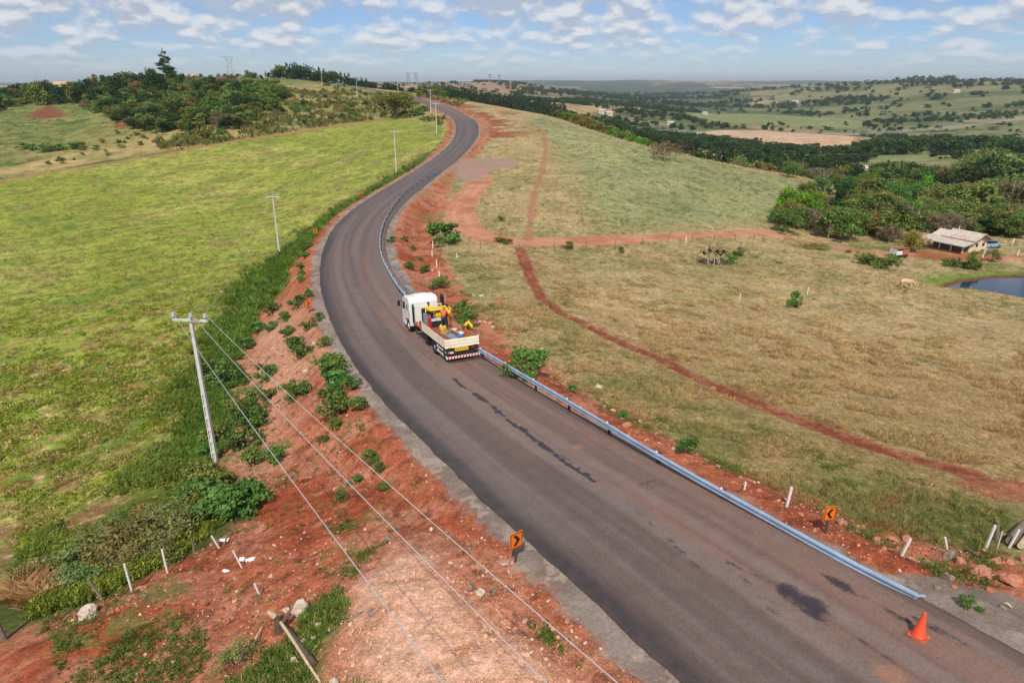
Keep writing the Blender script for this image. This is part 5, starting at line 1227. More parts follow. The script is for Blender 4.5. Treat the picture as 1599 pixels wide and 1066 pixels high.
for (px_, py_), h, lab, nr_, rz in POLES:
    if (px_, py_) == (416, 122): p = Q(416, 560); 
    elif (px_, py_) == (503, 129): p = Q(503, 470)
    else: p = W(px_, py_)
    o = pole(p, h, lab, rz, nr_, 0.0); c_, s_ = math.cos(rz), math.sin(rz)
    TOPS.append([Vector((p[0]+c_*x+s_*0.12, p[1]+s_*x-c_*0.12, p[2]+h+0.27)) for x in (-0.92, 0.12, 0.98)])
def cable(a, b, sag, r, label, n=24, grp=None, mat=None):
    pts = [a.lerp(b, i/n)-Vector((0, 0, 4*sag*(i/n)*(1-i/n))) for i in range(n+1)]
    o = MB().tube(pts, r, 5, caps=False).build('power_cable', mat or m_wire, smooth=True); tag(o, label, 'cable', grp); return o
e0 = Vector((10.2, -8.0, 24.6)); nxt = [e0+Vector((-1.25, -0.3, 0.05)), e0+Vector((0.4, 0, 0)), e0+Vector((1.35, 0.3, 0))]
for k, w_n in enumerate(('left', 'middle', 'right')):
    cable(TOPS[0][k], nxt[k], 0.55, 0.011, '%s one of the three cables running from the nearest pole over the red bank' % w_n, 40, 'cables from the nearest pole')
PW = ['nearest', 'second', 'third', 'fourth', 'fifth', 'sixth', 'seventh', 'eighth', 'ninth']
for i in range(len(TOPS)-1):
    for k in range(3): cable(TOPS[i][k], TOPS[i+1][k], 0.9, 0.008, 'thin cable strung between the %s and the %s pole' % (PW[i], PW[i+1]), 12, 'cables between the %s and %s poles' % (PW[i], PW[i+1]))

# ---- guardrail
def smooth_path(pts, step):
    return resample(np.array([W(*p) for p in pts]), step)
gr_pix = [(688,270),(668,281),(650,292),(632,306),(618,322),(606,342),(598,362),(595,382),(598,407),(613,440),(633,470),(668,503),(715,540),(754,562),(783,580),(826,607),(879,638.5),(947,678),(1028,724.5),(1100,763),(1186,808),(1254,844),(1323,880),(1392,914),(1441,937)]
GP = smooth_path(gr_pix, 0.1)
gs = np.arange(len(GP))*0.1
e_end = len(GP)-1
def ght(i):
    """height of the rail centre over ground"""
    rem = (e_end-i)*0.1; return float(np.interp(rem, [0, 9, 16, 22, 62, 75], [0.10, 0.36, 0.60, 0.74, 0.74, 0.50]))
rail = empty('guardrail', GP[e_end-200]); tag(rail, 'long galvanised guardrail following the inside of the bend past the truck', 'guardrail')
Ri = Vector(rail.location)
prof = [(-0.155, 0.0), (-0.14, 0.03), (-0.105, 0.075), (-0.06, 0.08), (-0.03, 0.02), (0.03, 0.02), (0.06, 0.08), (0.105, 0.075), (0.14, 0.03), (0.155, 0.0)]
def gfr(i):
    i = int(min(max(i, 1), len(GP)-2)); t = Vector((GP[i+1]-GP[i-1]).tolist()); t.z = 0; t.normalize(); n = Vector((-t.y, t.x, 0))
    if n.x > 0 or (abs(n.x) < 1e-3): n = n
    # towards the road: left side of the photo
    c = RC[np.argmin((RC[:, 0]-GP[i][0])**2+(RC[:, 1]-GP[i][1])**2)]
    if (c[0]-GP[i][0])*n.x+(c[1]-GP[i][1])*n.y < 0: n = -n
    return t, n
def rail_piece(i0, i1, lift=None, off=0.14, name='rail_segment'):
    vs = []; fs = []; K = 6; m = len(prof); zsm = GP[i0:i1+1:10, 2].mean()
    for q in range(K+1):
        i = int(round(i0+(i1-i0)*q/K)); i = min(i, len(GP)-1); t, n = gfr(i); z0 = GPZ[i]
        b = Vector((GP[i][0], GP[i][1], z0))+n*off
        for a, o in prof: vs.append(b+n*o+Vector((0, 0, ght(i)+a))-Ri)
        for a, o in prof: vs.append(b+n*(o-0.006)+Vector((0, 0, ght(i)+a))-Ri)
    for q in range(K):
        for k in range(m-1):
            a = q*2*m+k; b = (q+1)*2*m+k; fs.append((a, a+1, b+1, b)); fs.append((a+m, b+m, b+m+1, a+m+1))
        for k in (0, m-1): a = q*2*m+k; b = (q+1)*2*m+k; fs.append((a, b, b+m, a+m))
    for q in (0, K):
        for k in range(m-1): a = q*2*m+k; fs.append((a, a+m, a+m+1, a+1))
    mb = MB(); mb._add(vs, fs); return mb.build(name, m_gsteel, rail, smooth=False)
GPZ = gsm(GP[:, 2], 15)
# posts are set out so that they stand where the photo shows them
i_ref = int(np.argmin(np.hypot(GP[:, 0]-W(1028, 724.5)[0], GP[:, 1]-W(1028, 724.5)[1])))
posts = list(range(i_ref % 40, len(GP)-60, 40))
post_me = None
for i in posts:
    t, n = gfr(i); ang = math.atan2(t.y, t.x)
    if post_me is None:
        b = MB(); b.box((0, 0, 0.10), (0.14, 0.012, 1.3)); b.box((-0.064, 0.0, 0.10), (0.012, 0.09, 1.3)); b.box((0.064, 0, 0.10), (0.012, 0.09, 1.3)); o = b.build('post', m_dsteel, rail); post_me = o.data
        b = MB(); b.box((0, 0, 0), (0.12, 0.13, 0.30)); sp = b.build('spacer', m_dsteel, o); sp_me = sp.data
        b = MB(); b.box((0, 0, 0), (0.09, 0.10, 0.012)); b.box((0, 0, 0.03), (0.02, 0.08, 0.05)); rf_ = b.build('reflector', m_white, o); rf_me = rf_.data
    else: o = link('post', post_me, rail); sp = link('spacer', sp_me, o); rf_ = link('reflector', rf_me, o)
    hh = ght(i); o.location = Vector((GP[i][0], GP[i][1], GPZ[i]-0.62+hh-0.0))-Ri; o.rotation_euler = (0, 0, math.atan2(n.y, n.x)-math.pi/2)
    sp.location = (0, 0.08, 0.62); rf_.location = (0, 0.17, 0.80)
for i in range(i_ref % 40, len(GP)-5, 40): rail_piece(i, min(i+41, len(GP)-2))
MB().box((0, 0, 0.0), (0.34, 0.1, 0.02)).build('end_plate', m_gsteel, rail, loc=Vector((GP[-2][0], GP[-2][1], GPZ[-2]+0.10))-Ri)
# spare rails lying on the shoulder beyond the truck
for k, (a, b, lab) in enumerate((((607,390),(617,401),'spare rail lying on the shoulder, farthest of the row'),((617,413),(622,422),'short spare rail piece lying on the shoulder, second of the row'),((620,425),(627,433),'bent spare rail piece on the shoulder, third of the row'),((631,434),(638,444),'pale spare post lying on the shoulder near the cab'),((631,448),(646,458),'spare rails stacked on the shoulder nearest the cab'))):
    A = Vector(W(*a))+Vector((0, 0, 0.1)); B_ = Vector(W(*b))+Vector((0, 0, 0.1)); mb = MB(); d_ = (B_-A); n = Vector((-d_.y, d_.x, 0)).normalized()
    for j in range(3): mb._add([A+n*(j*0.06-0.09), B_+n*(j*0.06-0.09), B_+n*(j*0.06-0.03)+Vector((0, 0, .05*(j % 2)+0.02)), A+n*(j*0.06-0.03)+Vector((0, 0, .05*(j % 2)+0.02))], [(0, 1, 2, 3)])
    bmesh.ops.remove_doubles(mb.bm, verts=mb.bm.verts, dist=0.06); bmesh.ops.solidify(mb.bm, geom=mb.bm.faces[:], thickness=0.03)
    tag(mb.build('spare_rail', m_steel), lab, 'rail', 'spare rails on the shoulder')

# ---- chevron signs
def chevron(px_, py_, h, w_, ph, rz, flip, label, tilt=0.0, post=True):
    p = W(px_, py_); r = empty('chevron_sign', p, rz); tag(r, label, 'road sign', 'orange chevron signs')
    MB().box((0, 0.04, (h-ph*0.1)/2-0.15), (0.07, 0.05, h-ph*0.1+0.3)).build('post', m_dsteel, r)
    a, b = w_/2, ph/2; zc = h-b
    pn = MB().prism([(-a, zc-b), (a, zc-b), (a, zc+b), (-a, zc+b)], -0.012, 0.012, 'y').build('panel', m_orange, r, bevel=0.004)
    t = 0.022*w_/0.5; q = MB()
    for x0, x1, z0, z1 in ((-a+t, a-t, zc+b-2*t, zc+b-t), (-a+t, a-t, zc-b+t, zc-b+2*t), (-a+t, -a+2*t, zc-b+2*t, zc+b-2*t), (a-2*t, a-t, zc-b+2*t, zc+b-2*t)): q.box(((x0+x1)/2, -0.0145, (z0+z1)/2), (x1-x0, 0.004, z1-z0))
    q.build('border', m_black, pn)
    s = -1 if flip else 1; k = w_*0.34
    MB().prism([(s*-k*0.75, zc+b*0.66), (s*-k*0.05, zc+b*0.66), (s*k*0.85, zc), (s*-k*0.05, zc-b*0.66), (s*-k*0.75, zc-b*0.66), (s*k*0.1, zc)], -0.017, -0.0125, 'y').build('chevron', m_black, pn)
    return r
chevron(806,878,1.22,0.52,0.62,0.62,False,'nearest orange chevron sign pointing right, at the left shoulder')
chevron(1289.5,835,1.15,0.42,0.56,0.12,True,'orange chevron sign pointing left behind the end of the guardrail')
chevron(483,489,1.25,0.55,0.62,0.35,False,'orange chevron sign on the bank outside the bend left of the truck')
chevron(493,371,1.25,0.55,0.62,0.2,False,'orange chevron sign at the tightest part of the bend')
chevron(560,312,1.25,0.55,0.62,0.1,False,'farther orange chevron sign of the two at the start of the bend')
chevron(565,309,1.25,0.5,0.6,0.0,False,'last orange chevron sign before the upper bend')
# ---- cone
p = W(1433,996); cn = empty('traffic_cone', (p[0], p[1], p[2]+0.07), 0.5); tag(cn, 'orange traffic cone standing alone on the asphalt beyond the rail end', 'traffic cone')
cn.rotation_euler = (0.0, 0.05, 0.6)
MB().box((0, 0, 0.02), (0.44, 0.44, 0.045)).build('base', m_coneb, cn, bevel=0.012)
MB().tube([(0, 0, 0.044), (0, 0, 0.075), (0, 0, 0.1), (0, 0, 0.72), (0, 0, 0.76), (0, 0, 0.765)], [0.20, 0.175, 0.155, 0.045, 0.042, 0.03], 28).build('cone_body', m_cone, cn, smooth=True)
# ---- stakes and fence posts
def stake(px_, py_, h, r_, lean, label, mat=m_wstake, grp='white marker stakes', nm='marker_stake', cat='stake', sq=True, az_=0.0):
    p = W(px_, py_); b = MB()
    if sq: b.box((0, 0, h/2-0.15), (r_*2, r_*2, h+0.3))
    else: b.tube([(0, 0, -0.3), (0.01, 0.01, h*0.5), (0, 0, h)], [r_*1.1, r_, r_*0.8], 7)
    o = b.build(nm, mat, bevel=0.004 if sq else 0); o.location = p; o.rotation_euler = (0, lean, az_); tag(o, label, cat, grp)
for a in ((207,925,1.35,0.035,-0.03,'white stake left of the pinkish rock at the foot of the bank'),(262,894,1.15,0.035,-0.02,'white stake in front of the dark thicket below the near pole'),(407,932,0.62,0.03,-0.22,'short white stake alone on the red slope'),
          (379,888,0.9,0.028,-0.28,'leaning pale stake right of the white scraps'),(341,853,0.6,0.03,-0.35,'short leaning stake above the white scraps'),
          (1228,791,0.85,0.045,0.08,'white stake behind the guardrail left of the orange sign'),(1162,764,0.35,0.035,0.05,'very short white stake behind the guardrail'),(1407,869,0.72,0.035,0.22,'leaning white stake among the red rocks'),
          (1479,858,0.55,0.03,-0.35,'white stake leaning left above the grey rock'),(1538,858,1.0,0.035,0.10,'tallest white stake near the right edge'),(1576,854,0.75,0.03,0.2,'white stake beside the logs at the right edge'),(1557,856,0.7,0.015,0.0,'thin pale stalk between two white stakes'),
          (676,388,1.0,0.06,0,'white stake beside the round bush on the bank'),(675,401,0.8,0.06,0,'second white stake down the bank from the round bush'),(682,417,0.9,0.06,0,'third white stake down the bank'),(686,434,0.8,0.06,0,'lowest white stake of the row on the bank'),
          (1071,378,0.9,0.07,0,'white post in the fence beside the dirt road'),(1155,468,0.8,0.05,0,'thin stake in the middle of the tan pasture'),(1260,459,0.9,0.05,0.1,'pale stake left of the cow'),
          (1534,402,1.5,0.09,0.15,'thick white post in front of the farmhouse side wall'),(1588,399,1.1,0.08,0.15,'white post beside the yard road at the right edge'),(1411,400,1.0,0.07,0,'small white post between the shed and the yellowish tree'),(1580,383,1.3,0.1,0.1,'white post beyond the farmhouse to its right'),(713,400,0.4,0.05,0,'tiny pale peg by the dirt road bend')): stake(*a)
for a in ((304,868,0.9,0.045,0.02,'grey wooden post half hidden in the thicket'),(161,938,1.05,0.06,-0.35,'leaning grey fence post at the thicket edge'),(7,1000,1.3,0.10,-0.12,'thick split grey post at the left edge'),(350,850,0.7,0.04,0.4,'short grey post leaning right beside the white scraps'),
          (1556,846,0.9,0.07,-0.2,'old brown stump post beside the logs')): stake(*a, mat=m_wood, grp='old wooden fence posts', nm='fence_post', cat='fence post', sq=False)
Wd = resample(np.array([W(*q) for q in [(690,392),(760,388),(815,391),(900,388),(1000,382),(1100,377),(1200,374)]]), 5.5)
for n_, q in enumerate(Wd):
    o = MB().tube([(0, 0, -0.3), (0, 0, rt.uniform(0.9, 1.15))], [0.07, 0.06], 6).build('fence_post', m_wood); o.location = q; tag(o, 'dark wooden post in the fence along the near side of the dirt road', 'fence post', 'posts of the dirt road fence')

# ---- rocks
def rock_mesh(seed, sub=3, rough=0.28):
    bm = bmesh.new(); bmesh.ops.create_icosphere(bm, subdivisions=sub, radius=1.0); from mathutils import noise as mn
    rg_ = random.Random(seed); off_ = Vector((rg_.uniform(0, 99), rg_.uniform(0, 99), rg_.uniform(0, 99)))
    planes = [(Vector((rg_.gauss(0, 1), rg_.gauss(0, 1), rg_.gauss(0, 1))).normalized(), rg_.uniform(0.5, 0.85)) for _ in range(11)]
    for v in bm.verts:
        c = v.co.copy()
        for n, d in planes:
            k = c.dot(n)
            if k > d: c -= n*(k-d)*0.85
        c += c.normalized()*(mn.noise(c*1.6+off_)*rough+mn.noise(c*4+off_)*rough*0.5+mn.noise(c*9+off_)*rough*0.2); v.co = c
    me = bpy.data.meshes.new('rock'); bm.to_mesh(me); bm.free(); return me
RM = {'red': mat_simple('rock_red', P(188,126,98)*0.8, 0.95, var=0.35, scale=3, bump=0.8, dirt=P(150,104,84), dirt_amt=0.7), 'white': mat_simple('rock_white', P(206,186,166)*0.78, 0.95, var=0.3, scale=3, bump=0.8),
      'grey': mat_simple('rock_grey', P(136,124,116)*0.8, 0.95, var=0.25, scale=3, bump=0.8, dirt=P(170,110,84), dirt_amt=0.5), 'orange': mat_simple('rock_orange', P(190,112,76)*0.8, 0.95, var=0.2, scale=3, bump=0.8)}
RMS = {}
for cn_ in RM:
    RMS[cn_] = [rock_mesh(k+hash(len(cn_))*3) for k in range(4)]
    for me in RMS[cn_]: me.materials.append(RM[cn_])
SZ = lambda r: 'small' if r < 0.16 else ('medium' if r < 0.3 else 'large')
def rock(px_, py_, rp, colr, place, fz=0.7, shape=''):
    p = W(px_, py_+rp*0.35); Z = p[1]*CP+(CAMZ-p[2])*SP; r_ = rp*Z/FPX
    o = link('rock', RMS[colr][rt.randrange(4)], None, (p[0], p[1], p[2]+r_*fz*0.3), rt.uniform(0, 6.28), (r_*rt.uniform(0.9, 1.15), r_*rt.uniform(0.75, 1.0), r_*fz))
    o.rotation_euler = (rt.uniform(-.25, .25), rt.uniform(-.25, .25), rt.uniform(0, 6.28))
    tag(o, ('%s %s %s rock %s' % (shape, SZ(r_), {'red': 'reddish', 'white': 'pale', 'grey': 'grey', 'orange': 'orange'}[colr], place)).strip().replace('  ', ' '), 'rock', 'rocks lying by the road')
for a in ((471.6,522,5,'red','on the bank above the shoulder sign'),(490.8,536.5,5,'white','by the left shoulder opposite the truck cab'),(478,579,4.5,'white','in the middle of the red bank by the row of bushes'),(512.5,704,6,'red','low on the red bank under the wires'),(367.5,632,5,'white','at the edge of the clump right of the near pole'),
 (749,923,10,'white','on the slope left of the nearest chevron sign'),(788,878,7,'white','beside the post of the nearest chevron sign',0.3,'flat'),(605,839,8,'grey','above the pale dug slope',0.5,'flat'),(580,956,10,'grey','in the middle of the pale dug slope',0.6),(562,957,8,'grey','beside the grey rock on the pale slope',0.5),
 (552,926,8,'red','at the left rim of the pale dug slope'),(467,954,14,'white','upright beside the fallen stump',1.4,'tall'),(447,951,7,'white','between the stump and the tall pale rock'),(496,974,7,'white','at the top of the bright grass patch'),(472,1002,10,'white','half buried beside the fallen stump'),(490,994,6,'white','in the bright grass'),(460,1028,6,'white','in the grass below the fallen stump'),(522,1061,9,'white','at the bottom edge of the grass patch'),(465,978,8,'red','beside the fallen stump'),
 (220,917,11,'red','at the foot of the bank beside the white stake'),(140,954,17,'white','under the thicket near the left edge',0.8,'angular'),(227,928,5,'grey','just below the reddish rock at the foot of the bank'),(408,821,12,'red','at the foot of the bank right of the big bush',0.35,'flat'),(700,838,6,'grey','on the red slope above the pale patch'),(732,850,6,'grey','above the wires near the shoulder'),(735,915,7,'grey','dark beside the pale rock'),(770,922,6,'grey','right of the pale rock on the slope'),
 (934,605,7,'white','round in the grass behind the guardrail',0.9),(942,633,4,'white','behind the guardrail below the round pale one'),(957,640,4,'white','left of the red rocks behind the guardrail'),(966,640,5,'red','behind the guardrail below the round pale one'),(977,662,9,'red','in the red earth behind the guardrail'),(1000,657,4,'white','right of the red earth behind the guardrail'),(1030,675,7,'red','in the grass behind the last posts'),(1052,700,4,'white','by the small dark plant behind the guardrail'),
 (846,544,4,'white','above the leafy bush behind the guardrail'),(851,566,5,'red','right of the leafy bush behind the guardrail'),(714.5,401,4,'white','near the dirt road bend'),(740,461,3,'white','left of a pair above the truck'),(752,461,5,'white','right of a pair above the truck'),(779,471,6,'orange','alone in the pasture edge above the truck'),(733,472,4,'orange','right of the truck engine unit'),
 (766,504,4,'white','right one of the pale row by the truck'),(757,503,3,'white','middle one of the pale row by the truck'),(750,502,3,'white','left one of the pale row by the truck'),(779.5,498,3,'white','in the grass past the pale row'),(771,510,5,'white','below the pale row by the truck',0.5),(806,522,5,'red','in the verge beyond the truck rear'),(880,600,5,'red','in the verge halfway along the near rail'),
 (1320,817,10,'red','just right of the orange left-pointing sign'),(1344,823,10,'red','second right of the orange left-pointing sign',0.9),(1366,843,11,'red','third right of the orange left-pointing sign',0.6),(1395,841,8,'red','above the leaning stake'),(1417,840,9,'red','above and right of the leaning stake'),(1444,863,7,'orange','in the green grass by the stakes',0.5),(1425,871,11,'red','right of the leaning stake',0.5),(1449,877,13,'red','between the leaning stake and the grey rock',0.7),
 (1482,868,11,'grey','pointed under the leaning stake',1.0,'pointed'),(1500,877,11,'red','hollowed right of the grey rock',0.9),(1479,888,9,'red','below the grey rock'),(1533,894,19,'red','at the bank foot by the right edge, broadest one',0.7,'rounded'),(1556,875,10,'red','above the broad rounded rock'),(1576,876,11,'red','upper one near the right edge'),(1581,902,18,'red','nearest the right edge'),(1478,898,11,'grey','flat slab like below the red ones',0.3,'flat'),
 (1464,917,6,'grey','alone on the gravel right of the rail end'),(1565,947,6,'grey','at the lower right edge of the bank'),(1595,870,9,'red','upper one at the right edge'),(1500,905,9,'red','in the red earth below the broad rock',0.4),(1517,884,8,'red','left of the broad rounded rock'),(1545,920,6,'orange','on the red earth near the right edge'),(1490,915,5,'orange','on the red earth right of the rail end'),(1380,856,6,'red','left of the leaning stake'),(1250,802,5,'red','left of the orange left-pointing sign post'),(1155,745,5,'red','behind the rail left of the short stake'),(1185,764,6,'red','behind the rail right of the short stake'),(1120,728,5,'white','behind the rail beyond the last post'),
 (1308,805,4,'white','round white ball like right of the orange sign',0.9)): rock(*a)
# ---- logs, stump, board, scraps
def log(a, b, r_, label, mat=m_wood, nm='log', cat='log', h0=0.05, h1=0.05):
    A = Vector(W(*a))+Vector((0, 0, r_+h0)); B_ = Vector(W(*b))+Vector((0, 0, r_+h1)); pts = [A.lerp(B_, t)+Vector((0, 0, 0.04*math.sin(5*t))) for t in (0, .25, .5, .75, 1)]
    o = MB().tube([q-A for q in pts], [r_, r_*1.05, r_*0.95, r_*0.9, r_*0.8], 9).build(nm, mat, smooth=False); o.location = A; tag(o, label, cat); return o
log((1576,852),(1601,820),0.15,'thick reddish log lying behind the stakes at the right edge',m_bark); log((1592,858),(1612,832),0.11,'thinner pale log beside the thick one at the right edge',m_bone)
log((1560,838),(1592,843),0.05,'thin branch lying by the logs at the right edge',m_wood); log((1505,862),(1530,872),0.06,'dark branch on the ground left of the logs',m_bark_dark)
log((432,972),(500,1066),0.05,'long split trunk fallen across the grass patch at the bottom',m_bone,h0=0.28); log((445,985),(492,1040),0.10,'dark charred trunk beside the split one',m_bark_dark)
log((396,1010),(410,985),0.03,'thin twig leaning on the heap of dry roots',m_bone,'branch','branch',h1=0.2); log((1567,945),(1580,950),0.03,'pale stick on the red earth at the lower right',m_bone,'stick','stick')
st_ = empty('tree_stump', W(436,985), 0.3); tag(st_, 'upturned dark stump with pale broken ends at the top of the fallen trunk', 'stump')
b = MB(); b.tube([(0, 0, -0.1), (0.02, 0.05, 0.3), (-0.1, 0.1, 0.62)], [0.17, 0.13, 0.05], 8); b.tube([(0, 0, 0.2), (0.3, 0.1, 0.42), (0.42, 0.1, 0.5)], [0.1, 0.07, 0.05], 7); b.build('stump_body', m_bark_dark, st_)
MB().tube([(-0.08, 0.09, 0.55), (-0.26, 0.12, 0.78)], [0.10, 0.06], 7).build('broken_end', m_bone, st_); MB().tube([(0.1, 0.05, 0.32), (0.05, -0.02, 0.6)], [0.05, 0.03], 6).build('root', m_bark_dark, st_)
p = W(268,1040); o = MB().box((0, 0, 0.03), (0.10, 0.34, 0.03)).build('board', m_bone); o.location = p; o.rotation_euler = (0.1, 0, 0.15); tag(o, 'short pale board lying on the red slope at the bottom left', 'board')
plant('drybush', W(372,1035), 0.75, 'heap of dry roots and twigs on the red slope', 'dry roots', None, 'dry_roots', wide=1.3)
for n_, (px_, py_, s_, lab) in enumerate(((350,845,0.17,'white plastic scrap beside the short leaning stake'),(386,876,0.26,'largest white plastic scrap on the red slope'),(353,893,0.12,'smallest white plastic scrap on the red slope'))):
    rg_ = random.Random(n_); mb = MB(); bmesh.ops.create_grid(mb.bm, x_segments=5, y_segments=4, size=s_)
    for v in mb.bm.verts: v.co.z += rg_.uniform(0, s_*0.4); v.co.x *= 1.2; v.co.y *= 0.6
    bmesh.ops.solidify(mb.bm, geom=mb.bm.faces[:], thickness=0.004)
    p = W(px_, py_); o = mb.build('plastic_scrap', m_white); o.location = (p[0], p[1], p[2]+0.05); tag(o, lab, 'litter', 'white scraps on the red slope')
# straw clump and thicket at the foot of the bank
thk = [(70,915,1.5,'olivebush'),(110,900,1.7,'o'),(150,880,1.9,'o'),(190,875,1.9,'o'),(225,858,1.9,'o'),(250,840,1.8,'o'),(285,838,1.6,'o'),(180,845,1.4,'o'),(225,820,1.3,'o'),(270,812,1.3,'o'),(130,920,1.2,'o'),(300,820,1.3,'g'),(255,868,1.4,'o'),(305,790,1.5,'g'),(330,770,1.7,'g'),(310,750,1.4,'g'),(345,690,1.5,'g'),(320,720,1.2,'g'),(200,890,1.2,'o')]
for n_, (px_, py_, h, k) in enumerate(thk):
    plant('drybush' if k != 'g' else 'shrub', W(px_, py_), h, ('olive twiggy bush in the thicket at the lower left' if k != 'g' else 'green bush crowding round the foot of the nearest pole'), 'bush', 'thicket bushes' if k != 'g' else 'bushes at the foot of the nearest pole', 'bush', wide=1.35)
def straw_bush():
    rgs = np.random.RandomState(3); V = []; lv = []
    for k in range(420):
        a = rgs.uniform(0, 6.28); d = np.array([math.cos(a)*rgs.rand()*1.1, math.sin(a)*rgs.rand()*1.1, 1.0]); L = rgs.uniform(0.5, 1.0); p0 = np.array([rgs.normal()*0.25, rgs.normal()*0.2, 0]); w_ = np.array([-math.sin(a), math.cos(a), 0])*0.012
        V += [p0-w_, p0+w_, p0+d*L*0.6+w_, p0+d*L*np.array([1.2, 1.2, 0.85])]; lv += [rgs.rand()]*4
    me = np_mesh('straw', np.array(V), np.arange(len(V)).reshape(-1, 4), False, (ML['straw'],)); set_f(me, lv, 'lv'); return me
sme = straw_bush()
for px_, py_, s_ in ((45,935,1.3),(75,935,1.1),(30,918,1.1)):
    o = link('dry_grass_clump', sme, None, W(px_, py_), rt.uniform(0, 6), s_); tag(o, 'big clump of dry straw grass near the left edge', 'grass clump', 'straw clumps near the left edge')
# ------------------------------------------------------------------ the truck
def road_z(x, y):
    la, st = road_near([x], [y]); i = float(np.clip(st[0], 0, len(SS)-2)); k = int(i); return RC[k, 2]*(1-(i-k))+RC[k+1, 2]*(i-k)+0.02
TO = (Vector(W(698, 570))+Vector(W(749, 564)))/2; TO.z = 0; fwd = Vector(W(634, 517))-Vector(W(673.5, 552)); fwd.z = 0; fwd.normalize(); print('truck', TO, fwd)
TO.z = road_z(TO.x, TO.y); e_ = TO+fwd*9.8; fz = Vector((fwd.x, fwd.y, (road_z(e_.x, e_.y)-TO.z)/9.8)).normalized()
rgt = fz.cross(Vector((0, 0, 1))).normalized(); upv = rgt.cross(fz)
TM = Matrix(((rgt.x, fz.x, upv.x, TO.x), (rgt.y, fz.y, upv.y, TO.y), (rgt.z, fz.z, upv.z, TO.z), (0, 0, 0, 1)))
TMi = TM.inverted()
def bedpt(px, py, h=1.2):
    """point over the truck bed at height h seen at a photo pixel, in truck coordinates"""
    yy = (py-533.0)/FPX; d = TMi.to_3x3()@Vector(((px-799.5)/FPX, CP-yy*SP, -(SP+yy*CP))); c = TMi@Vector((0, 0, CAMZ))
    return c+d*((h-c.z)/d.z)
truck = empty('flatbed_truck', mat=TM); tag(truck, 'white cabbed flatbed truck with cream side boards parked by the guardrail', 'truck')
b = MB()
for x in (-0.42, 0.42): b.box((x, 5.6, 0.86), (0.09, 10.6, 0.22))
for y in (0.3, 1.8, 4.4, 6.0, 7.6): b.box((0, y, 0.86), (0.8, 0.1, 0.16))
for y in (0.4, 1.5, 2.4, 3.6, 4.8, 6.0, 7.2): b.box((0, y, 1.03), (2.3, 0.09, 0.1))
b.build('chassis', m_chas, truck)
cabp = [(8.98, 0.95), (8.98, 2.50), (9.10, 2.78), (9.4, 2.88), (10.5, 2.86), (10.85, 2.70), (11.02, 2.45), (11.28, 1.62), (11.34, 1.2), (11.34, 0.42), (10.42, 0.42), (10.34, 0.85), (10.1, 1.08), (9.5, 1.08), (9.26, 0.85), (9.2, 0.6), (8.98, 0.6)]
cab = MB().prism(cabp, -1.18, 1.18).build('cab', m_white, truck, smooth=False, bevel=0.045, seg=2)
MB().prism([(9.35, 2.86), (9.5, 3.02), (10.15, 3.0), (10.4, 2.87)], -0.55, 0.55).build('roof_hatch', m_white, cab, bevel=0.03)
b = MB(); b.prism([(10.32, 1.75), (10.32, 2.38), (10.86, 2.38), (11.12, 1.75)], -1.192, -1.175); b.build('window', m_glass, cab)
b = MB(); b.prism([(10.32, 1.75), (10.32, 2.38), (10.86, 2.38), (11.12, 1.75)], 1.175, 1.192); b.build('window', m_glass, cab)
MB().box((-1.184, 9.72, 2.03), (0.018, 0.26, 0.46)).build('side_window', m_glass, cab); MB().box((1.184, 9.72, 2.03), (0.018, 0.26, 0.46)).build('side_window', m_glass, cab)
b = MB(); b.prism([(11.05, 2.42), (11.29, 1.68), (11.305, 1.685), (11.065, 2.425)], -1.05, 1.05); b.build('windscreen', m_glass, cab)
for sx_ in (-1, 1):
    q = MB(); q.box((sx_*1.185, 10.25, 1.55), (0.012, 0.012, 1.3)); q.box((sx_*1.185, 10.76, 0.95), (0.012, 1.0, 0.012)); q.build('door_seam', m_grey, cab)
    MB().box((sx_*1.195, 10.4, 1.5), (0.03, 0.14, 0.035)).build('door_handle', m_chas, cab)
    b = MB(); b.tube([(sx_*1.18, 11.05, 2.3), (sx_*1.42, 11.2, 2.35)], 0.02, 6); b.box((sx_*1.46, 11.2, 2.12), (0.20, 0.1, 0.46)); b.build('mirror', m_black, cab, bevel=0.012)
    MB().box((sx_*0.85, 11.36, 0.8), (0.35, 0.03, 0.2)).build('headlight', m_glass, cab)
MB().box((0, 11.36, 0.5), (2.3, 0.12, 0.3)).build('front_bumper', m_chas, truck, bevel=0.02)
MB().box((0, 11.345, 1.15), (1.5, 0.03, 0.4)).build('grille', m_chas, cab)
MB().box((-1.19, 9.25, 1.45), (0.02, 0.05, 0.8)).build('marker_strip', m_red, cab)
b = MB(); b.tube([(-0.95, 8.80, 0.9), (-0.95, 8.80, 2.3), (-0.95, 8.7, 2.42)], 0.075, 10); b.build('exhaust_stack', m_chas, truck)
b = MB(); b.box((0.2, 8.78, 1.5), (0.9, 0.26, 1.0)); b.build('air_filter_box', m_chas, truck, bevel=0.03)
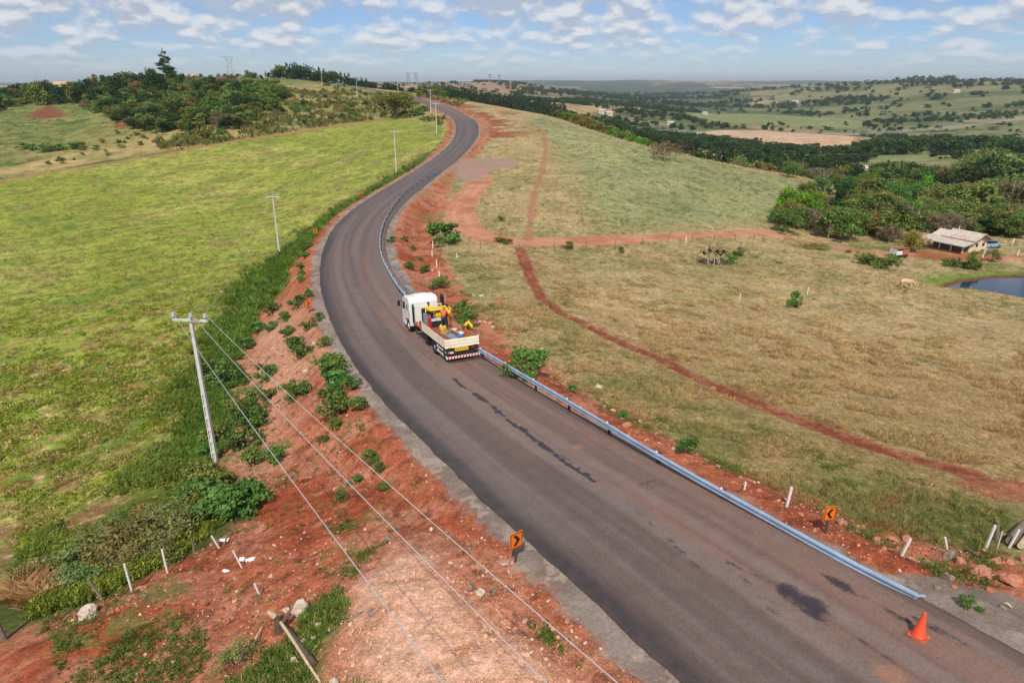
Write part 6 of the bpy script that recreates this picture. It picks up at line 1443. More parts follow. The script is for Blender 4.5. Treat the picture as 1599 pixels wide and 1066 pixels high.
def wheel(x, y, dual):
    sg = -1 if x < 0 else 1
    for k in range(2 if dual else 1):
        xx = x-sg*0.30*k; prof_ = [(0.28, -0.11), (0.46, -0.125), (0.495, -0.09), (0.50, 0), (0.495, 0.09), (0.46, 0.125), (0.28, 0.11)]; vs = []; fs = []; n = 28
        for i in range(n):
            q = 2*math.pi*i/n
            for r, w_ in prof_: vs.append((w_, r*math.cos(q), r*math.sin(q)))
        m = len(prof_)
        for i in range(n):
            for j in range(m): a = i*m+j; c = i*m+(j+1) % m; d = ((i+1) % n)*m; fs.append((a, c, d+(j+1) % m, d+j))
        mb = MB(); mb._add(vs, fs); ty = mb.build('wheel', m_tyre, truck, smooth=True, loc=(xx, y, 0.5))
        mb = MB(); s = sg*0.06 if not dual or k else -sg*0.02
        mb.tube([(s-0.03, 0, 0), (s+0.03, 0, 0)], 0.285, 24); mb.tube([(s, 0, 0), (s+sg*0.10, 0, 0)], 0.10, 12)
        for j in range(8): q = j*math.pi/4; mb.tube([(s, 0.18*math.cos(q), 0.18*math.sin(q)), (s+sg*0.05, 0.18*math.cos(q), 0.18*math.sin(q))], 0.02, 6)
        mb.build('rim', m_rim, ty)
for x in (-1.02, 1.02): wheel(x, 9.8, False); wheel(x, 3.0, True)
for y in (3.0, 9.8): MB().tube([(-0.9, y, 0.5), (0.9, y, 0.5)], 0.09, 8).build('axle', m_chas, truck)
fl = MB().box((0, 4.1, 1.13), (2.42, 7.9, 0.07)).build('bed_floor', m_floor, truck)
for k in range(11): MB().box((-1.1+k*0.22, 4.1, 1.172), (0.2, 7.86, 0.014)).build('plank', m_floor, fl)
slat_me = None
def boards(name, L, mat4):
    g_ = bpy.data.objects.new(name, None); 
    mb = MB()
    for k in range(max(2, int(L/1.4)+1)): mb.box((-L/2+0.06+k*(L-0.12)/max(1, int(L/1.4)), 0.0, 0.33), (0.07, 0.03, 0.68))
    g_ = mb.build(name, m_cream, truck); g_.matrix_local = mat4
    for k in range(3): MB().box((0, 0.028, 0.11+0.22*k), (L, 0.028, 0.19)).build('slat', m_cream, g_, bevel=0.004)
    hb = MB()
    for k in range(max(2, int(L/0.9))): hb.box((-L/2+0.3+k*(L-0.6)/max(1, int(L/0.9)-1), 0.045, 0.03), (0.22, 0.012, 0.05))
    hb.build('hinge', m_rust, g_)
boards('left_side_board', 5.55, Matrix.Translation((-1.20, 2.80, 1.12))@Matrix.Rotation(math.pi/2, 4, 'Z'))
boards('tailboard', 2.46, Matrix.Translation((0, 0.03, 1.12))@Matrix.Rotation(math.pi, 4, 'Z'))
for sx_ in (-1, 1):
    b = MB(); 
    for z in (0.48, 0.82): b.box((sx_*1.14, 1.25, z), (0.05, 2.1, 0.13))
    b.box((sx_*1.10, 0.4, 0.75), (0.05, 0.06, 0.7)); b.box((sx_*1.10, 2.1, 0.75), (0.05, 0.06, 0.7)); b.build('side_guard', m_rim, truck)
    b = MB(); b.box((sx_*1.14, 5.4, 0.6), (0.04, 2.6, 0.1)); b.box((sx_*0.9, 5.2, 0.72), (0.5, 0.9, 0.5)); b.build('fuel_tank', m_chas, truck, bevel=0.03)
    MB().box((sx_*0.98, 2.3, 0.62), (0.55, 0.02, 0.6)).build('mudflap', m_chas, truck); MB().box((sx_*0.98, 0.35, 0.75), (0.6, 0.02, 0.75)).build('mudflap', m_chas, truck)
    MB().box((sx_*1.02, -0.0, 0.80), (0.16, 0.05, 0.09)).build('tail_light', m_red, truck, bevel=0.01)
b = MB(); b.box((0, 0.1, 0.95), (2.36, 0.10, 0.16)); b.box((0, 0.16, 0.75), (2.2, 0.02, 0.56)); b.build('rear_panel', m_chas, truck)
bp_ = MB().box((0, -0.06, 0.46), (2.42, 0.06, 0.15)).build('rear_bumper', m_white, truck)
for k in range(11):
    x0 = -1.16+k*0.215; MB().prism([(x0, 0.388), (x0+0.11, 0.388), (x0+0.16, 0.532), (x0+0.05, 0.532)], -0.0945, -0.0905, 'y').build('stripe', m_red, bp_)
pl_ = MB().box((-0.06, 0.035, 0.98), (0.98, 0.03, 0.26)).build('warning_plate', m_yel, truck)
for k in range(6):
    s = -1 if k < 3 else 1; xc = -0.06+(-0.40+k*0.16); t_ = 0.05*s
    MB().prism([(xc-t_, 1.07), (xc-t_*0.2, 1.07), (xc+t_, 0.98), (xc-t_*0.2, 0.89), (xc-t_, 0.89), (xc+t_*0.2, 0.98)], 0.013, 0.018, 'y').build('arrow_mark', m_black, pl_)
MB().box((-0.86, 0.02, 0.80), (0.40, 0.02, 0.13)).build('number_plate', m_rim, truck)
MB().box((0.75, 0.02, 0.98), (0.14, 0.03, 0.10)).build('reflector', m_red, truck)
MB().box((-1.2, 7.2, 0.62), (0.05, 0.12, 0.5)).build('marker_lamp_bracket', m_chas, truck); MB().box((-1.23, 7.2, 0.75), (0.03, 0.1, 0.1)).build('side_lamp', m_orange, truck)

def on_truck(name, v, rz=0.0): return empty(name, mat=TM@Matrix.Translation(v)@Matrix.Rotation(rz, 4, 'Z'))
FZ = 1.18
# engine and pump unit with its canopy
v = bedpt(690, 507, FZ); eu = on_truck('pump_unit', (min(v.x, 0.35), v.y, FZ)); tag(eu, 'yellow engine and pump unit with canopy standing on the truck bed behind the cab', 'machine')
b = MB(); b.box((0, 0, 0.28), (1.5, 0.9, 0.5)); b.build('engine_block', m_chas, eu, bevel=0.03); b = MB()
for x in (-0.78, 0.78):
    for y in (-0.5, 0.5): b.box((x, y, 0.65), (0.05, 0.05, 1.3))
for z in (0.5, 0.8, 1.28):
    for y in (-0.5, 0.5): b.box((0, y, z), (1.56, 0.035, 0.035))
b.build('cage', m_chas, eu)
MB().box((0, 0, 1.33), (1.72, 1.1, 0.06)).build('canopy', m_yel, eu, bevel=0.015); MB().box((0.05, -0.1, 0.85), (0.8, 0.5, 0.55)).build('hood', m_yel, eu, bevel=0.05)
for k in range(4): MB().box((-0.6+0.4*k, -0.55, 0.62), (0.36, 0.02, 0.22)).build('front_panel', m_rim, eu)
MB().tube([(0.5, 0.2, 0.9), (0.5, 0.2, 1.7)], 0.05, 8).build('exhaust_pipe', m_chas, eu)
q = on_truck('pipe_frame', (0, v.y+0.9, FZ)); tag(q, 'tan pipe frame spanning the bed between the cab and the yellow unit', 'frame')
b = MB(); b.tube([(-1.1, 0, 1.45), (0.9, 0, 1.45)], 0.035, 8); b.build('top_bar', m_cream, q)
for x in (-1.05, 0.85): MB().tube([(x, 0, 0), (x, 0, 1.45)], 0.03, 8).build('leg', m_cream, q)
v2 = bedpt(712, 500, FZ); q = on_truck('post_driver_mast', (1.0, v2.y+0.4, FZ)); tag(q, 'dark post driver mast rising on the right side of the truck', 'machine')
MB().box((0, 0, 1.0), (0.18, 0.16, 2.3)).build('mast', m_chas, q); MB().box((0.0, -0.02, 1.8), (0.3, 0.28, 0.5)).build('hammer', m_black, q, bevel=0.03); MB().tube([(0.1, -0.1, 0.4), (0.3, -0.2, 1.2), (0.05, -0.1, 1.7)], 0.03, 6).build('hose', m_black, q)
v3 = bedpt(668, 507, FZ); q = on_truck('oil_drum', (max(v3.x, -0.95), v3.y+0.15, FZ)); tag(q, 'grey oil drum on the bed left of the yellow unit', 'drum')
b = MB(); b.tube([(0, 0, 0.0), (0, 0, 0.02), (0, 0, 0.29), (0, 0, 0.30), (0, 0, 0.32), (0, 0, 0.33), (0, 0, 0.6), (0, 0, 0.62), (0, 0, 0.64), (0, 0, 0.86)], [0.28, 0.28, 0.28, 0.295, 0.295, 0.28, 0.28, 0.295, 0.28, 0.28], 20); b.build('drum_body', m_grey, q); MB().tube([(0.12, 0, 0.861), (0.12, 0, 0.885)], 0.04, 10).build('bung', m_chas, q)
# cargo lying on the bed
def cargo(name, px, py, lab, cat, build, rz=0.0):
    v = bedpt(px, py, FZ+0.02); q = on_truck(name, (max(-1.0, min(1.0, v.x)), max(0.35, v.y), FZ), rz); tag(q, lab, cat); build(q)
cargo('plywood_box', 702, 522, 'tilted open plywood box lying on the truck bed', 'box', lambda q: (MB().box((0, 0, 0.18), (0.75, 0.04, 0.36), Euler((0.4, 0, 0))).build('side_panel', m_ply, q), MB().box((0, 0.3, 0.09), (0.75, 0.5, 0.04), Euler((0.25, 0, 0))).build('bottom_panel', m_ply, q), MB().box((-0.36, 0.22, 0.2), (0.03, 0.45, 0.3)).build('end_panel', m_ply, q)), 0.5)
cargo('yellow_container', 692, 515, 'yellow plastic container on the truck bed beside the plywood box', 'container', lambda q: (MB().box((0, 0, 0.17), (0.42, 0.36, 0.34)).build('tub', m_yel, q, bevel=0.04), MB().box((0, 0, 0.37), (0.2, 0.03, 0.04)).build('handle', m_chas, q)), 0.4)
for k, (px_, py_, mt, lab) in enumerate(((698,509,m_blue,'blue sack on the bed in front of the yellow unit'),(690,510,m_rim,'white sack on the bed in front of the yellow unit'),(714,520,m_grey,'grey bundle on the bed behind the bending worker'),(718,526,m_blue,'bluish bundle at the tailboard'),(709,516,m_rim,'white sack beside the plywood box'),(720,521,m_rim,'white bucket like bundle by the bending worker'))):
    def bl(q, mt=mt, k=k):
        bm = bmesh.new(); bmesh.ops.create_icosphere(bm, subdivisions=2, radius=1.0); rr__ = random.Random(k)
        for v_ in bm.verts: v_.co = Vector((v_.co.x*0.30, v_.co.y*0.20, (v_.co.z+0.75)*0.11))*rr__.uniform(0.9, 1.12)
        me = bpy.data.meshes.new('sack'); bm.to_mesh(me); bm.free(); me.materials.append(mt); me.polygons.foreach_set('use_smooth', [True]*len(me.polygons)); link('sack_body', me, q); MB().tube([(0.28, 0, 0.1), (0.36, 0.02, 0.13)], [0.03, 0.05], 6).build('tied_end', mt, q)
    cargo('sack', px_, py_, lab, 'sack', bl, k*0.9)
cargo('red_gas_cylinder', 673, 511, 'red gas cylinder standing on the bed beside the oil drum', 'gas cylinder', lambda q: (MB().tube([(0, 0, 0), (0, 0, 0.75), (0, 0, 0.86), (0, 0, 0.92)], [0.13, 0.13, 0.09, 0.04], 14).build('cylinder_body', m_red, q, smooth=False), MB().tube([(0, 0, 0.92), (0, 0, 1.0)], 0.035, 8).build('valve', m_grey, q)))
cargo('steel_posts', 708, 528, 'bundle of grey steel posts lying along the bed', 'posts', lambda q: [MB().box((0.1*k-0.2, 0.2, 0.05+0.07*(k % 2)), (0.08, 1.8, 0.06)).build('post', m_gsteel, q) for k in range(5)])

# ------------------------------------------------------------------ people
m_skin = mat_simple('skin', P(150,104,80)*0.8, 0.6, var=0.05); m_vest = mat_simple('yellow_workwear', P(240,206,40)*0.85, 0.8, var=0.15, scale=9); m_ow = mat_simple('orange_workwear', P(226,110,50)*0.85, 0.8, var=0.15, scale=9)
m_trou = mat_simple('orange_brown_trousers', P(190,110,60)*0.75, 0.9, var=0.2, scale=9); m_dtr = mat_simple('dark_trousers', P(60,62,74)*0.75, 0.9); m_boot = mat_simple('boots', (0.02, 0.015, 0.012), 0.7); m_hat = mat_simple('helmet_white', P(232,230,220)*0.85, 0.35); m_hair = mat_simple('hair', (0.01, 0.008, 0.006), 0.8)
def skinmesh(name, nodes, edges, rad, mat, parent, root=0, sub=1):
    me = bpy.data.meshes.new(name); me.from_pydata(nodes, edges, []); me.materials.append(mat); o = link(name, me, parent)
    m = o.modifiers.new('skin', 'SKIN'); m.use_smooth_shade = True
    for i, r in enumerate(rad):
        sv = me.skin_vertices[0].data[i]; sv.radius = (r, r) if not hasattr(r, '__len__') else r; sv.use_root = (i == root)
    s_ = o.modifiers.new('sub', 'SUBSURF'); s_.levels = sub; s_.render_levels = sub; return o
def person(root, J, top, bottom, hat, label):
    """J: joints pelvis chest neck head, elbows/wrists, knees/ankles in metres"""
    tag(root, label, 'person', None)
    keys = ['pelvis', 'chest', 'neck', 'head', 'crown', 'shl', 'ell', 'wrl', 'pal', 'shr', 'elr', 'wrr', 'par', 'hil', 'knl', 'anl', 'tol', 'hir', 'knr', 'anr', 'tor']
    R = {'pelvis': .12, 'chest': .125, 'neck': .05, 'head': .088, 'crown': .075, 'sh': .06, 'el': .042, 'wr': .028, 'pa': (.036, .016), 'hi': .085, 'kn': .058, 'an': .038, 'to': .035}
    idx = {k: i for i, k in enumerate(keys)}; nodes = [J[k] for k in keys]; rad = [R.get(k, R.get(k[:2])) for k in keys]
    E = [('pelvis', 'chest'), ('chest', 'neck'), ('neck', 'head'), ('head', 'crown'), ('chest', 'shl'), ('shl', 'ell'), ('ell', 'wrl'), ('wrl', 'pal'), ('chest', 'shr'), ('shr', 'elr'), ('elr', 'wrr'), ('wrr', 'par'), ('pelvis', 'hil'), ('hil', 'knl'), ('knl', 'anl'), ('anl', 'tol'), ('pelvis', 'hir'), ('hir', 'knr'), ('knr', 'anr'), ('anr', 'tor')]
    edges = [(idx[a], idx[b]) for a, b in E]
    for s in ('l', 'r'):                                                    # fingers and thumb
        w_, pa = Vector(J['wr'+s]), Vector(J['pa'+s]); d = (pa-w_).normalized(); n = d.cross(Vector((0, 1, 0.1))).normalized(); c = d.cross(n)
        for k in range(4):
            a = pa+n*(0.028*(k-1.5)/1.5)+d*0.03; q = a+d*(0.03+0.006*(1.5-abs(k-1.5)))+c*0.006; e = q+d*0.02+c*0.02
            i0 = len(nodes); nodes += [tuple(a), tuple(q), tuple(e)]; rad += [.009, .0085, .007]; edges += [(idx['pa'+s], i0), (i0, i0+1), (i0+1, i0+2)]
        a = w_.lerp(pa, 0.55)+n*-0.045; e = a+d*0.035-n*0.012; i0 = len(nodes); nodes += [tuple(a), tuple(e)]; rad += [.011, .009]; edges += [(idx['pa'+s], i0), (i0, i0+1)]
    body = skinmesh('body', nodes, edges, rad, m_skin, root)
    def sub_(name, ks, es, grow, mat, ext=None):
        ii = {k: i for i, k in enumerate(ks)}; nn = [J[k] for k in ks]; rr = [(R.get(k, R.get(k[:2])))+grow for k in ks]
        if ext:
            for k, f in ext.items(): a_, b_ = f[0], f[1]; nn[ii[k]] = tuple(Vector(J[a_]).lerp(Vector(J[b_]), f[2]))
        return skinmesh(name, nn, [(ii[a], ii[b]) for a, b in es], rr, mat, body)
    sub_('shirt', ['pelvis', 'chest', 'shl', 'ell', 'wrl', 'shr', 'elr', 'wrr'], [('pelvis', 'chest'), ('chest', 'shl'), ('shl', 'ell'), ('ell', 'wrl'), ('chest', 'shr'), ('shr', 'elr'), ('elr', 'wrr')], 0.022, top, {'wrl': ('ell', 'wrl', 0.9), 'wrr': ('elr', 'wrr', 0.9)})
    sub_('trousers', ['pelvis', 'hil', 'knl', 'anl', 'hir', 'knr', 'anr'], [('pelvis', 'hil'), ('hil', 'knl'), ('knl', 'anl'), ('pelvis', 'hir'), ('hir', 'knr'), ('knr', 'anr')], 0.018, bottom)
    for s in ('l', 'r'): skinmesh('boot', [J['an'+s], J['to'+s]], [(0, 1)], [.055, .045], m_boot, body)
    h, c = Vector(J['head']), Vector(J['crown']); u = (c-h).normalized(); f = Vector(J['face'])-h; f.normalize(); sd = u.cross(f).normalized(); ct = h.lerp(c, 0.35)
    if hat:
        bm = bmesh.new(); bmesh.ops.create_uvsphere(bm, u_segments=16, v_segments=8, radius=0.125); bmesh.ops.delete(bm, geom=[v for v in bm.verts if v.co.z < -0.005], context='VERTS'); bmesh.ops.solidify(bm, geom=bm.faces[:], thickness=-0.01)
        me = bpy.data.meshes.new('helmet'); bm.to_mesh(me); bm.free(); me.materials.append(hat); ho = link('helmet', me, root); ho.matrix_local = Matrix.Translation(ct+u*0.02)@Matrix((sd, f, u)).transposed().to_4x4()
    else:
        bm = bmesh.new(); bmesh.ops.create_uvsphere(bm, u_segments=14, v_segments=8, radius=0.108); bmesh.ops.delete(bm, geom=[v for v in bm.verts if v.co.z < -0.02 and v.co.y > 0.01], context='VERTS')
        me = bpy.data.meshes.new('hair'); bm.to_mesh(me); bm.free(); me.materials.append(m_hair); ho = link('hair', me, body); ho.matrix_local = Matrix.Translation(ct+u*0.01-f*0.012)@Matrix((sd, f, u)).transposed().to_4x4()
    bn = MB(); bn.tube([ct+f*0.085-u*0.01, ct+f*0.12-u*0.03], [0.012, 0.018], 6); bn.build('nose', m_skin, body)
    q = MB()
    for sg in (-1, 1): q.box(ct+f*0.098+sd*0.034*sg+u*0.005, (0.018, 0.012, 0.010))
    q.build('eyes', m_black, body); MB().box(ct+f*0.093-u*0.058, (0.04, 0.012, 0.008)).build('mouth', m_red, body)
    for sg in (-1, 1): MB().box(ct+sd*0.098*sg-u*0.012, (0.016, 0.026, 0.05)).build('ear', m_skin, body, bevel=0.005)
def stand(bend=0.0, arm=0.4, crouch=0.0, seedk=0):
    """front is +y; bend tips the trunk forward"""
    z0 = 0.93-0.38*crouch; hip = Vector((0, -0.22*crouch-0.12*bend, z0)); a = bend*1.25; d = Vector((0, math.sin(a), math.cos(a))); nf = Vector((0, math.cos(a), -math.sin(a)))
    ch = hip+d*0.36; nk = hip+d*0.56; hd = nk+d*0.10+nf*0.03; cr = hd+d*0.13
    J = dict(pelvis=hip, chest=ch, neck=nk, head=hd, crown=cr, face=hd+nf*0.2-Vector((0, 0, 0.02)))
    for s, g in (('l', -1), ('r', 1)):
        sh = ch+d*0.10+Vector((g*0.185, 0, 0)); dn = Vector((g*0.12, arm, -1)).normalized(); el = sh+dn*0.28; wr = el+(dn+nf*0.35*(1+bend)+Vector((-g*0.15, 0, 0))).normalized()*0.25; J['sh'+s] = sh; J['el'+s] = el; J['wr'+s] = wr; J['pa'+s] = wr+(wr-el).normalized()*0.075
        hi = hip+Vector((g*0.09, 0, -0.06)); kn = Vector((g*0.13, 0.05+0.25*crouch+hip.y*0.3+0.05*g, z0*0.52-0.03+0.07*crouch)); an = Vector((g*0.14, -0.02+0.06*g, 0.08)); J['hi'+s] = hi; J['kn'+s] = kn; J['an'+s] = an; J['to'+s] = an+Vector((g*0.02, 0.15, -0.04))
    return {k: tuple(v) for k, v in J.items()}
def worker(px, py, rz, J, top, bot, hat, lab, dx=0, dy=0):
    v = bedpt(px, py, FZ+0.02); x = max(-0.95, min(0.95, v.x+dx)); r = on_truck('person', (x, v.y+dy, FZ), rz); person(r, J, top, bot, hat, lab)
worker(729, 527, -2.0, stand(0.62, 0.5, 0.15), m_vest, m_trou, None, 'worker in yellow shirt and orange trousers bending over at the rear right of the bed')
worker(676, 508, 2.6, stand(0.1, 0.3), m_vest, m_dtr, None, 'dark haired worker in yellow standing between the drum and the yellow unit', dy=0.75)
worker(701, 509, 0.4, stand(0.25, 0.6), m_vest, m_trou, None, 'worker in yellow leaning over the right side of the engine unit', dx=0.2, dy=0.0)
worker(689, 509, -0.5, stand(0.35, 0.6), m_ow, m_dtr, m_vest, 'worker in orange with yellow helmet in the middle in front of the engine unit', dy=-0.75)

# ------------------------------------------------------------------ farmhouse, shed, car
m_wall = mat_simple('limewash_wall', P(226,214,180)*0.85, 0.9, var=0.06, scale=1.5, dirt=P(190,140,100), dirt_amt=0.4); m_green = mat_simple('turquoise_wall', P(120,168,160)*0.75, 0.8); m_tile = mat_simple('roof_tile', P(194,180,168)*0.88, 0.9, var=0.25, scale=2.5, dirt=P(120,104,92), dirt_amt=0.5)
m_plinth = mat_simple('red_plinth', P(190,104,74)*0.8, 0.85)
C0 = Vector(W(1502, 398)); C1 = Vector(W(1459, 390)); C2 = Vector(W(1537, 387))
ux = C1-C0; ux.z = 0; Lh = max(7.5, min(ux.length, 11)); ux.normalize(); vy = Vector((-ux.y, ux.x, 0)); 
if vy.dot(C2-C0) < 0: vy = -vy
Wh = 8.0; zb = min(C0.z, C1.z)-0.05
HM = Matrix(((ux.x*.88, vy.x*.85, 0, C0.x), (ux.y*.88, vy.y*.85, 0, C0.y), (0, 0, 0.74, C0.z+0.1), (0, 0, 0, 1)))
house = empty('farmhouse', mat=HM); tag(house, 'low farmhouse with grey brown tiled roof and porch below the woods', 'house')
MB().box((Lh/2, Wh/2, -0.25), (Lh+0.3, Wh+0.2, 0.9)).build('plinth', m_plinth, house)
wl = MB().box((Lh/2, Wh/2+1.0, 1.45), (Lh, Wh-2.0, 2.5)).build('wall', m_wall, house)
MB().prism([(2.2, 2.69), (Wh, 2.69), ((Wh+2)/2+0.2, 4.2)], 0.0, 0.12).build('gable', m_wall, wl); MB().prism([(2.7, 2.69), (Wh-0.3, 2.69), ((Wh+2)/2+0.2, 3.6)], Lh-0.12, Lh).build('gable', m_wall, wl)
MB().box((Lh/2, 1.985, 1.45), (Lh-0.1, 0.02, 2.4)).build('porch_wall', m_green, wl)
for y, z_ in ((4.4, 1.7), (6.6, 1.7)):
    fr_ = MB().box((-0.02, y, z_), (0.04, 1.0, 1.0)).build('window', m_rim, wl); MB().box((-0.045, y, z_), (0.01, 0.84, 0.84)).build('pane', m_glass, fr_)
for x in (1.6, 5.0): MB().box((x, 1.965, 1.75), (1.2, 0.02, 1.0)).build('window', m_glass, wl)
MB().box((3.3, 1.965, 1.25), (0.9, 0.02, 2.1)).build('door', m_wood, wl)
for x in np.linspace(0.15, Lh-0.15, 4): MB().box((x, 0.15, 1.12), (0.2, 0.2, 1.95)).build('porch_post', m_rim, house)
def roofslab(y0, z0, y1, z1, x0, x1, name):
    rf_ = MB().prism([(y0, z0), (y1, z1), (y1, z1-0.14), (y0, z0-0.14)], x0, x1).build(name, m_tile, house)
    n = 26; b = MB(); dx = (x1-x0)/n
    for k in range(n+1): b.tube([(x0+k*dx, y0, z0+0.02), (x0+k*dx, y1, z1+0.02)], 0.07, 5)
    o = b.build('tile_rows', m_tile, rf_); tag(o, None, None, None, 'stuff')
ry = (Wh+2)/2+0.2
roofslab(2.2, 2.98, ry, 4.5, -0.9, Lh*0.78, 'roof'); roofslab(Wh+0.8, 2.5, ry, 4.5, -0.9, Lh*0.78, 'roof'); roofslab(-0.9, 2.05, 2.6, 2.72, -0.7, Lh+1.2, 'porch_roof'); roofslab(2.5, 2.72, ry, 3.9, Lh*0.78, Lh+1.0, 'roof'); roofslab(Wh+0.6, 2.5, ry, 3.9, Lh*0.78, Lh+1.0, 'roof')
MB().tube([(Lh*0.72, 6.5, 3.4), (Lh*0.72, 6.5, 5.2)], 0.07, 8).build('vent_pipe', m_rim, house)
# wood pile and things beside the house
q = empty('firewood_stack', W(1534, 393), 0.5); tag(q, 'stack of reddish firewood beside the farmhouse side wall', 'firewood')
for k in range(14): MB().tube([(-0.8, 0.22*(k % 5)-0.5, 0.12+0.2*(k//5)), (0.8, 0.22*(k % 5)-0.5, 0.12+0.2*(k//5))], 0.1, 6).build('log', m_rust if k % 2 else m_bone, q)
def car(p, rz, label, mat):
    r = empty('parked_car', p, rz); tag(r, label, 'car')
    MB().prism([(-2, 0.3), (-2.02, 0.75), (-1.9, 0.92), (-1.2, 0.98), (1.0, 0.95), (1.9, 0.8), (2.0, 0.3)], -0.8, 0.8, 'y').build('body', mat, r, bevel=0.06)
    cb = MB().prism([(-1.4, 0.96), (-1.0, 1.42), (0.3, 1.44), (0.95, 0.96)], -0.7, 0.7, 'y').build('cabin', m_glass, r, bevel=0.04); MB().box((-0.35, 0, 1.45), (1.25, 1.3, 0.03)).build('roof', mat, r)
    for x in (-1.25, 1.25):
        for y in (-0.78, 0.78): o = MB().tube([(x, y-0.1, 0.31), (x, y+0.1, 0.31)], 0.31, 16).build('wheel', m_tyre, r); MB().tube([(x, y-0.11, 0.31), (x, y+0.11, 0.31)], 0.17, 12).build('rim', m_grey, o)
car(Q(1546, 127), 0.4, 'small white and blue vehicle parked behind the farmhouse gable', mat_simple('car_pale_blue', P(150,176,206)*0.8, 0.3))
p = W(1403, 401); q = empty('farm_trailer', p, 0.25); tag(q, 'small open trailer with rusty side standing left of the yellowish tree', 'trailer')
b = MB(); b.box((0, 0, 0.55), (2.6, 1.6, 0.1)); b.build('floor', m_wood, q); MB().box((0.6, -0.8, 1.0), (1.4, 0.06, 0.9)).build('side_board', m_plinth, q); MB().box((-0.75, -0.8, 0.9), (1.2, 0.06, 0.7)).build('side_board', m_white, q); MB().box((0, 0.8, 1.1), (2.6, 0.06, 1.1)).build('side_board', m_rim, q)
MB().box((1.3, 0, 1.05), (0.06, 1.6, 1.0)).build('end_board', m_plinth, q); MB().box((-1.3, 0, 1.05), (0.06, 1.6, 1.0)).build('end_board', m_rim, q); MB().box((0, 0, 1.6), (2.7, 1.7, 0.05)).build('cover', m_rust, q)
for x in (-0.7, 0.7):
    for y in (-0.85, 0.85): o = MB().tube([(x, y-0.08, 0.3), (x, y+0.08, 0.3)], 0.3, 14).build('wheel', m_tyre, q)
# ------------------------------------------------------------------ cow
p = W(1413, 451); cow = empty('cow', p, 0.0); cow.rotation_euler = (0, 0, -0.25); tag(cow, 'pale tan cow grazing in the pasture left of the pond', 'cow')
m_cow = mat_simple('cow_hide', P(214,178,140)*0.8, 0.85, var=0.15, scale=2.5); cn_ = [(-0.78, 0, 1.12), (-0.45, 0, 1.12), (0, 0, 1.05), (0.42, 0, 1.10), (0.66, 0, 1.12), (0.98, 0, 0.88), (1.14, 0.03, 0.56), (1.24, 0.05, 0.26),
 (-0.62, 0.2, 0.98), (-0.52, 0.22, 0.72), (-0.72, 0.22, 0.42), (-0.64, 0.22, 0.06), (-0.62, -0.2, 0.98), (-0.42, -0.22, 0.72), (-0.58, -0.22, 0.42), (-0.50, -0.22, 0.06),
 (0.48, 0.17, 0.9), (0.46, 0.18, 0.48), (0.44, 0.18, 0.06), (0.55, -0.17, 0.9), (0.62, -0.18, 0.48), (0.58, -0.18, 0.06)]
ce = [(0, 1), (1, 2), (2, 3), (3, 4), (4, 5), (5, 6), (6, 7), (1, 8), (8, 9), (9, 10), (10, 11), (1, 12), (12, 13), (13, 14), (14, 15), (3, 16), (16, 17), (17, 18), (3, 19), (19, 20), (20, 21)]
cr_ = [.20, .29, .33, .30, .24, .15, .13, .08]+[.16, .11, .055, .05]*2+[.13, .065, .05]*2
cb = skinmesh('body', cn_, ce, cr_, m_cow, cow, root=2, sub=2)
for y in (-0.15, 0.18): MB().tube([(1.10, y*0.5+0.03, 0.68), (1.05, y*1.5+0.03, 0.72)], [0.03, 0.07], 6).build('ear', m_cow, cb); MB().tube([(1.12, y*0.4+0.03, 0.72), (1.16, y*0.9+0.03, 0.86)], [0.03, 0.012], 6).build('horn', m_bone, cb)
MB().tube([(-0.96, 0, 1.2), (-1.02, 0, 0.9), (-1.0, 0, 0.5)], [0.035, 0.02, 0.035], 6).build('tail', m_cow, cb)
# dead branch in the pond
p = (W(1506, 451)[0], W(1506, 451)[1], CAMZ-29.15); q = empty('dead_branch', p); tag(q, 'dark dead branch sticking out of the pond', 'branch')
MB().tube([(0, 0, -0.3), (0.05, 0, 0.6), (0.2, 0, 1.1)], [0.06, 0.045, 0.02], 6).build('stem', m_bark_dark, q)
for k in range(4): a = k*1.6; MB().tube([(0.0, 0, 0.15*k), (math.cos(a)*0.7, math.sin(a)*0.4, 0.1+0.1*k)], [0.03, 0.01], 5).build('twig', m_bark_dark, q)
# ------------------------------------------------------------------ far buildings, pylons, lines
def farm(px, Z, w_, d_, h, label, rz=0.2, wall=None, roof=None, on=None):
    p = on or Q(px, Z); r = empty('farm_building', p, rz); tag(r, label, 'building'); wm = wall or m_rim
    MB().box((0, 0, h/2-0.4), (w_, d_, h+0.8)).build('wall', wm, r)
    MB().prism([(-d_/2-0.4, h-0.1), (d_/2+0.4, h-0.1), (0, h+d_*0.28)], -w_/2-0.4, w_/2+0.4).build('roof', roof or m_tile, r)
    for k in range(2): MB().box((-w_/4+k*w_/2, -d_/2-0.02, h*0.55), (w_*0.12, 0.05, h*0.3)).build('window', m_glass, r)
    MB().box((0, -d_/2-0.02, h*0.38), (w_*0.1, 0.05, h*0.7)).build('door', m_wood, r)
farm(938, 870, 7, 6, 4, 'white farm building left of a pair in the valley beyond the ridge'); farm(951, 880, 8, 6, 3.2, 'lower farm building right of the pair in the valley', wall=m_wall)
farm(1046, 900, 9, 6, 3.4, 'lone farm building among trees right of the valley wood', wall=m_wall); farm(1100, 1250, 9, 6, 3, 'pale roofed shed far up the valley'); farm(1345, 400, 6, 5, 3, 'small white shed peeping out of the woods above the trailer'); farm(1552, 330, 9, 6, 3, 'grey blue roofed building in the woods near the palm', roof=m_blue)
farm(1492, 1650, 16, 10, 5, 'far farm building high on the right hillside', wall=m_wall); farm(1240, 1900, 18, 12, 5, 'far farm roofs on the middle ridge'); 
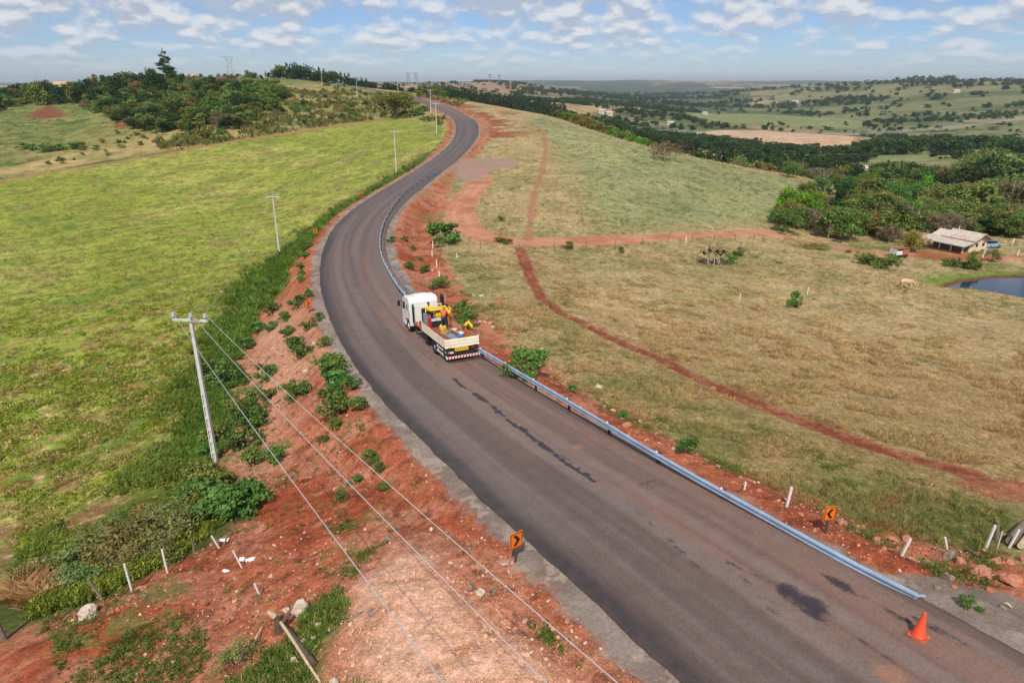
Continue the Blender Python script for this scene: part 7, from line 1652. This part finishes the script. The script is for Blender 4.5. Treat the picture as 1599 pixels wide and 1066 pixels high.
farm(104, 380, 10, 6, 3.2, 'pale roofed house in the trees on the left skyline', on=(lambda p: (p[0], p[1], p[2]+2.0))(Q(104, 392)), wall=m_wall, roof=m_ply); farm(305, 415, 4, 3, 2.2, 'small white hut on the bare hilltop patch')
def pylon(px, Z, ytop, label, wid, ybase=None):
    p = Q(px, Z); h = zat(px, ytop, p); r = empty('pylon', p, 0.35); tag(r, label, 'pylon', 'power line pylons on the skyline'); b = MB(); t = 0.075*Z/700
    lv = [0, 0.22, 0.42, 0.6, 0.76, 0.88, 1.0]; wd = lambda q: wid*(0.5-0.33*min(q/0.76, 1))+(wid*0.28*max(0, (q-0.76)/0.24))
    for s in ((-1, -1), (1, -1), (1, 1), (-1, 1)):
        b.tube([(s[0]*wd(q), s[1]*wd(q)*0.6, q*h) for q in lv], t, 4)
    for a, c in zip(lv[:-1], lv[1:]):
        for y in (-1, 1): b.tube([(-wd(a), y*wd(a)*.6, a*h), (wd(c), y*wd(c)*.6, c*h)], t*0.6, 4); b.tube([(wd(a), y*wd(a)*.6, a*h), (-wd(c), y*wd(c)*.6, c*h)], t*0.6, 4); b.tube([(-wd(c), y*wd(c)*.6, c*h), (wd(c), y*wd(c)*.6, c*h)], t*0.6, 4)
    b.build('lattice', m_grey, r); q = MB(); q.tube([(-wid*0.95, 0, h*0.97), (wid*0.95, 0, h*0.97)], t*1.1, 4); q.tube([(-wid*0.95, 0, h*0.97), (-wid*0.3, 0, h*0.86)], t*0.7, 4); q.tube([(wid*0.95, 0, h*0.97), (wid*0.3, 0, h*0.86)], t*0.7, 4); q.build('crossarm', m_grey, r)
    for x in (-0.9, 0, 0.9): MB().tube([(x*wid, 0, h*0.97), (x*wid, 0, h*0.97-wid*0.15)], t*0.8, 5).build('insulator', m_porc, r)
pylon(362, 640, 88, 'big lattice pylon on the left hilltop behind the woodland', 9); pylon(638, 2100, 114, 'left one of two small pylons on the skyline beyond the road', 12); pylon(650, 2150, 114, 'right one of two small pylons on the skyline beyond the road', 12)
pylon(765, 2500, 116, 'faint pylon left of the wooded knoll on the skyline', 12); pylon(780, 2300, 117, 'pylon right of the wooded knoll on the skyline', 12)
def raypt(px, py, Z):
    yy = (py-533)/FPX; return Vector((Z*(px-799.5)/FPX, Z*(CP-yy*SP), CAMZ-Z*(SP+yy*CP)))
for k, (dy, dz) in enumerate(((0, 0), (0, 1.1), (2.5, 0.6), (-2.5, 2.2))):
    A = raypt(700, 158, 640)+Vector((0, dy, dz)); Bm = raypt(1240, 212, 590)+Vector((0, dy, dz)); C_ = raypt(1800, 150, 560)+Vector((0, dy, dz)); pts = []
    for i in range(61):
        t = i/60; pts.append(A*(2*(t-.5)*(t-1))+Bm*(4*t*(1-t))+C_*(2*t*(t-.5)))
    tag(MB().tube(pts, 0.07, 4, caps=False).build('transmission_cable', m_wire), 'pale high voltage cable sagging across the whole valley', 'cable', 'high voltage cables over the valley')
# wooded knoll on the skyline and trees along the far ridge
p_ = []
for px_ in np.arange(742, 792, 2.6):
    for r_ in range(2): p_.append((Q(px_, 2600+r_*60), 15))
for px_ in list(np.arange(655, 740, 5.5))+list(np.arange(792, 850, 9)): p_.append((Q(px_+rt.uniform(-2, 2), 1900+rt.uniform(-200, 300)), rt.uniform(7, 13)))
for px_ in np.arange(1290, 1640, 4.5):
    if rt.random() < 0.8: p_.append((Q(px_+rt.uniform(-2, 2), 2350+rt.uniform(-120, 120)), rt.uniform(9, 20)*(1.25 if 1400 < px_ < 1500 else 0.8)))
scatter('skyline_trees', [(a[0], a[1], a[2]-0.5) for a, h in p_], [rt.uniform(0, 6) for _ in p_], [(h/8*1.4, h/8*1.4, h/8) for a, h in p_], np.ones((len(p_), 3)), [kidx[far0[rt.randrange(3)]] for _ in p_], c_tree, 'trees along the far ridges on the skyline')
# ------------------------------------------------------------------ haze
zlo = float(gz.min())-3; m = bpy.data.materials.new('haze_air'); m.use_nodes = True; t = NT(m.node_tree); t.n.clear()
pv = t.node('ShaderNodeVolumePrincipled'); pv.inputs['Color'].default_value = (0.80, 0.88, 1.0, 1); pv.inputs['Density'].default_value = HAZE; pv.inputs['Anisotropy'].default_value = 0.2
o_ = t.node('ShaderNodeOutputMaterial'); t.l.new(pv.outputs[0], o_.inputs['Volume'])
hz = MB().box((0, 0, (zlo+95)/2), (40000, 40000, 95-zlo)).build('haze', m); tag(hz, 'thin blue haze over the far country', None, None, 'stuff')
# ------------------------------------------------------------------ labels: count off look-alikes that stand in a row
ORD = 'leftmost second third fourth fifth sixth seventh eighth ninth tenth eleventh twelfth thirteenth fourteenth fifteenth sixteenth seventeenth eighteenth nineteenth twentieth'.split()
by = {}
for o in list(SC.objects):
    if o.parent is None and o.get('label') and o.get('group') and o.get('category') in ('bush', 'shrub', 'tree', 'fence post', 'sack', 'grass clump'): by.setdefault(o['label'], []).append(o)
for lab, L in by.items():
    if 1 < len(L) <= 20 and not any(k in lab for k in ('in the woodland', 'in the scrub', 'plantation', 'valley side', 'pine belt', 'second row', 'hilltop', 'beyond the far road')):
        L.sort(key=lambda o: float(project(*o.location)[0]))
        for k, o in enumerate(L):
            pre = ('leftmost ' if k == 0 else 'rightmost ' if k == len(L)-1 else ORD[k]+' from left ')
            if len((pre+lab).split()) <= 16: o['label'] = pre+lab
